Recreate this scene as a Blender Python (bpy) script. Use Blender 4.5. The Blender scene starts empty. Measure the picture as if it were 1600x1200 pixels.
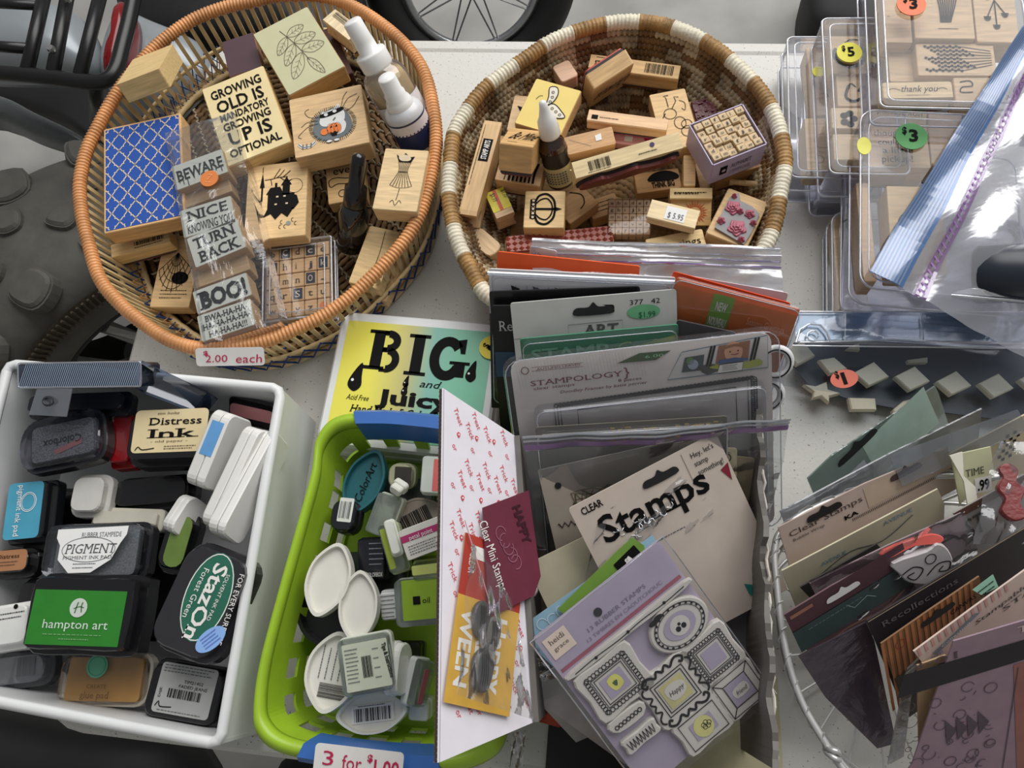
import bpy, math, random
from mathutils import Vector, Matrix
random.seed(7)
C = bpy.context.scene.collection
# ---------------------------------------------------------------- camera
F = 1250.0
TH, RO, YA = math.radians(70.04), math.radians(-16.54), math.radians(-21.25)
Z0 = 0.74                                   # table top above the floor
FW = Vector((math.sin(YA)*math.cos(TH), math.cos(YA)*math.cos(TH), -math.sin(TH)))
R0 = Vector((math.cos(YA), -math.sin(YA), 0)); U0 = R0.cross(FW)
RT = R0*math.cos(RO)+U0*math.sin(RO); UP = U0*math.cos(RO)-R0*math.sin(RO)
def ray(px, py): return (FW*F + RT*(px-800) - UP*(py-600))
def _gy(px, py):
    d = ray(px, py); return d.y/-d.z
H = 0.76/(_gy(930, 62)-_gy(430, 1184))
CAM = Vector((0, 0, Z0+H))
def P(px, py, h=0.0):
    """the point h above the table top that stands at this place of the picture"""
    d = ray(px, py); t = (H-h)/-d.z
    return CAM + d*t
def pw(q): return q if isinstance(q, Vector) else P(*q)
cam = bpy.data.cameras.new('camera'); co = bpy.data.objects.new('camera', cam); C.objects.link(co)
cam.sensor_width = 36; cam.lens = 36*F/1600; cam.clip_start = .01
co.matrix_world = Matrix.Translation(CAM) @ Matrix((RT, UP, -FW)).transposed().to_4x4()
sc = bpy.context.scene; sc.camera = co
# ---------------------------------------------------------------- world, daylight, exposure
w = bpy.data.worlds.new('world'); sc.world = w; w.use_nodes = True
w.node_tree.nodes['Background'].inputs[0].default_value = (.90, .92, .95, 1)
w.node_tree.nodes['Background'].inputs[1].default_value = .26
def area(name, loc, to, sx, sy, e, col=(1, 1, 1)):
    l = bpy.data.lights.new(name, 'AREA'); l.shape = 'RECTANGLE'; l.size = sx; l.size_y = sy; l.energy = e; l.color = col
    o = bpy.data.objects.new(name, l); C.objects.link(o); o.location = loc
    o.rotation_euler = (Vector(to)-Vector(loc)).to_track_quat('-Z', 'Y').to_euler(); return o
area('high_back_daylight', (.6, 2.1, 2.9), (.1, .3, Z0), 3.4, 2.4, 112, (1, .985, .96))  # large unseen lamp for the daylight from behind and above the table
sc.view_settings.view_transform = 'Standard'; sc.view_settings.look = 'None'
sc.view_settings.exposure = 0.0; sc.view_settings.gamma = 1; sc.view_settings.use_curve_mapping = False
sc.cycles.transparent_max_bounces = 40
sc.cycles.max_bounces = 8

# ---------------------------------------------------------------- materials
def lin(c):
    return tuple(((x/255)/12.92 if x/255 <= .04045 else ((x/255+.055)/1.055)**2.4) for x in c)+(1,)
MC = {}
def _new(key, name):
    m = bpy.data.materials.new(name); m.use_nodes = True; MC[key] = m
    nt = m.node_tree; return m, nt, nt.nodes['Principled BSDF']
def _noise(nt, scale, detail=3, stretch=None, coord='Object'):
    tc = nt.nodes.new('ShaderNodeTexCoord'); mp = nt.nodes.new('ShaderNodeMapping'); n = nt.nodes.new('ShaderNodeTexNoise')
    nt.links.new(tc.outputs[coord], mp.inputs[0]); nt.links.new(mp.outputs[0], n.inputs[0])
    mp.inputs['Scale'].default_value = stretch or (1, 1, 1)
    n.inputs['Scale'].default_value = scale; n.inputs['Detail'].default_value = detail
    return n
def mat(c, rough=.5, metal=0, var=.06, scale=60, bump=0, bscale=300, spec=.5, kind='plain', stretch=None, coat=0):
    key = (tuple(c), rough, metal, var, scale, bump, bscale, spec, kind, stretch, coat)
    if key in MC: return MC[key]
    m, nt, b = _new(key, kind)
    b.inputs['Roughness'].default_value = rough; b.inputs['Metallic'].default_value = metal
    b.inputs['Specular IOR Level'].default_value = spec; b.inputs['Coat Weight'].default_value = coat
    n = _noise(nt, scale, 4, stretch); r = nt.nodes.new('ShaderNodeValToRGB')
    L = lin(c); e = r.color_ramp.elements
    e[0].position = .3; e[1].position = .7
    e[0].color = tuple(x*(1-2*var) for x in L[:3])+(1,); e[1].color = tuple(min(1, x*(1+var)) for x in L[:3])+(1,)
    nt.links.new(n.outputs[0], r.inputs[0]); nt.links.new(r.outputs[0], b.inputs['Base Color'])
    if bump:
        n2 = _noise(nt, bscale, 3, stretch); bp = nt.nodes.new('ShaderNodeBump'); bp.inputs['Strength'].default_value = bump
        bp.inputs['Distance'].default_value = .001
        nt.links.new(n2.outputs[0], bp.inputs['Height']); nt.links.new(bp.outputs[0], b.inputs['Normal'])
    return m
def wood(c=(214, 190, 155), var=.10, rough=.55):
    c = (min(255, c[0]*1.03), c[1]*.985, c[2]*.90)
    return mat(c, rough, 0, var, 40, .15, 60, .4, 'wood', (1, 9, 9))
def clear(tint=(245, 247, 250), haze=.06, wrinkle=.0, gloss=.10, rough=.12, wscale=28, hz=(235, 238, 242)):
    """thin clear plastic: see-through film with a sheen, a little haze and creases"""
    key = ('clear', tint, haze, wrinkle, gloss, rough, wscale, hz)
    if key in MC: return MC[key]
    m, nt, b = _new(key, 'clear_plastic'); nt.nodes.remove(b)
    out = nt.nodes['Material Output']; N = nt.nodes.new
    tr = N('ShaderNodeBsdfTransparent'); tr.inputs[0].default_value = lin(tint)
    gl = N('ShaderNodeBsdfGlossy'); gl.inputs['Roughness'].default_value = rough; gl.inputs[0].default_value = (.95, .96, 1, 1)
    df = N('ShaderNodeBsdfDiffuse'); df.inputs[0].default_value = lin(hz)
    tl = N('ShaderNodeBsdfTranslucent'); tl.inputs[0].default_value = lin(hz); mh = N('ShaderNodeMixShader'); mh.inputs[0].default_value = .5
    nt.links.new(df.outputs[0], mh.inputs[1]); nt.links.new(tl.outputs[0], mh.inputs[2])
    lw = N('ShaderNodeLayerWeight'); lw.inputs[0].default_value = .25
    ma = N('ShaderNodeMath'); ma.operation = 'MULTIPLY_ADD'; ma.inputs[1].default_value = .75; ma.inputs[2].default_value = gloss; ma.use_clamp = True
    nt.links.new(lw.outputs['Fresnel'], ma.inputs[0])
    m1 = N('ShaderNodeMixShader'); m1.inputs[0].default_value = haze
    nt.links.new(tr.outputs[0], m1.inputs[1]); nt.links.new(mh.outputs[0], m1.inputs[2])
    m2 = N('ShaderNodeMixShader'); nt.links.new(ma.outputs[0], m2.inputs[0])
    nt.links.new(m1.outputs[0], m2.inputs[1]); nt.links.new(gl.outputs[0], m2.inputs[2]); nt.links.new(m2.outputs[0], out.inputs[0])
    if wrinkle:
        n = _noise(nt, wscale, 5, (1, 1, 1)); n.inputs['Distortion'].default_value = 1.2
        bp = N('ShaderNodeBump'); bp.inputs['Strength'].default_value = wrinkle; bp.inputs['Distance'].default_value = .01
        nt.links.new(n.outputs[0], bp.inputs['Height'])
        for x in (gl, df): nt.links.new(bp.outputs[0], x.inputs['Normal'])
        nt.links.new(bp.outputs[0], lw.inputs['Normal'])
    return m
INK = mat((14, 13, 13), .7, var=.02, spec=.15); WHITE = mat((238, 238, 236), .45, var=.015)
BLACK = mat((14, 14, 17), .22, var=.05, coat=.4); DARK = mat((26, 26, 28), .5)
PAPER = mat((233, 230, 226), .6, var=.02)
FILM = clear((250, 251, 252), .03, .35, .03, .12, 12); CASE = clear((247, 247, 250), .025, 0, .02, .08)
BLIS = clear((251, 252, 253), .03, .15, .03, .08, 20); EDGE = clear((225, 228, 236), .38, 0, .15, .15)  # the edge plastic carries a painted highlight: whiter and hazier than the case

# ---------------------------------------------------------------- mesh helpers
class G:
    def __init__(s): s.v = []; s.f = []
    def add(s, v, f):
        o = len(s.v); s.v += [tuple(x) for x in v]; s.f += [tuple(i+o for i in q) for q in f]; return s
    def box(s, x0, y0, z0, x1, y1, z1):
        return s.add([(x, y, z) for z in (z0, z1) for y in (y0, y1) for x in (x0, x1)],
                     [(0, 2, 3, 1), (4, 5, 7, 6), (0, 1, 5, 4), (2, 6, 7, 3), (0, 4, 6, 2), (1, 3, 7, 5)])
    def prism(s, out, z0, z1, ch=0.0, chb=0.0):
        """closed prism over a 2D outline (counter-clockwise) with chamfered top"""
        n = len(out); cx = sum(p[0] for p in out)/n; cy = sum(p[1] for p in out)/n
        def ins(p, d):
            r = math.hypot(p[0]-cx, p[1]-cy) or 1; return (p[0]-(p[0]-cx)/r*d, p[1]-(p[1]-cy)/r*d)
        L = []
        if chb: L.append([ins(p, chb)+(z0,) for p in out])
        L.append([tuple(p)+(z0+chb,) for p in out]); L.append([tuple(p)+(z1-ch,) for p in out])
        if ch: L.append([ins(p, ch)+(z1,) for p in out])
        v = [q for l in L for q in l]; f = [tuple(reversed(range(n)))]
        for k in range(len(L)-1):
            for i in range(n):
                j = (i+1) % n; f.append((k*n+i, k*n+j, (k+1)*n+j, (k+1)*n+i))
        f.append(tuple((len(L)-1)*n+i for i in range(n)))
        return s.add(v, f)
    def loops(s, L, closed=True, capa=False, capb=False):
        """skin between point loops of equal length"""
        n = len(L[0]); v = [q for l in L for q in l]; f = []
        for k in range(len(L)-1):
            for i in range(n if closed else n-1):
                j = (i+1) % n; f.append((k*n+i, k*n+j, (k+1)*n+j, (k+1)*n+i))
        if capa: f.append(tuple(reversed(range(n))))
        if capb: f.append(tuple((len(L)-1)*n+i for i in range(n)))
        return s.add(v, f)
    def tube(s, path, r, closed=False, seg=6, rf=None):
        n = len(path); path = [Vector(p) for p in path]; L = []; up = Vector((0.013, .02, 1)).normalized()
        for i, p in enumerate(path):
            a = path[(i-1) % n] if (closed or i) else p; b = path[(i+1) % n] if (closed or i < n-1) else p
            t = (b-a).normalized() if (b-a).length > 1e-9 else Vector((1, 0, 0))
            x = t.cross(up)
            if x.length < .05: x = t.cross(Vector((1, 0, 0)))
            x.normalize(); y = x.cross(t)
            rr_ = r*(rf(i) if rf else 1)
            L.append([p+(x*math.cos(q*2*math.pi/seg)+y*math.sin(q*2*math.pi/seg))*rr_ for q in range(seg)])
        if closed: L.append(L[0])
        return s.loops(L, True, not closed, not closed)
    def lathe(s, prof, seg=24, org=(0, 0, 0)):
        L = [[(org[0]+r*math.cos(2*math.pi*i/seg), org[1]+r*math.sin(2*math.pi*i/seg), org[2]+z) for i in range(seg)] for r, z in prof]
        return s.loops(L, True, True, True)
    def grid(s, fn, nu, nv):
        return s.add([fn(i/nu, j/nv) for j in range(nv+1) for i in range(nu+1)],
                     [(j*(nu+1)+i, j*(nu+1)+i+1, (j+1)*(nu+1)+i+1, (j+1)*(nu+1)+i) for j in range(nv) for i in range(nu)])
    def build(s, name, m, parent=None, smooth=False, solid=0):
        me = bpy.data.meshes.new(name); me.from_pydata(s.v, [], s.f); me.materials.append(m)
        if smooth: me.polygons.foreach_set('use_smooth', [True]*len(me.polygons))
        me.update(); o = bpy.data.objects.new(name, me); C.objects.link(o)
        if parent: o.parent = parent
        if solid:
            md = o.modifiers.new('solid', 'SOLIDIFY'); md.thickness = solid; md.offset = 0
        return o
def rr(w, l, r=.002, n=2, cx=0, cy=0):
    """rounded rectangle outline, counter-clockwise"""
    r = min(r, w/2-1e-4, l/2-1e-4); p = []
    for qx, qy, a in ((1, -1, -90), (1, 1, 0), (-1, 1, 90), (-1, -1, 180)):
        for k in range(n+1):
            t = math.radians(a+90*k/n); p.append((cx+qx*(w/2-r)+r*math.cos(t), cy+qy*(l/2-r)+r*math.sin(t)))
    return p
def crom(pts, n, closed=True):
    """smooth curve through points"""
    out = []; N = len(pts); pts = [Vector(p) for p in pts]; segs = N if closed else N-1
    for i in range(segs):
        g = (lambda k: pts[k % N]) if closed else (lambda k: pts[max(0, min(N-1, k))])
        a, b, c, d = g(i-1), g(i), g(i+1), g(i+2)
        for k in range(n):
            t = k/n; out.append(.5*((2*b)+(c-a)*t+(2*a-5*b+4*c-d)*t*t+(3*b-a-3*c+d)*t**3))
    if not closed: out.append(pts[-1])
    return out
def resample(pts, n):
    """n points evenly along a closed curve"""
    P_ = pts+[pts[0]]; d = [0]
    for i in range(len(P_)-1): d.append(d[-1]+(P_[i+1]-P_[i]).length)
    out = []; j = 0
    for k in range(n):
        t = d[-1]*k/n
        while d[j+1] < t: j += 1
        q = (t-d[j])/(d[j+1]-d[j]+1e-12); out.append(P_[j].lerp(P_[j+1], q))
    return out

# ---------------------------------------------------------------- things and frames
def thing(name, label, cat, M=None, group=None):
    o = bpy.data.objects.new(name, None); C.objects.link(o); o.empty_display_size = .02
    o['label'] = label; o['category'] = cat
    if group: o['group'] = group
    if M is not None: o.matrix_world = M
    return o
def tag(o, label, cat, group=None):
    o['label'] = label; o['category'] = cat
    if group: o['group'] = group
    return o
def frame3(a, b, c, t=0.0):
    """corner points top-left, top-right, bottom-left of a rectangle -> frame at the centre of its underside, width, length"""
    A, B, D = (pw(q) for q in (a, b, c))
    X = (B-A); w_ = X.length; X.normalize(); Y = A-D; Y -= X*Y.dot(X); l_ = Y.length; Y.normalize(); Z = X.cross(Y)
    O = A+X*w_/2-Y*l_/2-Z*t
    return Matrix((X, Y, Z)).transposed().to_4x4().copy() if False else Matrix.Translation(O) @ Matrix((X, Y, Z)).transposed().to_4x4(), w_, l_
def solve3(a, b, c, lo=-.06, hi=.06):
    """height of c that makes the corner at a square"""
    A = P(*a); B = P(*b); best = None
    for k in range(241):
        h = c[2]+lo+(hi-lo)*k/240; D = P(c[0], c[1], h); u = (B-A).normalized(); v = (D-A).normalized()
        s_ = abs(u.dot(v))+abs(h-c[2])*.2
        if best is None or s_ < best[0]: best = (s_, h)
    return (c[0], c[1], best[1])

# ---------------------------------------------------------------- flat print: lettering and line art as thin geometry
TC = {}
def text_geo(s, bold=0, serif=0):
    key = (s, bold, serif)
    if key in TC: return TC[key]
    cu = bpy.data.curves.new('t', 'FONT'); cu.body = s; cu.size = 1; cu.resolution_u = 2; cu.offset = bold; cu.fill_mode = 'FRONT'
    o = bpy.data.objects.new('t', cu); C.objects.link(o)
    me = bpy.data.meshes.new_from_object(o)
    v = [(p.co.x, p.co.y) for p in me.vertices]; f = [tuple(p.vertices) for p in me.polygons]
    if serif and v:
        cnt = {}
        for q in f:
            for i in range(len(q)):
                e = tuple(sorted((q[i], q[(i+1) % len(q)]))); cnt[e] = cnt.get(e, 0)+1
        th = .05+bold*.5
        for (i, j), k in cnt.items():
            if k != 1: continue
            (x0, y0), (x1, y1) = v[i], v[j]
            if abs(y0-y1) > .004 or abs(x0-x1) < .02 or abs(x0-x1) > .3: continue
            if x0 > x1: x0, x1 = x1, x0
            for yy, sg in ((-bold, 1), (.7+bold, -1), (.5+bold, -1)):
                if abs(y0-yy) < .03:
                    n = len(v); e = .075*serif
                    v += [(x0-e, y0), (x1+e, y0), (x1+e, y0+sg*th), (x0-e, y0+sg*th)]
                    f.append((n, n+1, n+2, n+3) if sg > 0 else (n+3, n+2, n+1, n))
    bpy.data.objects.remove(o); bpy.data.curves.remove(cu); bpy.data.meshes.remove(me)
    if v:
        x0 = min(p[0] for p in v); x1 = max(p[0] for p in v)
    else: x0, x1 = 0, 1
    TC[key] = (v, f, x0, x1); return TC[key]
class Face:
    """draws on a w x l rectangle; u, v run 0..1 from the top-left corner"""
    def __init__(s, w_, l_, z, parent, name='printed_design'):
        s.w, s.l, s.z, s.parent, s.name = w_, l_, z, parent, name; s.L = {}; s.oy = 0
    def g(s, m, lay): return s.L.setdefault((id(m), lay), (m, G()))[1]
    def pt(s, u, v): return (-s.w/2+u*s.w, s.l/2-v*s.l+s.oy)
    def put(s, pts, faces, m, lay=0):
        z = s.z+.0003+.0002*lay; s.g(m, lay).add([(x, y, z) for x, y in pts], faces)
    def txt(s, t, u, v, wf, hf, m=None, bold=0, serif=0, shear=0, rot=0, lay=1):
        """text with its baseline-left at (u, v), wf wide and hf tall (fractions of the face)"""
        V, Fc, x0, x1 = text_geo(t, bold, serif)
        if not V: return
        ox, oy = s.pt(u, v); sx = wf*s.w/(x1-x0); sy = hf*s.l/.7; c, q = math.cos(math.radians(rot)), math.sin(math.radians(rot))
        pts = []
        for x, y in V:
            a = (x-x0)*sx+shear*y*sy; b = y*sy; pts.append((ox+a*c-b*q, oy+a*q+b*c))
        s.put(pts, Fc, m or INK, lay)
    def line(s, pts, wd, m=None, closed=False, lay=1, smooth=0):
        """a drawn line wd metres wide"""
        p = [Vector(s.pt(*q)) for q in pts]
        if smooth: p = crom(p, smooth, closed)
        if closed: p = p+[p[0]]
        v = []; n = len(p)
        for i in range(n):
            a = p[max(0, i-1)]; b = p[min(n-1, i+1)]
            if closed and (i == 0 or i == n-1): a, b = p[-2], p[1]
            t = (b-a); t = t.normalized() if t.length > 1e-9 else Vector((1, 0)); nn = Vector((-t.y, t.x))*wd/2
            v += [tuple(p[i]-nn), tuple(p[i]+nn)]
        s.put(v, [(2*i, 2*i+2, 2*i+3, 2*i+1) for i in range(n-1)], m or INK, lay)
    def poly(s, pts, m=None, lay=1, smooth=0):
        p = [Vector(s.pt(*q)) for q in pts]
        if smooth: p = crom(p, smooth, True)
        if sum(p[i].x*p[(i+1) % len(p)].y-p[(i+1) % len(p)].x*p[i].y for i in range(len(p))) < 0: p.reverse()
        s.put([tuple(q) for q in p], [tuple(range(len(p)))], m or INK, lay)
    def rect(s, u0, v0, u1, v1, m=None, lay=0): s.poly([(u0, v0), (u1, v0), (u1, v1), (u0, v1)], m, lay)
    def disc(s, u, v, r, m=None, lay=1, ry=None, rot=0, n=20):
        x, y = s.pt(u, v); ry = ry or r; c, q = math.cos(math.radians(rot)), math.sin(math.radians(rot))
        pts = [(r*math.cos(2*math.pi*i/n), ry*math.sin(2*math.pi*i/n)) for i in range(n)]
        s.put([(x+a*c-b*q, y+a*q+b*c) for a, b in pts], [tuple(range(n))], m or INK, lay)
    def ring(s, u, v, r, wd, m=None, lay=1, ry=None, rot=0, a0=0, a1=360, n=28):
        x, y = s.pt(u, v); ry = ry or r; c, q = math.cos(math.radians(rot)), math.sin(math.radians(rot)); V = []
        for i in range(n+1):
            t = math.radians(a0+(a1-a0)*i/n)
            for d in (-wd/2, wd/2):
                a, b = (r+d)*math.cos(t), (ry+d)*math.sin(t); V.append((x+a*c-b*q, y+a*q+b*c))
        s.put(V, [(2*i, 2*i+1, 2*i+3, 2*i+2) for i in range(n)], m or INK, lay)
    def bars(s, u0, v0, u1, v1, m=None, seed=1, n=26, lay=1):
        r = random.Random(seed); ws = [r.choice((1, 1, 2, 3)) for _ in range(2*n)]; T = sum(ws); x = 0
        for i, k in enumerate(ws):
            if i % 2 == 0: s.rect(u0+(u1-u0)*x/T, v0, u0+(u1-u0)*(x+k)/T, v1, m or INK, lay)
            x += k
    def small(s, u0, v0, u1, v1, rows, m=None, seed=1, lay=1):
        """lines of fine print too small to read"""
        r = random.Random(seed); dv = (v1-v0)/rows
        for k in range(rows):
            u = u0; e = u1-(u1-u0)*r.random()*.3
            while u < e:
                k_ = (u1-u0)*(.03+.05*r.random()); s.rect(u, v0+dv*(k+.35), min(u+k_, e), v0+dv*(k+.35)+min(dv*.3, .0008/s.l), m or INK, lay); u += k_+(u1-u0)*.02
    def done(s):
        return [g.build(s.name, m, s.parent) for m, g in s.L.values()]

# ================================================================ the setting
concrete = mat((165, 164, 160), .8, 0, .12, 6, .3, 40)
o = G().box(-4, -3, -.06, 4, 5, 0).build('floor', concrete); o['kind'] = 'structure'
plaster = mat((196, 194, 188), .8, var=.04)
for nm, b_ in (('wall_left', (-4.1, -3, 0, -4, 5, 3)), ('wall_right', (4, -3, 0, 4.1, 5, 3)), ('wall_front', (-4, -3.1, 0, 4, -3, 3))):
    o = G().box(*b_).build(nm, plaster); o['kind'] = 'structure'
# folding table with a raised lip along its edge
yb = P(930, 62).y; yf = yb-.76
xl = P(204, 540).x; xr = xl+1.52; TX, TY = (xl+xr)/2, (yb+yf)/2
tb = thing('folding_table', 'speckled off-white plastic folding table that carries all the baskets and boxes', 'table', Matrix.Translation((TX, TY, 0)))
tm, nt, b = _new('tabletop', 'speckled_plastic'); b.inputs['Roughness'].default_value = .42
n1 = _noise(nt, 420, 2); r1 = nt.nodes.new('ShaderNodeValToRGB'); e = r1.color_ramp.elements
e[0].position = .27; e[1].position = .33; e[0].color = lin((120, 114, 106)); e[1].color = lin((205, 204, 198))
nt.links.new(n1.outputs[0], r1.inputs[0]); nt.links.new(r1.outputs[0], b.inputs['Base Color'])
n2 = _noise(nt, 250, 3); bp = nt.nodes.new('ShaderNodeBump'); bp.inputs['Strength'].default_value = .25; bp.inputs['Distance'].default_value = .0008
nt.links.new(n2.outputs[0], bp.inputs['Height']); nt.links.new(bp.outputs[0], b.inputs['Normal'])
L_ = [[(x, y, z) for x, y in rr(1.52-2*i, .76-2*i, .05-i*.5, 5)] for z, i in ((Z0-.045, .004), (Z0-.045, 0), (Z0-.004, 0), (Z0, .004), (Z0, .014), (Z0-.0015, .018))]
G().loops(L_, True, True, True).build('table_top', tm, tb)
for sx in (-1, 1):
    for sy in (-1, 1):
        G().tube([(sx*.62, sy*.27, Z0-.05), (sx*.68, sy*.27, .01)], .014, seg=10).build('leg', mat((120, 122, 125), .4, .7), tb)
    G().tube([(sx*.66, -.27, .2), (sx*.66, .27, .2)], .011, seg=8).build('leg_brace', mat((120, 122, 125), .4, .7), tb)
def onT(px, py): return P(px, py, 0)

# ---------------------------------------------------------------- vehicle behind the table, left
gl_black = mat((20, 20, 22), .35, var=.05); rubberm = mat((88, 86, 80), .75, 0, .12, 30, .35, 120); satin = mat((150, 156, 160), .3, .2, .06, 8)
def W(px, py, z): return P(px, py, z-Z0)
rack = thing('luggage_rack', 'black tubular luggage rack of the quad bike at the upper left corner', 'rack', Matrix.Translation(W(90, 60, .70)))
org = W(90, 60, .70)
def rt(path, r, name, m=gl_black, **k):
    return G().tube([Vector(W(*p))-org for p in path], r, seg=8, **k).build(name, m, rack, True)
zr = .70
fr = crom([W(-60, 112, zr), W(0, 114, zr), W(80, 121, zr), W(140, 128, zr), W(168, 124, zr), W(182, 106, zr), W(192, 70, zr), W(202, 30, zr), W(212, -20, zr)], 6, False)
G().tube([p-org for p in fr], .0095, seg=10).build('outer_frame', gl_black, rack, True)
for a, b_ in (((42, 112), (72, -20)), ((82, 118), (108, -20)), ((124, 122), (160, -20))):
    G().tube([W(a[0], a[1], zr)-org, W(b_[0], b_[1], zr)-org], .0085, seg=8, rf=lambda i: 1).build('rack_bar', gl_black, rack, True)
rt([(-40, 70, zr), (45, 76, zr)], .007, 'cross_bar'); rt([(-40, 4, zr), (62, 9, zr)], .006, 'cross_bar')
rt([(150, 128, zr), (149, 190, .45)], .009, 'rack_strut')
for px, py in ((82, 79), (107, 1)):
    G().lathe([(.0001, .006), (.004, .006), (.005, .003), (.005, 0)], 12, tuple(W(px, py, zr+.008)-org)).build('bolt', mat((190, 190, 190), .25, .9), rack)
def blob(name, label, cat, pts, z, th, m, bulge=.03, zt=None):
    """a moulded body panel: outline in plan, domed top, real thickness"""
    q = crom([W(x, y, z) for x, y in pts], 6); c = sum(q, Vector())/len(q)
    t = thing(name, label, cat, Matrix.Translation(c-Vector((0, 0, th)))) if cat else None
    L = []
    for s, dz in ((.97, 0), (1, th*.4), (1, th), (.93, th+bulge*.4), (.75, th+bulge*.75), (.5, th+bulge*.93), (.2, th+bulge)):
        L.append([((p.x-c.x)*s, (p.y-c.y)*s, dz) for p in q])
    return t, G().loops(L, True, True, True).build('body_shell', m, t, True)
blob('rear_fender', 'silver plastic fender under the black luggage rack at the upper left', 'fender', [(-80, 30), (20, 14), (120, 25), (150, 70), (140, 112), (60, 118), (-80, 105)], .55, .03, satin, .05)
blob('side_fairing', 'silver grey fairing between the luggage rack and the round rattan basket', 'fairing', [(195, 30), (250, 45), (330, 85), (330, 140), (230, 170), (170, 140), (165, 90)], .52, .05, satin, .05)
t, _ = blob('lower_fairing', 'narrow grey fairing low at the left edge below the rack', 'panel', [(-60, 140), (10, 155), (60, 180), (130, 215), (125, 232), (60, 215), (0, 190), (-60, 180)], .4, .03, mat((92, 98, 98), .35, var=.05), .02)
blob('tail_light', 'red tail light inside the corner of the black rack', 'light', [(186, 12), (200, 8), (206, 40), (196, 95), (180, 118), (166, 118), (168, 95), (182, 60)], .60, .03, mat((120, 16, 18), .15), .02)
blob('engine_cover', 'dark plastic cover under the rack next to the floor', 'cover', [(-60, 125), (100, 128), (220, 150), (230, 260), (190, 260), (90, 200), (-60, 150)], .25, .10, mat((16, 16, 18), .45), .04)
blob('seat', 'black seat behind the round rattan basket at the top', 'seat', [(200, -60), (400, -90), (545, -60), (555, 60), (520, 90), (420, 60), (215, 60)], .40, .12, mat((17, 17, 19), .5, bump=.3, bscale=500), .04)
# front wheel of the quad: big knobby tyre
ax = (W(190, 470, .45)-W(80, 330, .45)); ax.z = 0; ax.normalize(); cz = .285
cc = W(30, 368, .56); cc = Vector((cc.x, cc.y, cz)) - ax*.0
fwd = Vector((-ax.y, ax.x, 0)); up = Vector((0, 0, 1))
M_t = Matrix((ax, fwd, up)).transposed().to_4x4(); M_t.translation = cc
ty = thing('quad_bike_wheel', 'big knobby tyre with a grey spoked rim standing left of the table', 'wheel', M_t)
prof = [(-.115, .17), (-.122, .20), (-.118, .235), (-.10, .262), (-.06, .275), (0, .278), (.06, .275), (.10, .262), (.118, .235), (.124, .205), (.122, .195), (.118, .17), (.10, .15)]
def wheelsurf(prof, n=96): return [[(a, r*math.cos(2*math.pi*i/n), r*math.sin(2*math.pi*i/n)) for a, r in prof] for i in range(n+1)]
G().loops(wheelsurf(prof), False).build('tyre', rubberm, ty, True)
G().loops(wheelsurf([(.124, .245), (.1275, .235), (.1275, .228), (.124, .216)], 96), False).build('tyre_band', mat((66, 56, 44), .8, 0, .2, 90, .3), ty)
for i in range(150):                                     # fine ribs round the sidewall
    pass
rg = G()
for i in range(170):
    a = 2*math.pi*i/170
    for k in (0,):
        c_, s_ = math.cos(a), math.sin(a); d = .0016
        q = [(.1265, r*c_-dd*s_, r*s_+dd*c_) for r, dd in ((.217, -d), (.217, d), (.243, d), (.243, -d))]
        rg.add(q+[(x+.003, y, z) for x, y, z in q], [(4, 5, 6, 7), (0, 1, 5, 4), (1, 2, 6, 5), (2, 3, 7, 6), (3, 0, 4, 7)])
o = rg.build('tyre_ribs', mat((74, 64, 50), .8), ty); o['kind'] = 'stuff'
knob = None
def kn(ang, a0, wA, lF, hR, tw=0):
    g = G(); out = [(-wA/2, -lF*.3), (-wA*.2, -lF/2), (wA*.35, -lF*.42), (wA/2, 0), (wA*.3, lF/2), (-wA*.35, lF*.45)]
    out = [(p.x, p.y) for p in crom([Vector((x, y, 0)) for x, y in out], 3)]; g.prism(out, -.004, hR*.7, 0); g.prism([(x*.9, y*.9) for x, y in out], hR*.7, hR, .004)
    ob = g.build('tread_block', rubberm, ty)
    r = .272 if abs(a0) < .07 else .262
    c_, s_ = math.cos(ang), math.sin(ang)
    X = Vector((1, 0, 0)); Zr = Vector((0, c_, s_)); Yr = Zr.cross(X)
    Mk = Matrix((X, Yr, Zr)).transposed().to_4x4(); Mk.translation = Vector((a0, r*c_, r*s_))
    ob.matrix_parent_inverse = Matrix(); ob.matrix_local = Mk @ Matrix.Rotation(tw, 4, 'Z')
for i in range(15):
    a = 2*math.pi*i/15
    kn(a, .085, .062, .055, .02, .3); kn(a+.21, -.085, .062, .055, .02, -.3); kn(a+.1, .02, .04, .035, .016, .6); kn(a+.31, -.025, .04, .035, .016, -.5)
alloy = mat((150, 150, 146), .35, .5)
G().loops(wheelsurf([(.085, .172), (.116, .170), (.116, .160), (.08, .150), (.03, .150)], 64), False).build('rim', mat((40, 40, 42), .4, .3), ty, True)
for i in range(6):
    a = 2*math.pi*i/6+.3; g = G(); c_, s_ = math.cos(a), math.sin(a)
    for d in (-.28, .28):
        c2, s2 = math.cos(a+d), math.sin(a+d); c3, s3 = math.cos(a+d*.5), math.sin(a+d*.5)
        g.tube([(.10, .03*c_, .03*s_), (.112, .08*c3, .08*s3), (.108, .155*c2, .155*s2)], .011, seg=6)
    g.build('spoke', alloy, ty)
G().loops(wheelsurf([(.07, .045), (.118, .042), (.122, .03), (.122, .001)], 24), False).build('hub', alloy, ty, True)
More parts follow.
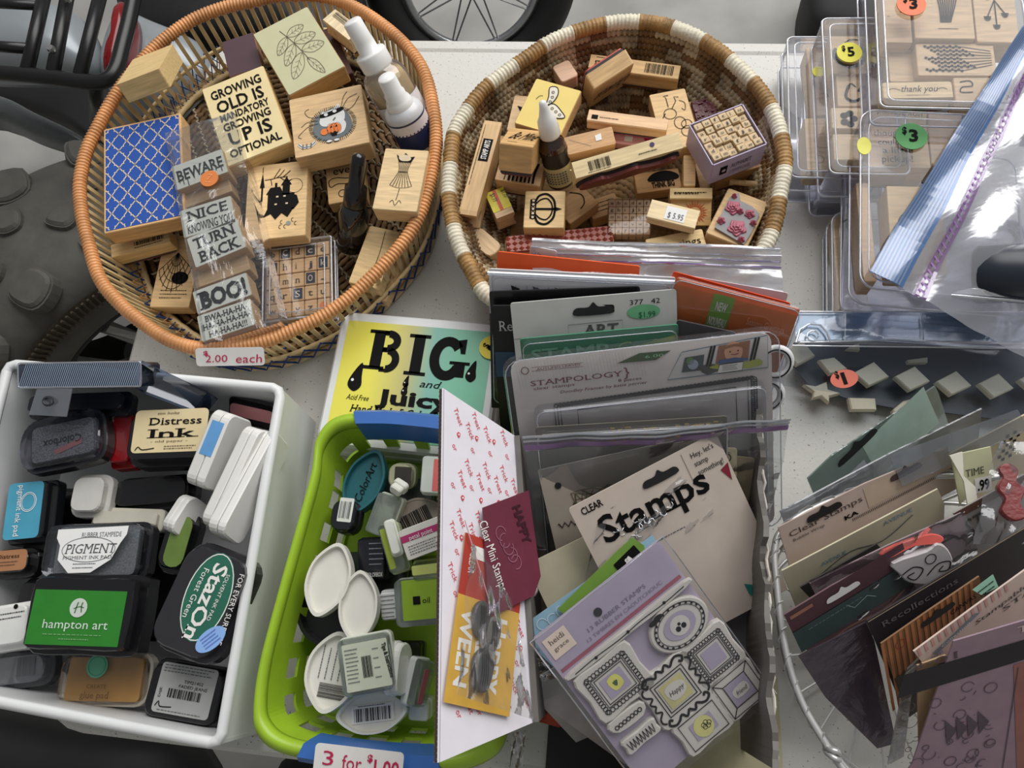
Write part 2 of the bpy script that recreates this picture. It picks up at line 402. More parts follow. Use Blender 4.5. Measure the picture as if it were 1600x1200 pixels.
# motorbike wheel at the top centre
M_w = Matrix.Translation(W(735, -38, .30)) @ Matrix.Rotation(math.radians(64), 4, 'X') @ Matrix.Rotation(.2, 4, 'Y')
mw = thing('motorbike_wheel', 'black tyred spoked wheel behind the table at the top centre', 'wheel', M_w)
circ = lambda r, n=72, z=0: [(r*math.cos(2*math.pi*i/n), r*math.sin(2*math.pi*i/n), z) for i in range(n)]
G().tube(circ(.17), .035, True, 12).build('tyre', mat((22, 22, 23), .6), mw, True)
G().tube(circ(.128, z=.012), .008, True, 8).build('rim', mat((170, 172, 174), .3, .8), mw, True)
for i in range(18):
    a = 2*math.pi*i/18; b_ = a+(.5 if i % 2 else -.5)
    G().tube([(.02*math.cos(a), .02*math.sin(a), .03), (.128*math.cos(b_), .128*math.sin(b_), .012)], .0016, seg=4).build('spoke', mat((160, 160, 162), .3, .8), mw)
G().lathe([(.028, -.03), (.028, .03), (.012, .04), (.001, .04)], 20).build('hub', mat((90, 90, 92), .35, .7), mw, True)
blob('engine_block', 'dark engine casing beside the spoked wheel at the top', 'engine', [(540, -80), (585, -60), (600, 20), (590, 75), (550, 90), (500, 20)], .05, .15, mat((22, 21, 21), .45, bump=.4, bscale=60), .03)
blob('narrow_side_guard', 'black splash guard right of the spoked wheel at the top', 'guard', [(838, -60), (848, -60), (850, 20), (846, 60), (838, 60), (834, 20)], .02, .12, mat((20, 20, 21), .5), .01)  # narrow black panel standing right of the wheel
blob('black_floor_bag', 'black soft bag on the floor behind the stacked clear cases', 'bag', [(1275, -60), (1380, -60), (1380, 40), (1300, 45), (1265, 20)], .12, .12, mat((30, 30, 32), .7), .03)
# black domed shapes that fill the dark area below the table's front
blob('black_floor_mound', 'black soft mound on the floor under the white bin', 'bag', [(-150, 1120), (100, 1140), (290, 1180), (290, 1400), (-150, 1400)], .25, .10, mat((16, 15, 17), .6, bump=.4, bscale=20), .05)
blob('black_floor_heap', 'black soft heap on the floor below the lime basket', 'jacket', [(440, 1190), (600, 1200), (900, 1230), (900, 1420), (440, 1420)], .2, .08, mat((18, 17, 18), .8, bump=.4, bscale=20), .05)

# ================================================================ left basket: round rattan tray
def closed_curve(px, h, n): return resample(crom([P(x, y, h) for x, y in px], 10), n)
rimL = [(125, 287), (135, 237), (155, 195), (180, 150), (212, 107), (250, 67), (300, 32), (350, 12), (390, 3), (440, -7), (500, -6), (540, 5), (585, 30), (630, 67), (662, 112), (677, 170), (681, 228), (668, 300), (640, 365), (582, 432), (521, 484), (463, 514), (401, 537), (331, 545), (276, 536), (235, 513), (192, 479), (157, 437), (139, 383), (128, 335)]
hL = .078
rl = closed_curve(rimL, hL, 1500); cL = sum(rl, Vector())/len(rl)
bk = thing('rattan_basket', 'round openwork rattan basket with orange wrapped rim and blue lacing', 'basket', Matrix.Translation((cL.x, cL.y, Z0)))
oL = Vector((cL.x, cL.y, Z0)); ws = [p-oL for p in rl]
cane = mat((224, 160, 104), .32, 0, .16, 35, .2, 200, kind='wrapped_cane'); bamboo = mat((222, 196, 146), .5, 0, .15, 40, .3, 90, kind='bamboo'); bluet = mat((38, 70, 130), .8)
N_ = 3000; path = resample(ws, N_)
G().tube(path, .0066, True, 8, rf=lambda i: .84+.2*abs(math.sin(math.pi*i/9))).build('rim', cane, bk, True)
base = [Vector((p.x*.93, p.y*.93, 0)) for p in resample(ws, 240)]
for q in range(0, 240, 2):
    a = path[int(q/240*N_)]; b_ = base[q]; d = (a-b_)
    top = a*.985; top.z = hL-.004; bot = b_*1.0; bot.z = .006
    mid = (top+bot)/2; tdir = Vector((-a.y, a.x, 0)).normalized()
    nrm = Vector((a.x, a.y, 0)).normalized(); g = G()
    wd, tk = .0021, .0012
    v = []
    for p_ in (top, bot):
        for sx, sy in ((-1, -1), (1, -1), (1, 1), (-1, 1)): v.append(p_+tdir*wd*sx+nrm*tk*sy)
    g.add(v, [(0, 1, 5, 4), (1, 2, 6, 5), (2, 3, 7, 6), (3, 0, 4, 7), (0, 3, 2, 1), (4, 5, 6, 7)]).build('bamboo_slat', bamboo, bk)
for k, (s, z, r) in enumerate(((1.0, .005, .004), (1.03, .004, .0035), (.965, .013, .004), (1.01, .012, .003))):
    G().tube([Vector((p.x*s, p.y*s, z)) for p in base], r, True, 6, rf=lambda i: .85+.2*abs(math.sin(i*.9))).build('base_ring', bamboo, bk, True)
def zz(n, s0, z0, s1, z1, r, ph=0):
    pts = []
    B = resample(base, n)
    for i, p in enumerate(B):
        s, z = (s0, z0) if (i+ph) % 2 else (s1, z1); pts.append(Vector((p.x*s, p.y*s, z)))
    return pts
for ph in (0, 1): G().tube(zz(72, 1.045, .004, 1.075, .034, .001, ph), .0011, True, 5).build('blue_lacing', bluet, bk)
for ph in (0, 1): G().tube(zz(110, .955, .012, 1.01, .028, .001, ph), .0012, True, 5).build('knotted_lacing', mat((196, 150, 100), .6) if ph else bluet, bk)
G().tube([Vector((p.x*1.06, p.y*1.06, .032)) for p in base], .0022, True, 6).build('middle_ring', bamboo, bk, True)
g = G(); g.add([(0, 0, .002)]+[(p.x*.97, p.y*.97, .002) for p in base], [(0, i+1, (i+1) % 240+1) for i in range(240)]); g.build('base_disc', mat((60, 44, 28), .8), bk)
wv1, wv2 = G(), G()
for k in range(1, 24):
    s = k/24*.95; n = max(40, int(360*s)); pp = [Vector((p.x*s, p.y*s, .005)) for p in resample(base, n)]
    wv1.tube(pp, .0036, True, 5, rf=lambda i: .6+.5*abs(math.sin(i*1.05+k)))
    for i in range(0, n, 3):
        if (i+k) % 2 == 0:
            p = pp[i]; q = p*(1+.0042/max(p.length, .01)); wv2.tube([p*(1-.003/max(p.length, .01))+Vector((0, 0, .0035)), (p+q)/2+Vector((0, 0, .0045)), pp[(i+1) % n]*(1+.004/max(p.length, .01))+Vector((0, 0, .002))], .0011, seg=4)
o = wv1.build('woven_floor', mat((128, 98, 62), .7, 0, .3, 60), bk, True); o = wv2.build('woven_strands', mat((190, 178, 150), .7), bk); o['kind'] = 'stuff'

# ================================================================ right basket: coiled bowl, cream and brown
rimR = [(704, 258), (709, 210), (730, 172), (756, 140), (786, 116), (818, 94), (860, 66), (900, 50), (940, 39), (980, 34), (1025, 37), (1062, 47), (1095, 62), (1126, 82), (1156, 108), (1186, 140), (1208, 176), (1221, 216), (1226, 258), (1219, 300), (1211, 345), (1196, 385), (1165, 428), (1110, 470), (1040, 498), (960, 508), (880, 502), (810, 486), (762, 462), (738, 425), (716, 380), (706, 340), (701, 300)]
hR = .085
rr_ = closed_curve(rimR, hR, 1200); cR = sum(rr_, Vector())/len(rr_); oR = Vector((cR.x, cR.y, Z0))
bk2 = thing('coiled_basket', 'oval woven bowl basket wound in alternating cream and golden brown', 'basket', Matrix.Translation(oR))
cream = mat((226, 218, 196), .5, 0, .10, 60, .5, 420, kind='raffia_cream'); brown = mat((166, 128, 76), .5, 0, .25, 60, .5, 420, kind='raffia_brown'); wcream = mat((190, 172, 140), .6, 0, .3, 45, .5, 300); wbrown = mat((128, 96, 58), .6, 0, .3, 45, .5, 300); dbrown = mat((100, 74, 46), .7, 0, .25, 60)
pr = [p-oR for p in rr_]; nseg = 30; st = 1200//nseg
for k in range(nseg):
    seg = [pr[(i) % 1200] for i in range(k*st, (k+1)*st+1)]
    G().tube(seg, .0072, False, 10, rf=lambda i: 1+.07*math.sin(i*1.35)+.03*math.sin(i*.5)).build('rim_wrap', cream if k % 2 else brown, bk2, True)
g1, g2 = G(), G()
for row in range(14):
    f = row/14; s = 1-.36*f**1.4-.02; z = hR-.009-(hR-.014)*f**.85
    pp = [Vector((p.x*s, p.y*s, z)) for p in pr]; R_ = resample(pp, 960)
    for k in range(nseg*2):
        a = k*16; sg = [R_[i % 960] for i in range(a, a+17)]
        odd = ((k//2)+(row//4)+(k*7+row*3) % 5 // 4) % 2
        (g1 if odd else g2).tube(sg, .0046, False, 6, rf=lambda i: .62+.5*abs(math.sin(i*math.pi/5+row*1.57)))
o = g1.build('woven_side', wcream, bk2, True); o2 = g2.build('woven_side', wbrown, bk2, True)
g = G(); s = .62; pp = resample([Vector((p.x*s, p.y*s, 0)) for p in pr], 160); bb = []
for k in range(12):
    f = k/11*.96; q = (1-.36*f**1.4-.02)*1.018/s; bb.append([Vector((p.x*q, p.y*q, hR-.011-(hR-.014)*f**.85)) for p in pp])
g.loops(bb); g.build('backing', dbrown, bk2, True)
g = G()
for k in range(1, 16):
    s2 = k/15; n = max(24, int(300*s2)); q = [Vector((p.x*s2, p.y*s2, .006)) for p in resample(pp, n)]
    g.tube(q, .0055, True, 6, rf=lambda i: .7+.4*abs(math.sin(i*1.1+k)))
g.build('woven_floor', mat((140, 108, 66), .7, 0, .25, 60), bk2, True)

# ================================================================ rubber stamps
RUB = mat((120, 52, 44), .45, var=.1, bump=.4, bscale=260); RUBP = mat((176, 88, 108), .45, var=.08, bump=.3, bscale=260); GREYF = mat((70, 70, 74), .8)
GL = 'rubber stamps in the rattan basket'; GR = 'rubber stamps in the coiled basket'
def stamp(label, A, B, D, t, c=(222, 200, 165), art=None, group=GL, groove=False, top=None, cushion=True, solve=False, rub=None, name='rubber_stamp', cat='stamp', r=.0015):
    """a wood-mounted stamp: block with finger grooves, foam and rubber below, design printed on top"""
    if solve: D = solve3(A, B, D)
    M_, w_, l_ = frame3(A, B, D, t)
    o = thing(name, label, cat, M_, group); z0 = .0045 if cushion else 0
    if groove:
        gz = min(.0035, l_*.14); g = G(); pf = [(-l_/2, z0), (l_/2, z0), (l_/2, z0+(t-z0)*.12)]
        for k in range(7): a = k/6; pf.append((l_/2-gz*math.sin(math.pi*a), z0+(t-z0)*(.12+.68*a)))
        pf += [(l_/2, t-.0008), (l_/2-.0008, t)]; pf += [(-y, z) for y, z in reversed(pf[3:])]
        pf += [(-l_/2, z0+(t-z0)*.12)]
        if groove == 'x':
            g.loops([[(y*w_/l_, x, z) for y, z in pf] for x in (l_/2, -l_/2)], True, True, True)
        else: g.loops([[(x, y, z) for y, z in pf] for x in (-w_/2, w_/2)], True, True, True)
        g.build('wood_block', wood(c), o)
    else: G().prism(rr(w_, l_, r, 2), z0, t, .0008).build('wood_block', wood(c), o)
    if cushion:
        G().prism(rr(w_*.93, l_*.93, .002, 2), .0015, .0045).build('foam_cushion', GREYF, o)
        G().prism(rr(w_*.9, l_*.9, .003, 2), 0, .0015).build('rubber_die', rub or RUB, o)
    if top: G().prism(rr(w_-.0012, l_-.0012, .001, 1), t, t+.0003).build('top_label', mat(top, .5, var=.02), o)
    if art:
        f = Face(w_, l_, t+(.0003 if top else 0), o); art(f); f.done()
    return o, w_, l_
brownink = mat((90, 70, 55), .6); orange = mat((226, 120, 40), .5); bluep = mat((40, 84, 170), .4, var=.03); grey = mat((90, 92, 96), .6)
def leafart(f):
    f.line([(.40, .14), (.47, .30), (.52, .45), (.56, .62), (.575, .70)], .0006, brownink, smooth=4)
    for (a, b, tip, wd) in (((.46, .26), 0, (.78, .22), .06), ((.51, .38), 0, (.88, .40), .06), ((.55, .53), 0, (.92, .57), .07), ((.56, .66), 0, (.68, .95), .07),
                            ((.45, .27), 0, (.18, .44), .06), ((.5, .40), 0, (.20, .62), .06), ((.53, .56), 0, (.20, .83), .07)):
        ax_, ay = a; bx, by = tip; dx, dy = bx-ax_, by-ay; n = (-dy, dx); q = .2
        pts = [a, (ax_+dx*.35+n[0]*q, ay+dy*.35+n[1]*q), (ax_+dx*.75+n[0]*q*.8, ay+dy*.75+n[1]*q*.8), tip, (ax_+dx*.75-n[0]*q*.8, ay+dy*.75-n[1]*q*.8), (ax_+dx*.35-n[0]*q, ay+dy*.35-n[1]*q)]
        f.line(pts, .0005, brownink, True, smooth=4); f.line([a, tip], .0003, brownink)
        for k in (.3, .5, .7):
            for s in (-1, 1): f.line([(ax_+dx*k, ay+dy*k), (ax_+dx*(k+.14)+n[0]*q*.6*s, ay+dy*(k+.14)+n[1]*q*.6*s)], .0003, brownink)
stamp('leaf stamp with sage green top, a seven-leaf sprig drawn on it', (395, 54, .085), (480, 10, .085), (438, 157, .085), .026, (190, 160, 115), leafart, top=(196, 194, 156))
def growart(f):
    for t, v, h, u, w_ in (('GROWING', .19, .105, .10, .80), ('OLD IS', .37, .14, .13, .74), ('MANDATORY', .485, .085, .13, .77), ('GROWING', .605, .09, .13, .74), ('UP IS', .785, .15, .16, .66), ('OPTIONAL', .925, .09, .10, .80)):
        f.txt(t, u, v, w_, h, bold=.022)
stamp('square stamp reading growing old is mandatory', (315, 140, .082), (411, 102, .082), (349, 264, .082), .024, (226, 204, 158), growart, top=(232, 212, 160))
def catart(f):
    W_ = mat((222, 222, 220), .7); GY = mat((105, 112, 115), .7)
    r = random.Random(3)
    f.poly([(.28, .62), (.33, .42), (.42, .36), (.60, .30), (.72, .36), (.80, .52), (.80, .70), (.70, .80), (.48, .83), (.33, .77)], GY, 0, 4)
    for i in range(70):
        a = 2*math.pi*i/70; x, y = .55+.27*math.cos(a), .58+.25*math.sin(a)
        f.line([(x, y), (x+.055*math.cos(a+.3), y+.06*math.sin(a+.3))], .0006, INK if i % 3 else GY)
    f.poly([(.38, .50), (.42, .38), (.40, .30), (.46, .35), (.60, .31), (.66, .25), (.68, .33), (.73, .42), (.70, .56), (.55, .60), (.42, .58)], W_, 1, 3)
    f.poly([(.40, .385), (.53, .36), (.70, .32), (.71, .38), (.55, .43), (.41, .44)], INK, 2, 3)
    for u, v in ((.48, .40), (.60, .37)): f.disc(u, v, .0022, W_, 3); f.ring(u, v, .0023, .0004, INK, 4)
    f.poly([(.50, .62), (.52, .55), (.60, .52), (.70, .54), (.73, .63), (.68, .74), (.55, .76), (.50, .70)], W_, 2, 3)
    f.disc(.43, .68, .0038, orange, 3); f.disc(.565, .655, .0072, orange, 3, .0066)
    for dx in (-.05, 0, .05): f.ring(.565+dx, .655, .0035, .0003, mat((150, 60, 20)), 4, .0064)
    f.line([(.565, .52), (.60, .48)], .0012, mat((60, 90, 40)), lay=4)
    for u in (.53, .60): f.poly([(u-.02, .64), (u+.015, .63), (u, .60)], INK, 5)
    f.poly([(.50, .70), (.54, .73), (.57, .70), (.60, .73), (.63, .69), (.59, .77), (.53, .77)], INK, 5)
    for u in (.48, .58): f.disc(u, .845, .003, W_, 2, .0017); f.ring(u, .845, .003, .0004, INK, 3, .0017)
    f.line([(.30, .80), (.22, .86), (.12, .85), (.07, .79)], .003, W_, smooth=4); f.line([(.30, .80), (.22, .86), (.12, .85), (.07, .79)], .0006, INK, smooth=4, lay=2)
    for k in (.24, .18, .13): f.line([(k, .81), (k-.01, .88)], .0014, GY, lay=3)
    for p in ([(.38, .42), (.25, .38), (.20, .28), (.26, .24)], [(.36, .47), (.22, .46), (.13, .52)], [(.70, .30), (.74, .16), (.80, .08)], [(.72, .32), (.80, .20), (.93, .15)], [(.36, .52), (.22, .54), (.08, .66), (.12, .70)], [(.76, .4), (.86, .34), (.95, .2)]):
        f.line(p, .0005, INK, smooth=5)
stamp('stamp of a masked cat hugging an orange pumpkin', (451, 156, .085), (564, 131, .085), (447, 251, .085), .03, (216, 190, 155), catart)
stamp('plain tan stamp tilted on the rim, faint script on its top', (201, 162, .10), (267, 137, .105), (275, 102, .07), .02, (214, 194, 150), None, solve=False, cushion=False)
def trellis(f):
    lt = mat((226, 206, 180), .5); nx, ny = 5, 6; cw, ch = 1/nx, 1/ny; m_ = .03
    f.rect(.025, .02, .975, .98, bluep, 0)
    def cl(p): return (min(.975, max(.025, p[0])), min(.98, max(.02, p[1])))
    for i in range(-1, nx+1):
        for j in range(-1, ny+1):
            for o_ in ((0, 0),):
                cx, cy = (i+.5)*cw, (j+.5)*ch; pts = []
                for q in range(4):                      # four ogee sides joined by small steps
                    a0 = q*90
                    for a, rad in ((0, 1.0), (6, .93), (12, .80), (22, .72), (34, .70), (41, .62), (45, .52), (49, .62), (56, .70), (68, .72), (78, .80), (84, .93)):
                        t = math.radians(a0+a); pts.append((cx+cw*.53*rad*math.cos(t)*1.0, cy+ch*.53*rad*math.sin(t)*1.0))
                seg = []
                for p in pts+[pts[0]]:
                    if .02 <= p[0] <= .98 and .015 <= p[1] <= .985: seg.append(p)
                    else:
                        if len(seg) > 1: f.line(seg, .0011, lt)
                        seg = []
                if len(seg) > 1: f.line(seg, .0011, lt)
stamp('large block with a blue quatrefoil trellis top', (162, 202, .082), (282, 176, .082), (162, 366, .082), .024, (224, 190, 145), trellis)
t_, _, _ = stamp('thin plum coloured block behind the leaf stamp', (346, 66, .068), (396, 50, .068), (356, 122, .068), .02, (150, 120, 95), None, top=(78, 52, 62))
stamp('flat block with barcode under the blue trellis stamp', (172, 383, .052), (264, 358, .052), (178, 402, .052), .02, (226, 204, 162), lambda f: (f.bars(.4, .3, .9, .6, seed=4), f.small(.4, .65, .9, .85, 1)))
def webart(f):
    for k in range(9):
        a = math.radians(20+k*17); f.line([(.45, .25), (.45+.45*math.cos(a), .3+.5*math.sin(a))], .0006, INK)
    for r_ in (.15, .25, .35, .45): f.line([(.45+r_*math.cos(math.radians(a)), .28+r_*1.05*math.sin(math.radians(a))) for a in range(20, 160, 12)], .0006, INK)
    f.disc(.62, .60, .009, INK, 1, .007); f.small(.2, .75, .9, .9, 3, seed=8)
stamp('stamp with a black web drawing at the basket bottom left', (258, 368, .03), (318, 368, .03), (241, 480, .03), .02, (220, 196, 158), webart)
# Halloween word set inside a clear sleeve
kraft = (178, 152, 118)
def word(label, A, B, D, t, art, c=kraft): return stamp(label, A, B, D, t, c, art, 'word stamps in the clear sleeve', top=(206, 206, 190), cushion=False)
def beware(f):
    f.txt('BEWARE', .07, .70, .88, .42, bold=.02, serif=.5)
    for i, u in enumerate((.1, .17, .25, .38, .52, .66, .8, .9)): f.line([(u, .68), (u, .78+.1*(i % 3))], .0008, INK)
word('top word block reading beware with an orange 7 sticker', (267, 261, .088), (347, 232, .088), (277, 298, .088), .022, beware)
word('word block reading nice knowing you', (280, 330, .088), (361, 305, .088), (291, 372, .088), .02, lambda f: (f.txt('NICE', .12, .47, .78, .34, serif=1, bold=.01), f.txt('KNOWING YOU', .1, .9, .86, .3, serif=.8)))
word('word block reading turn back', (291, 373, .088), (370, 340, .088), (300, 422, .088), .02, lambda f: (f.txt('TURN', .1, .45, .8, .33, serif=1, bold=.015), f.txt('BACK', .12, .9, .8, .33, serif=1, bold=.015)))
word('word block reading boo with thick slab letters', (300, 456, .086), (385, 425, .086), (307, 493, .086), .02, lambda f: f.txt('BOO!', .08, .85, .86, .66, serif=1.3, bold=.045))
word('word block reading bwa ha ha', (307, 494, .086), (391, 466, .086), (314, 536, .086), .02, lambda f: (f.txt('BWA-HA-HA-', .14, .34, .78, .22, serif=.8, bold=.012), f.txt('HA-HA-HA-HA-', .08, .62, .86, .22, serif=.8, bold=.01), f.txt('HA-HA-HA!!!', .16, .92, .7, .22, serif=.8, bold=.01)))
stamp('plain kraft backed word block between beware and nice knowing you', (277, 300, .078), (355, 271, .078), (283, 328, .078), .02, (176, 152, 120), cushion=False)
stamp('plain kraft backed word block above boo', (300, 424, .078), (384, 394, .078), (303, 452, .078), .02, (176, 152, 120), cushion=False)
def sheet(name, label, cat, q, m, group=None, nu=24, nv=24, amp=.001, seed=0, solid=0, bulge=0, sub='film'):
    """a limp film between four picture corners (TL, TR, BR, BL), with its own creases"""
    a, b, c, d = [pw(p) for p in q]; r = random.Random(seed); ph = [r.uniform(0, 6.28) for _ in range(8)]; o_ = (a+b+c+d)/4
    nrm = (b-a).cross(d-a).normalized()
    if nrm.z < 0: nrm = -nrm
    t = thing(name, label, cat, Matrix.Translation(o_), group) if cat else None
    def fn(u, v):
        p = a.lerp(b, u).lerp(d.lerp(c, u), v)
        z = amp*(math.sin(9*u+5*v+ph[0])+.7*math.sin(17*v-7*u+ph[1])+.5*math.sin(31*u+11*v+ph[2])+.35*math.sin(53*u*v+ph[3])) + bulge*math.sin(math.pi*u)*math.sin(math.pi*v)
        return p-o_+nrm*z
    g = G().grid(fn, nu, nv); ob = g.build(sub, m, t, True)
    return t, ob, fn
def fourcorners(A, B, D):
    return A, B, (B[0]+D[0]-A[0], B[1]+D[1]-A[1], (B[2]+D[2]-A[2])), D
def bagbox(label, A, B, D, t, m, name='clear_sleeve', cat='sleeve', group=None, n=10, amp=.0009, seed=1):
    """clear sleeve round something: rounded, creased slab of film"""
    M_, w_, l_ = frame3(A, B, D, t); o = thing(name, label, cat, M_, group); r = random.Random(seed); ph = [r.uniform(0, 6.3) for _ in range(6)]
    def wob(x, y, z): return amp*(math.sin(x*160+ph[0]+y*60)+.6*math.sin(y*240+x*90+ph[1]))
    def top(u, v): x, y = (u-.5)*w_, (.5-v)*l_; return (x, y, t+wob(x, y, 0))
    G().grid(top, 20, 26).build('film', m, o, True)
    L = []
    for k in range(4):
        z = t*(1-k/3); L.append([(x, y, z+wob(x, y, 0)*(1-k/3)) for x, y in rr(w_, l_, .002, 1)])
    G().loops(L).build('film_side', m, o, True)
    return o
bagbox('clear plastic sleeve around the Halloween word blocks', (258, 208, .094), (365, 174, .094), (306, 545, .092), .024, clear((240, 242, 246), .05, .35, .05, .10, 14))
def sticker(label, px, py, h, r_, c, txt, group=None, tc=None, tilt=None, rot=0, cat='sticker', ry=None, solidw=.62, hf=.5):
    O = P(px, py, h); M_ = Matrix.Translation(O)
    if tilt is not None: M_ = Matrix.Translation(O) @ tilt.to_3x3().to_4x4()
    o = thing('price_sticker', label, cat, M_, group)
    G().prism([(r_*math.cos(2*math.pi*i/32), (ry or r_)*math.sin(2*math.pi*i/32)) for i in range(32)], -.0004, .0004).build('paper_disc', mat(c, .45, var=.03), o)
    f = Face(2*r_, 2*r_, .0004, o)
    if txt: txt(f)
    f.done(); o.rotation_mode = 'XYZ'
    if rot: o.matrix_world = M_ @ Matrix.Rotation(rot, 4, 'Z')
    return o
sticker('round orange sticker with a 7 on the beware block', 327, 279, .0965, .0088, (222, 128, 62), lambda f: (f.txt('7', .40, .62, .22, .38, mat((240, 180, 140)), bold=-.01), f.rect(.36, .72, .64, .75, mat((240, 180, 140)))), rot=-.1)
def house(f):
    f.rect(.36, .42, .80, .64, INK); f.poly([(.33, .42), (.40, .33), (.56, .33), (.62, .42)], INK); f.rect(.60, .30, .72, .44, INK); f.poly([(.57, .31), (.66, .20), (.75, .31)], INK); f.rect(.47, .27, .51, .36, INK)
    f.poly([(.76, .44), (.84, .46), (.88, .56), (.80, .64), (.72, .64)], INK); f.poly([(.36, .62), (.30, .72), (.42, .68), (.50, .76), (.60, .68), (.70, .74), (.80, .62)], INK)
    f.poly([(.22, .32), (.26, .12), (.30, .32)]); f.rect(.245, .2, .275, .5, INK); f.line([(.26, .12), (.26, .04)], .0006)
    for p in ([(.30, .22), (.50, .20), (.62, .10)], [(.45, .20), (.55, .08)], [(.5, .2), (.68, .2)], [(.55, .2), (.66, .26), (.75, .24)], [(.4, .22), (.42, .30)], [(.6, .2), (.72, .12)]): f.line(p, .0007, smooth=3)
    f.ring(.80, .33, .008, .0004)
    for u, v in ((.50, .45), (.62, .45), (.48, .55), (.66, .55)): f.rect(u, v, u+.04, v+.02, mat((220, 200, 165)), 2)
    f.txt('HAUNTED', .2, .50, .035*7, .05, rot=-90, bold=.02)
    for u, v in ((.62, .80), (.68, .86), (.80, .78), (.85, .83), (.6, .86)): f.ring(u, v, .002, .0005, a0=90, a1=270)
    f.disc(.72, .82, .0024, mat((140, 150, 140)))
stamp('haunted house stamp with bare tree and moon', (388, 260, .068), (481, 250, .068), (394, 376, .068), .02, (222, 196, 156), house)
stamp('stamp printed ever after half hidden behind the black dropper bottle', (508, 260, .05), (566, 249, .05), (512, 320, .05), .02, (205, 176, 132), lambda f: (f.txt('ever', .2, .28, .6, .2, serif=.5), f.line([(.08, .4), (.3, .36), (.6, .42), (.9, .34), (.92, .5), (.6, .56), (.3, .52), (.1, .58)], .0008, closed=True, smooth=3), f.ring(.4, .78, .004, .0007)))
def dress(f):
    f.poly([(.30, .10), (.40, .15), (.50, .07), (.60, .14), (.72, .12), (.66, .22), (.38, .22)], INK, 1); f.poly([(.36, .13), (.5, .1), (.64, .15), (.6, .2), (.42, .2)], mat((215, 195, 160)), 2, 3)
    for k in range(8):
        u = k/7; f.line([(.38+.28*u, .22), (.42+.2*u, .38), (.28+.5*u, .60+.03*math.sin(u*3.1))], .0005, smooth=3)
    f.line([(.28, .60), (.4, .63), (.53, .64), (.66, .63), (.78, .60)], .0004, smooth=3); f.line([(.42, .38), (.62, .38)], .0006)
    f.line([(.52, .64), (.50, .80), (.49, .84)], .0005); f.line([(.36, .88), (.42, .84), (.49, .92), (.56, .84), (.62, .88)], .0005, smooth=4)
stamp('stamp of a dress form with full skirt by the right rim', (602, 231, .092), (670, 235, .092), (559, 325, .092), .024, (224, 204, 170), dress, groove=False)
stamp('long light block with a curved line under the dress stamp', (578, 352, .05), (625, 362, .05), (538, 440, .05), .02, (224, 202, 160), lambda f: f.line([(.55, .05), (.62, .4), (.6, .7), (.4, .95)], .0005, smooth=5))
stamp('narrow block lying beneath the curved line stamp', (600, 372, .03), (642, 384, .03), (556, 458, .03), .018, (206, 182, 142))
stamp('light stamp with barcode at the basket top beside the spray bottle', (504, 31, .085), (524, 14, .085), (541, 66, .085), .024, (232, 220, 196), lambda f: f.bars(.55, .1, .95, .9, seed=5, n=12), groove='x')
stamp('dark red backed stamp standing below the barcode stamp', (500, 48, .06), (520, 40, .06), (540, 118, .06), .02, (72, 42, 38), rub=RUB)
# alphabet cubes in clear case, left basket
def case(label, A, B, D, t, r=.006, group=None, name='clear_case', cat='case', edge=True, rim=.0011, lid=True):
    M_, w_, l_ = frame3(A, B, D, t); o = thing(name, label, cat, M_, group)
    ot = rr(w_, l_, r, 4); inn = rr(w_-.003, l_-.003, r, 4)
    G().loops([[p+(0,) for p in inn], [p+(t*.55,) for p in ot]], True, True).build('tray', CASE, o, True)
    G().loops([[p+(t*.5,) for p in rr(w_+.0008, l_+.0008, r, 4)], [p+(t-.002,) for p in rr(w_+.0004, l_+.0004, r, 4)], [p+(t,) for p in rr(w_-.003, l_-.003, r, 4)]], True, False, True).build('lid', CASE, o)
    if edge:
        for z, e in ((t-.001, 0), (t*.5, .0012), (.001, -.001)): G().tube([p+(z,) for p in rr(w_+e, l_+e, r, 5)], rim, True, 6).build('moulded_edge', EDGE, o, True)
        if w_ > .06: G().tube([p+(t-.0006,) for p in rr(w_-.014, l_-.014, r, 5)], rim*.7, True, 6).build('moulded_edge', EDGE, o, True)
    return o, M_, w_, l_
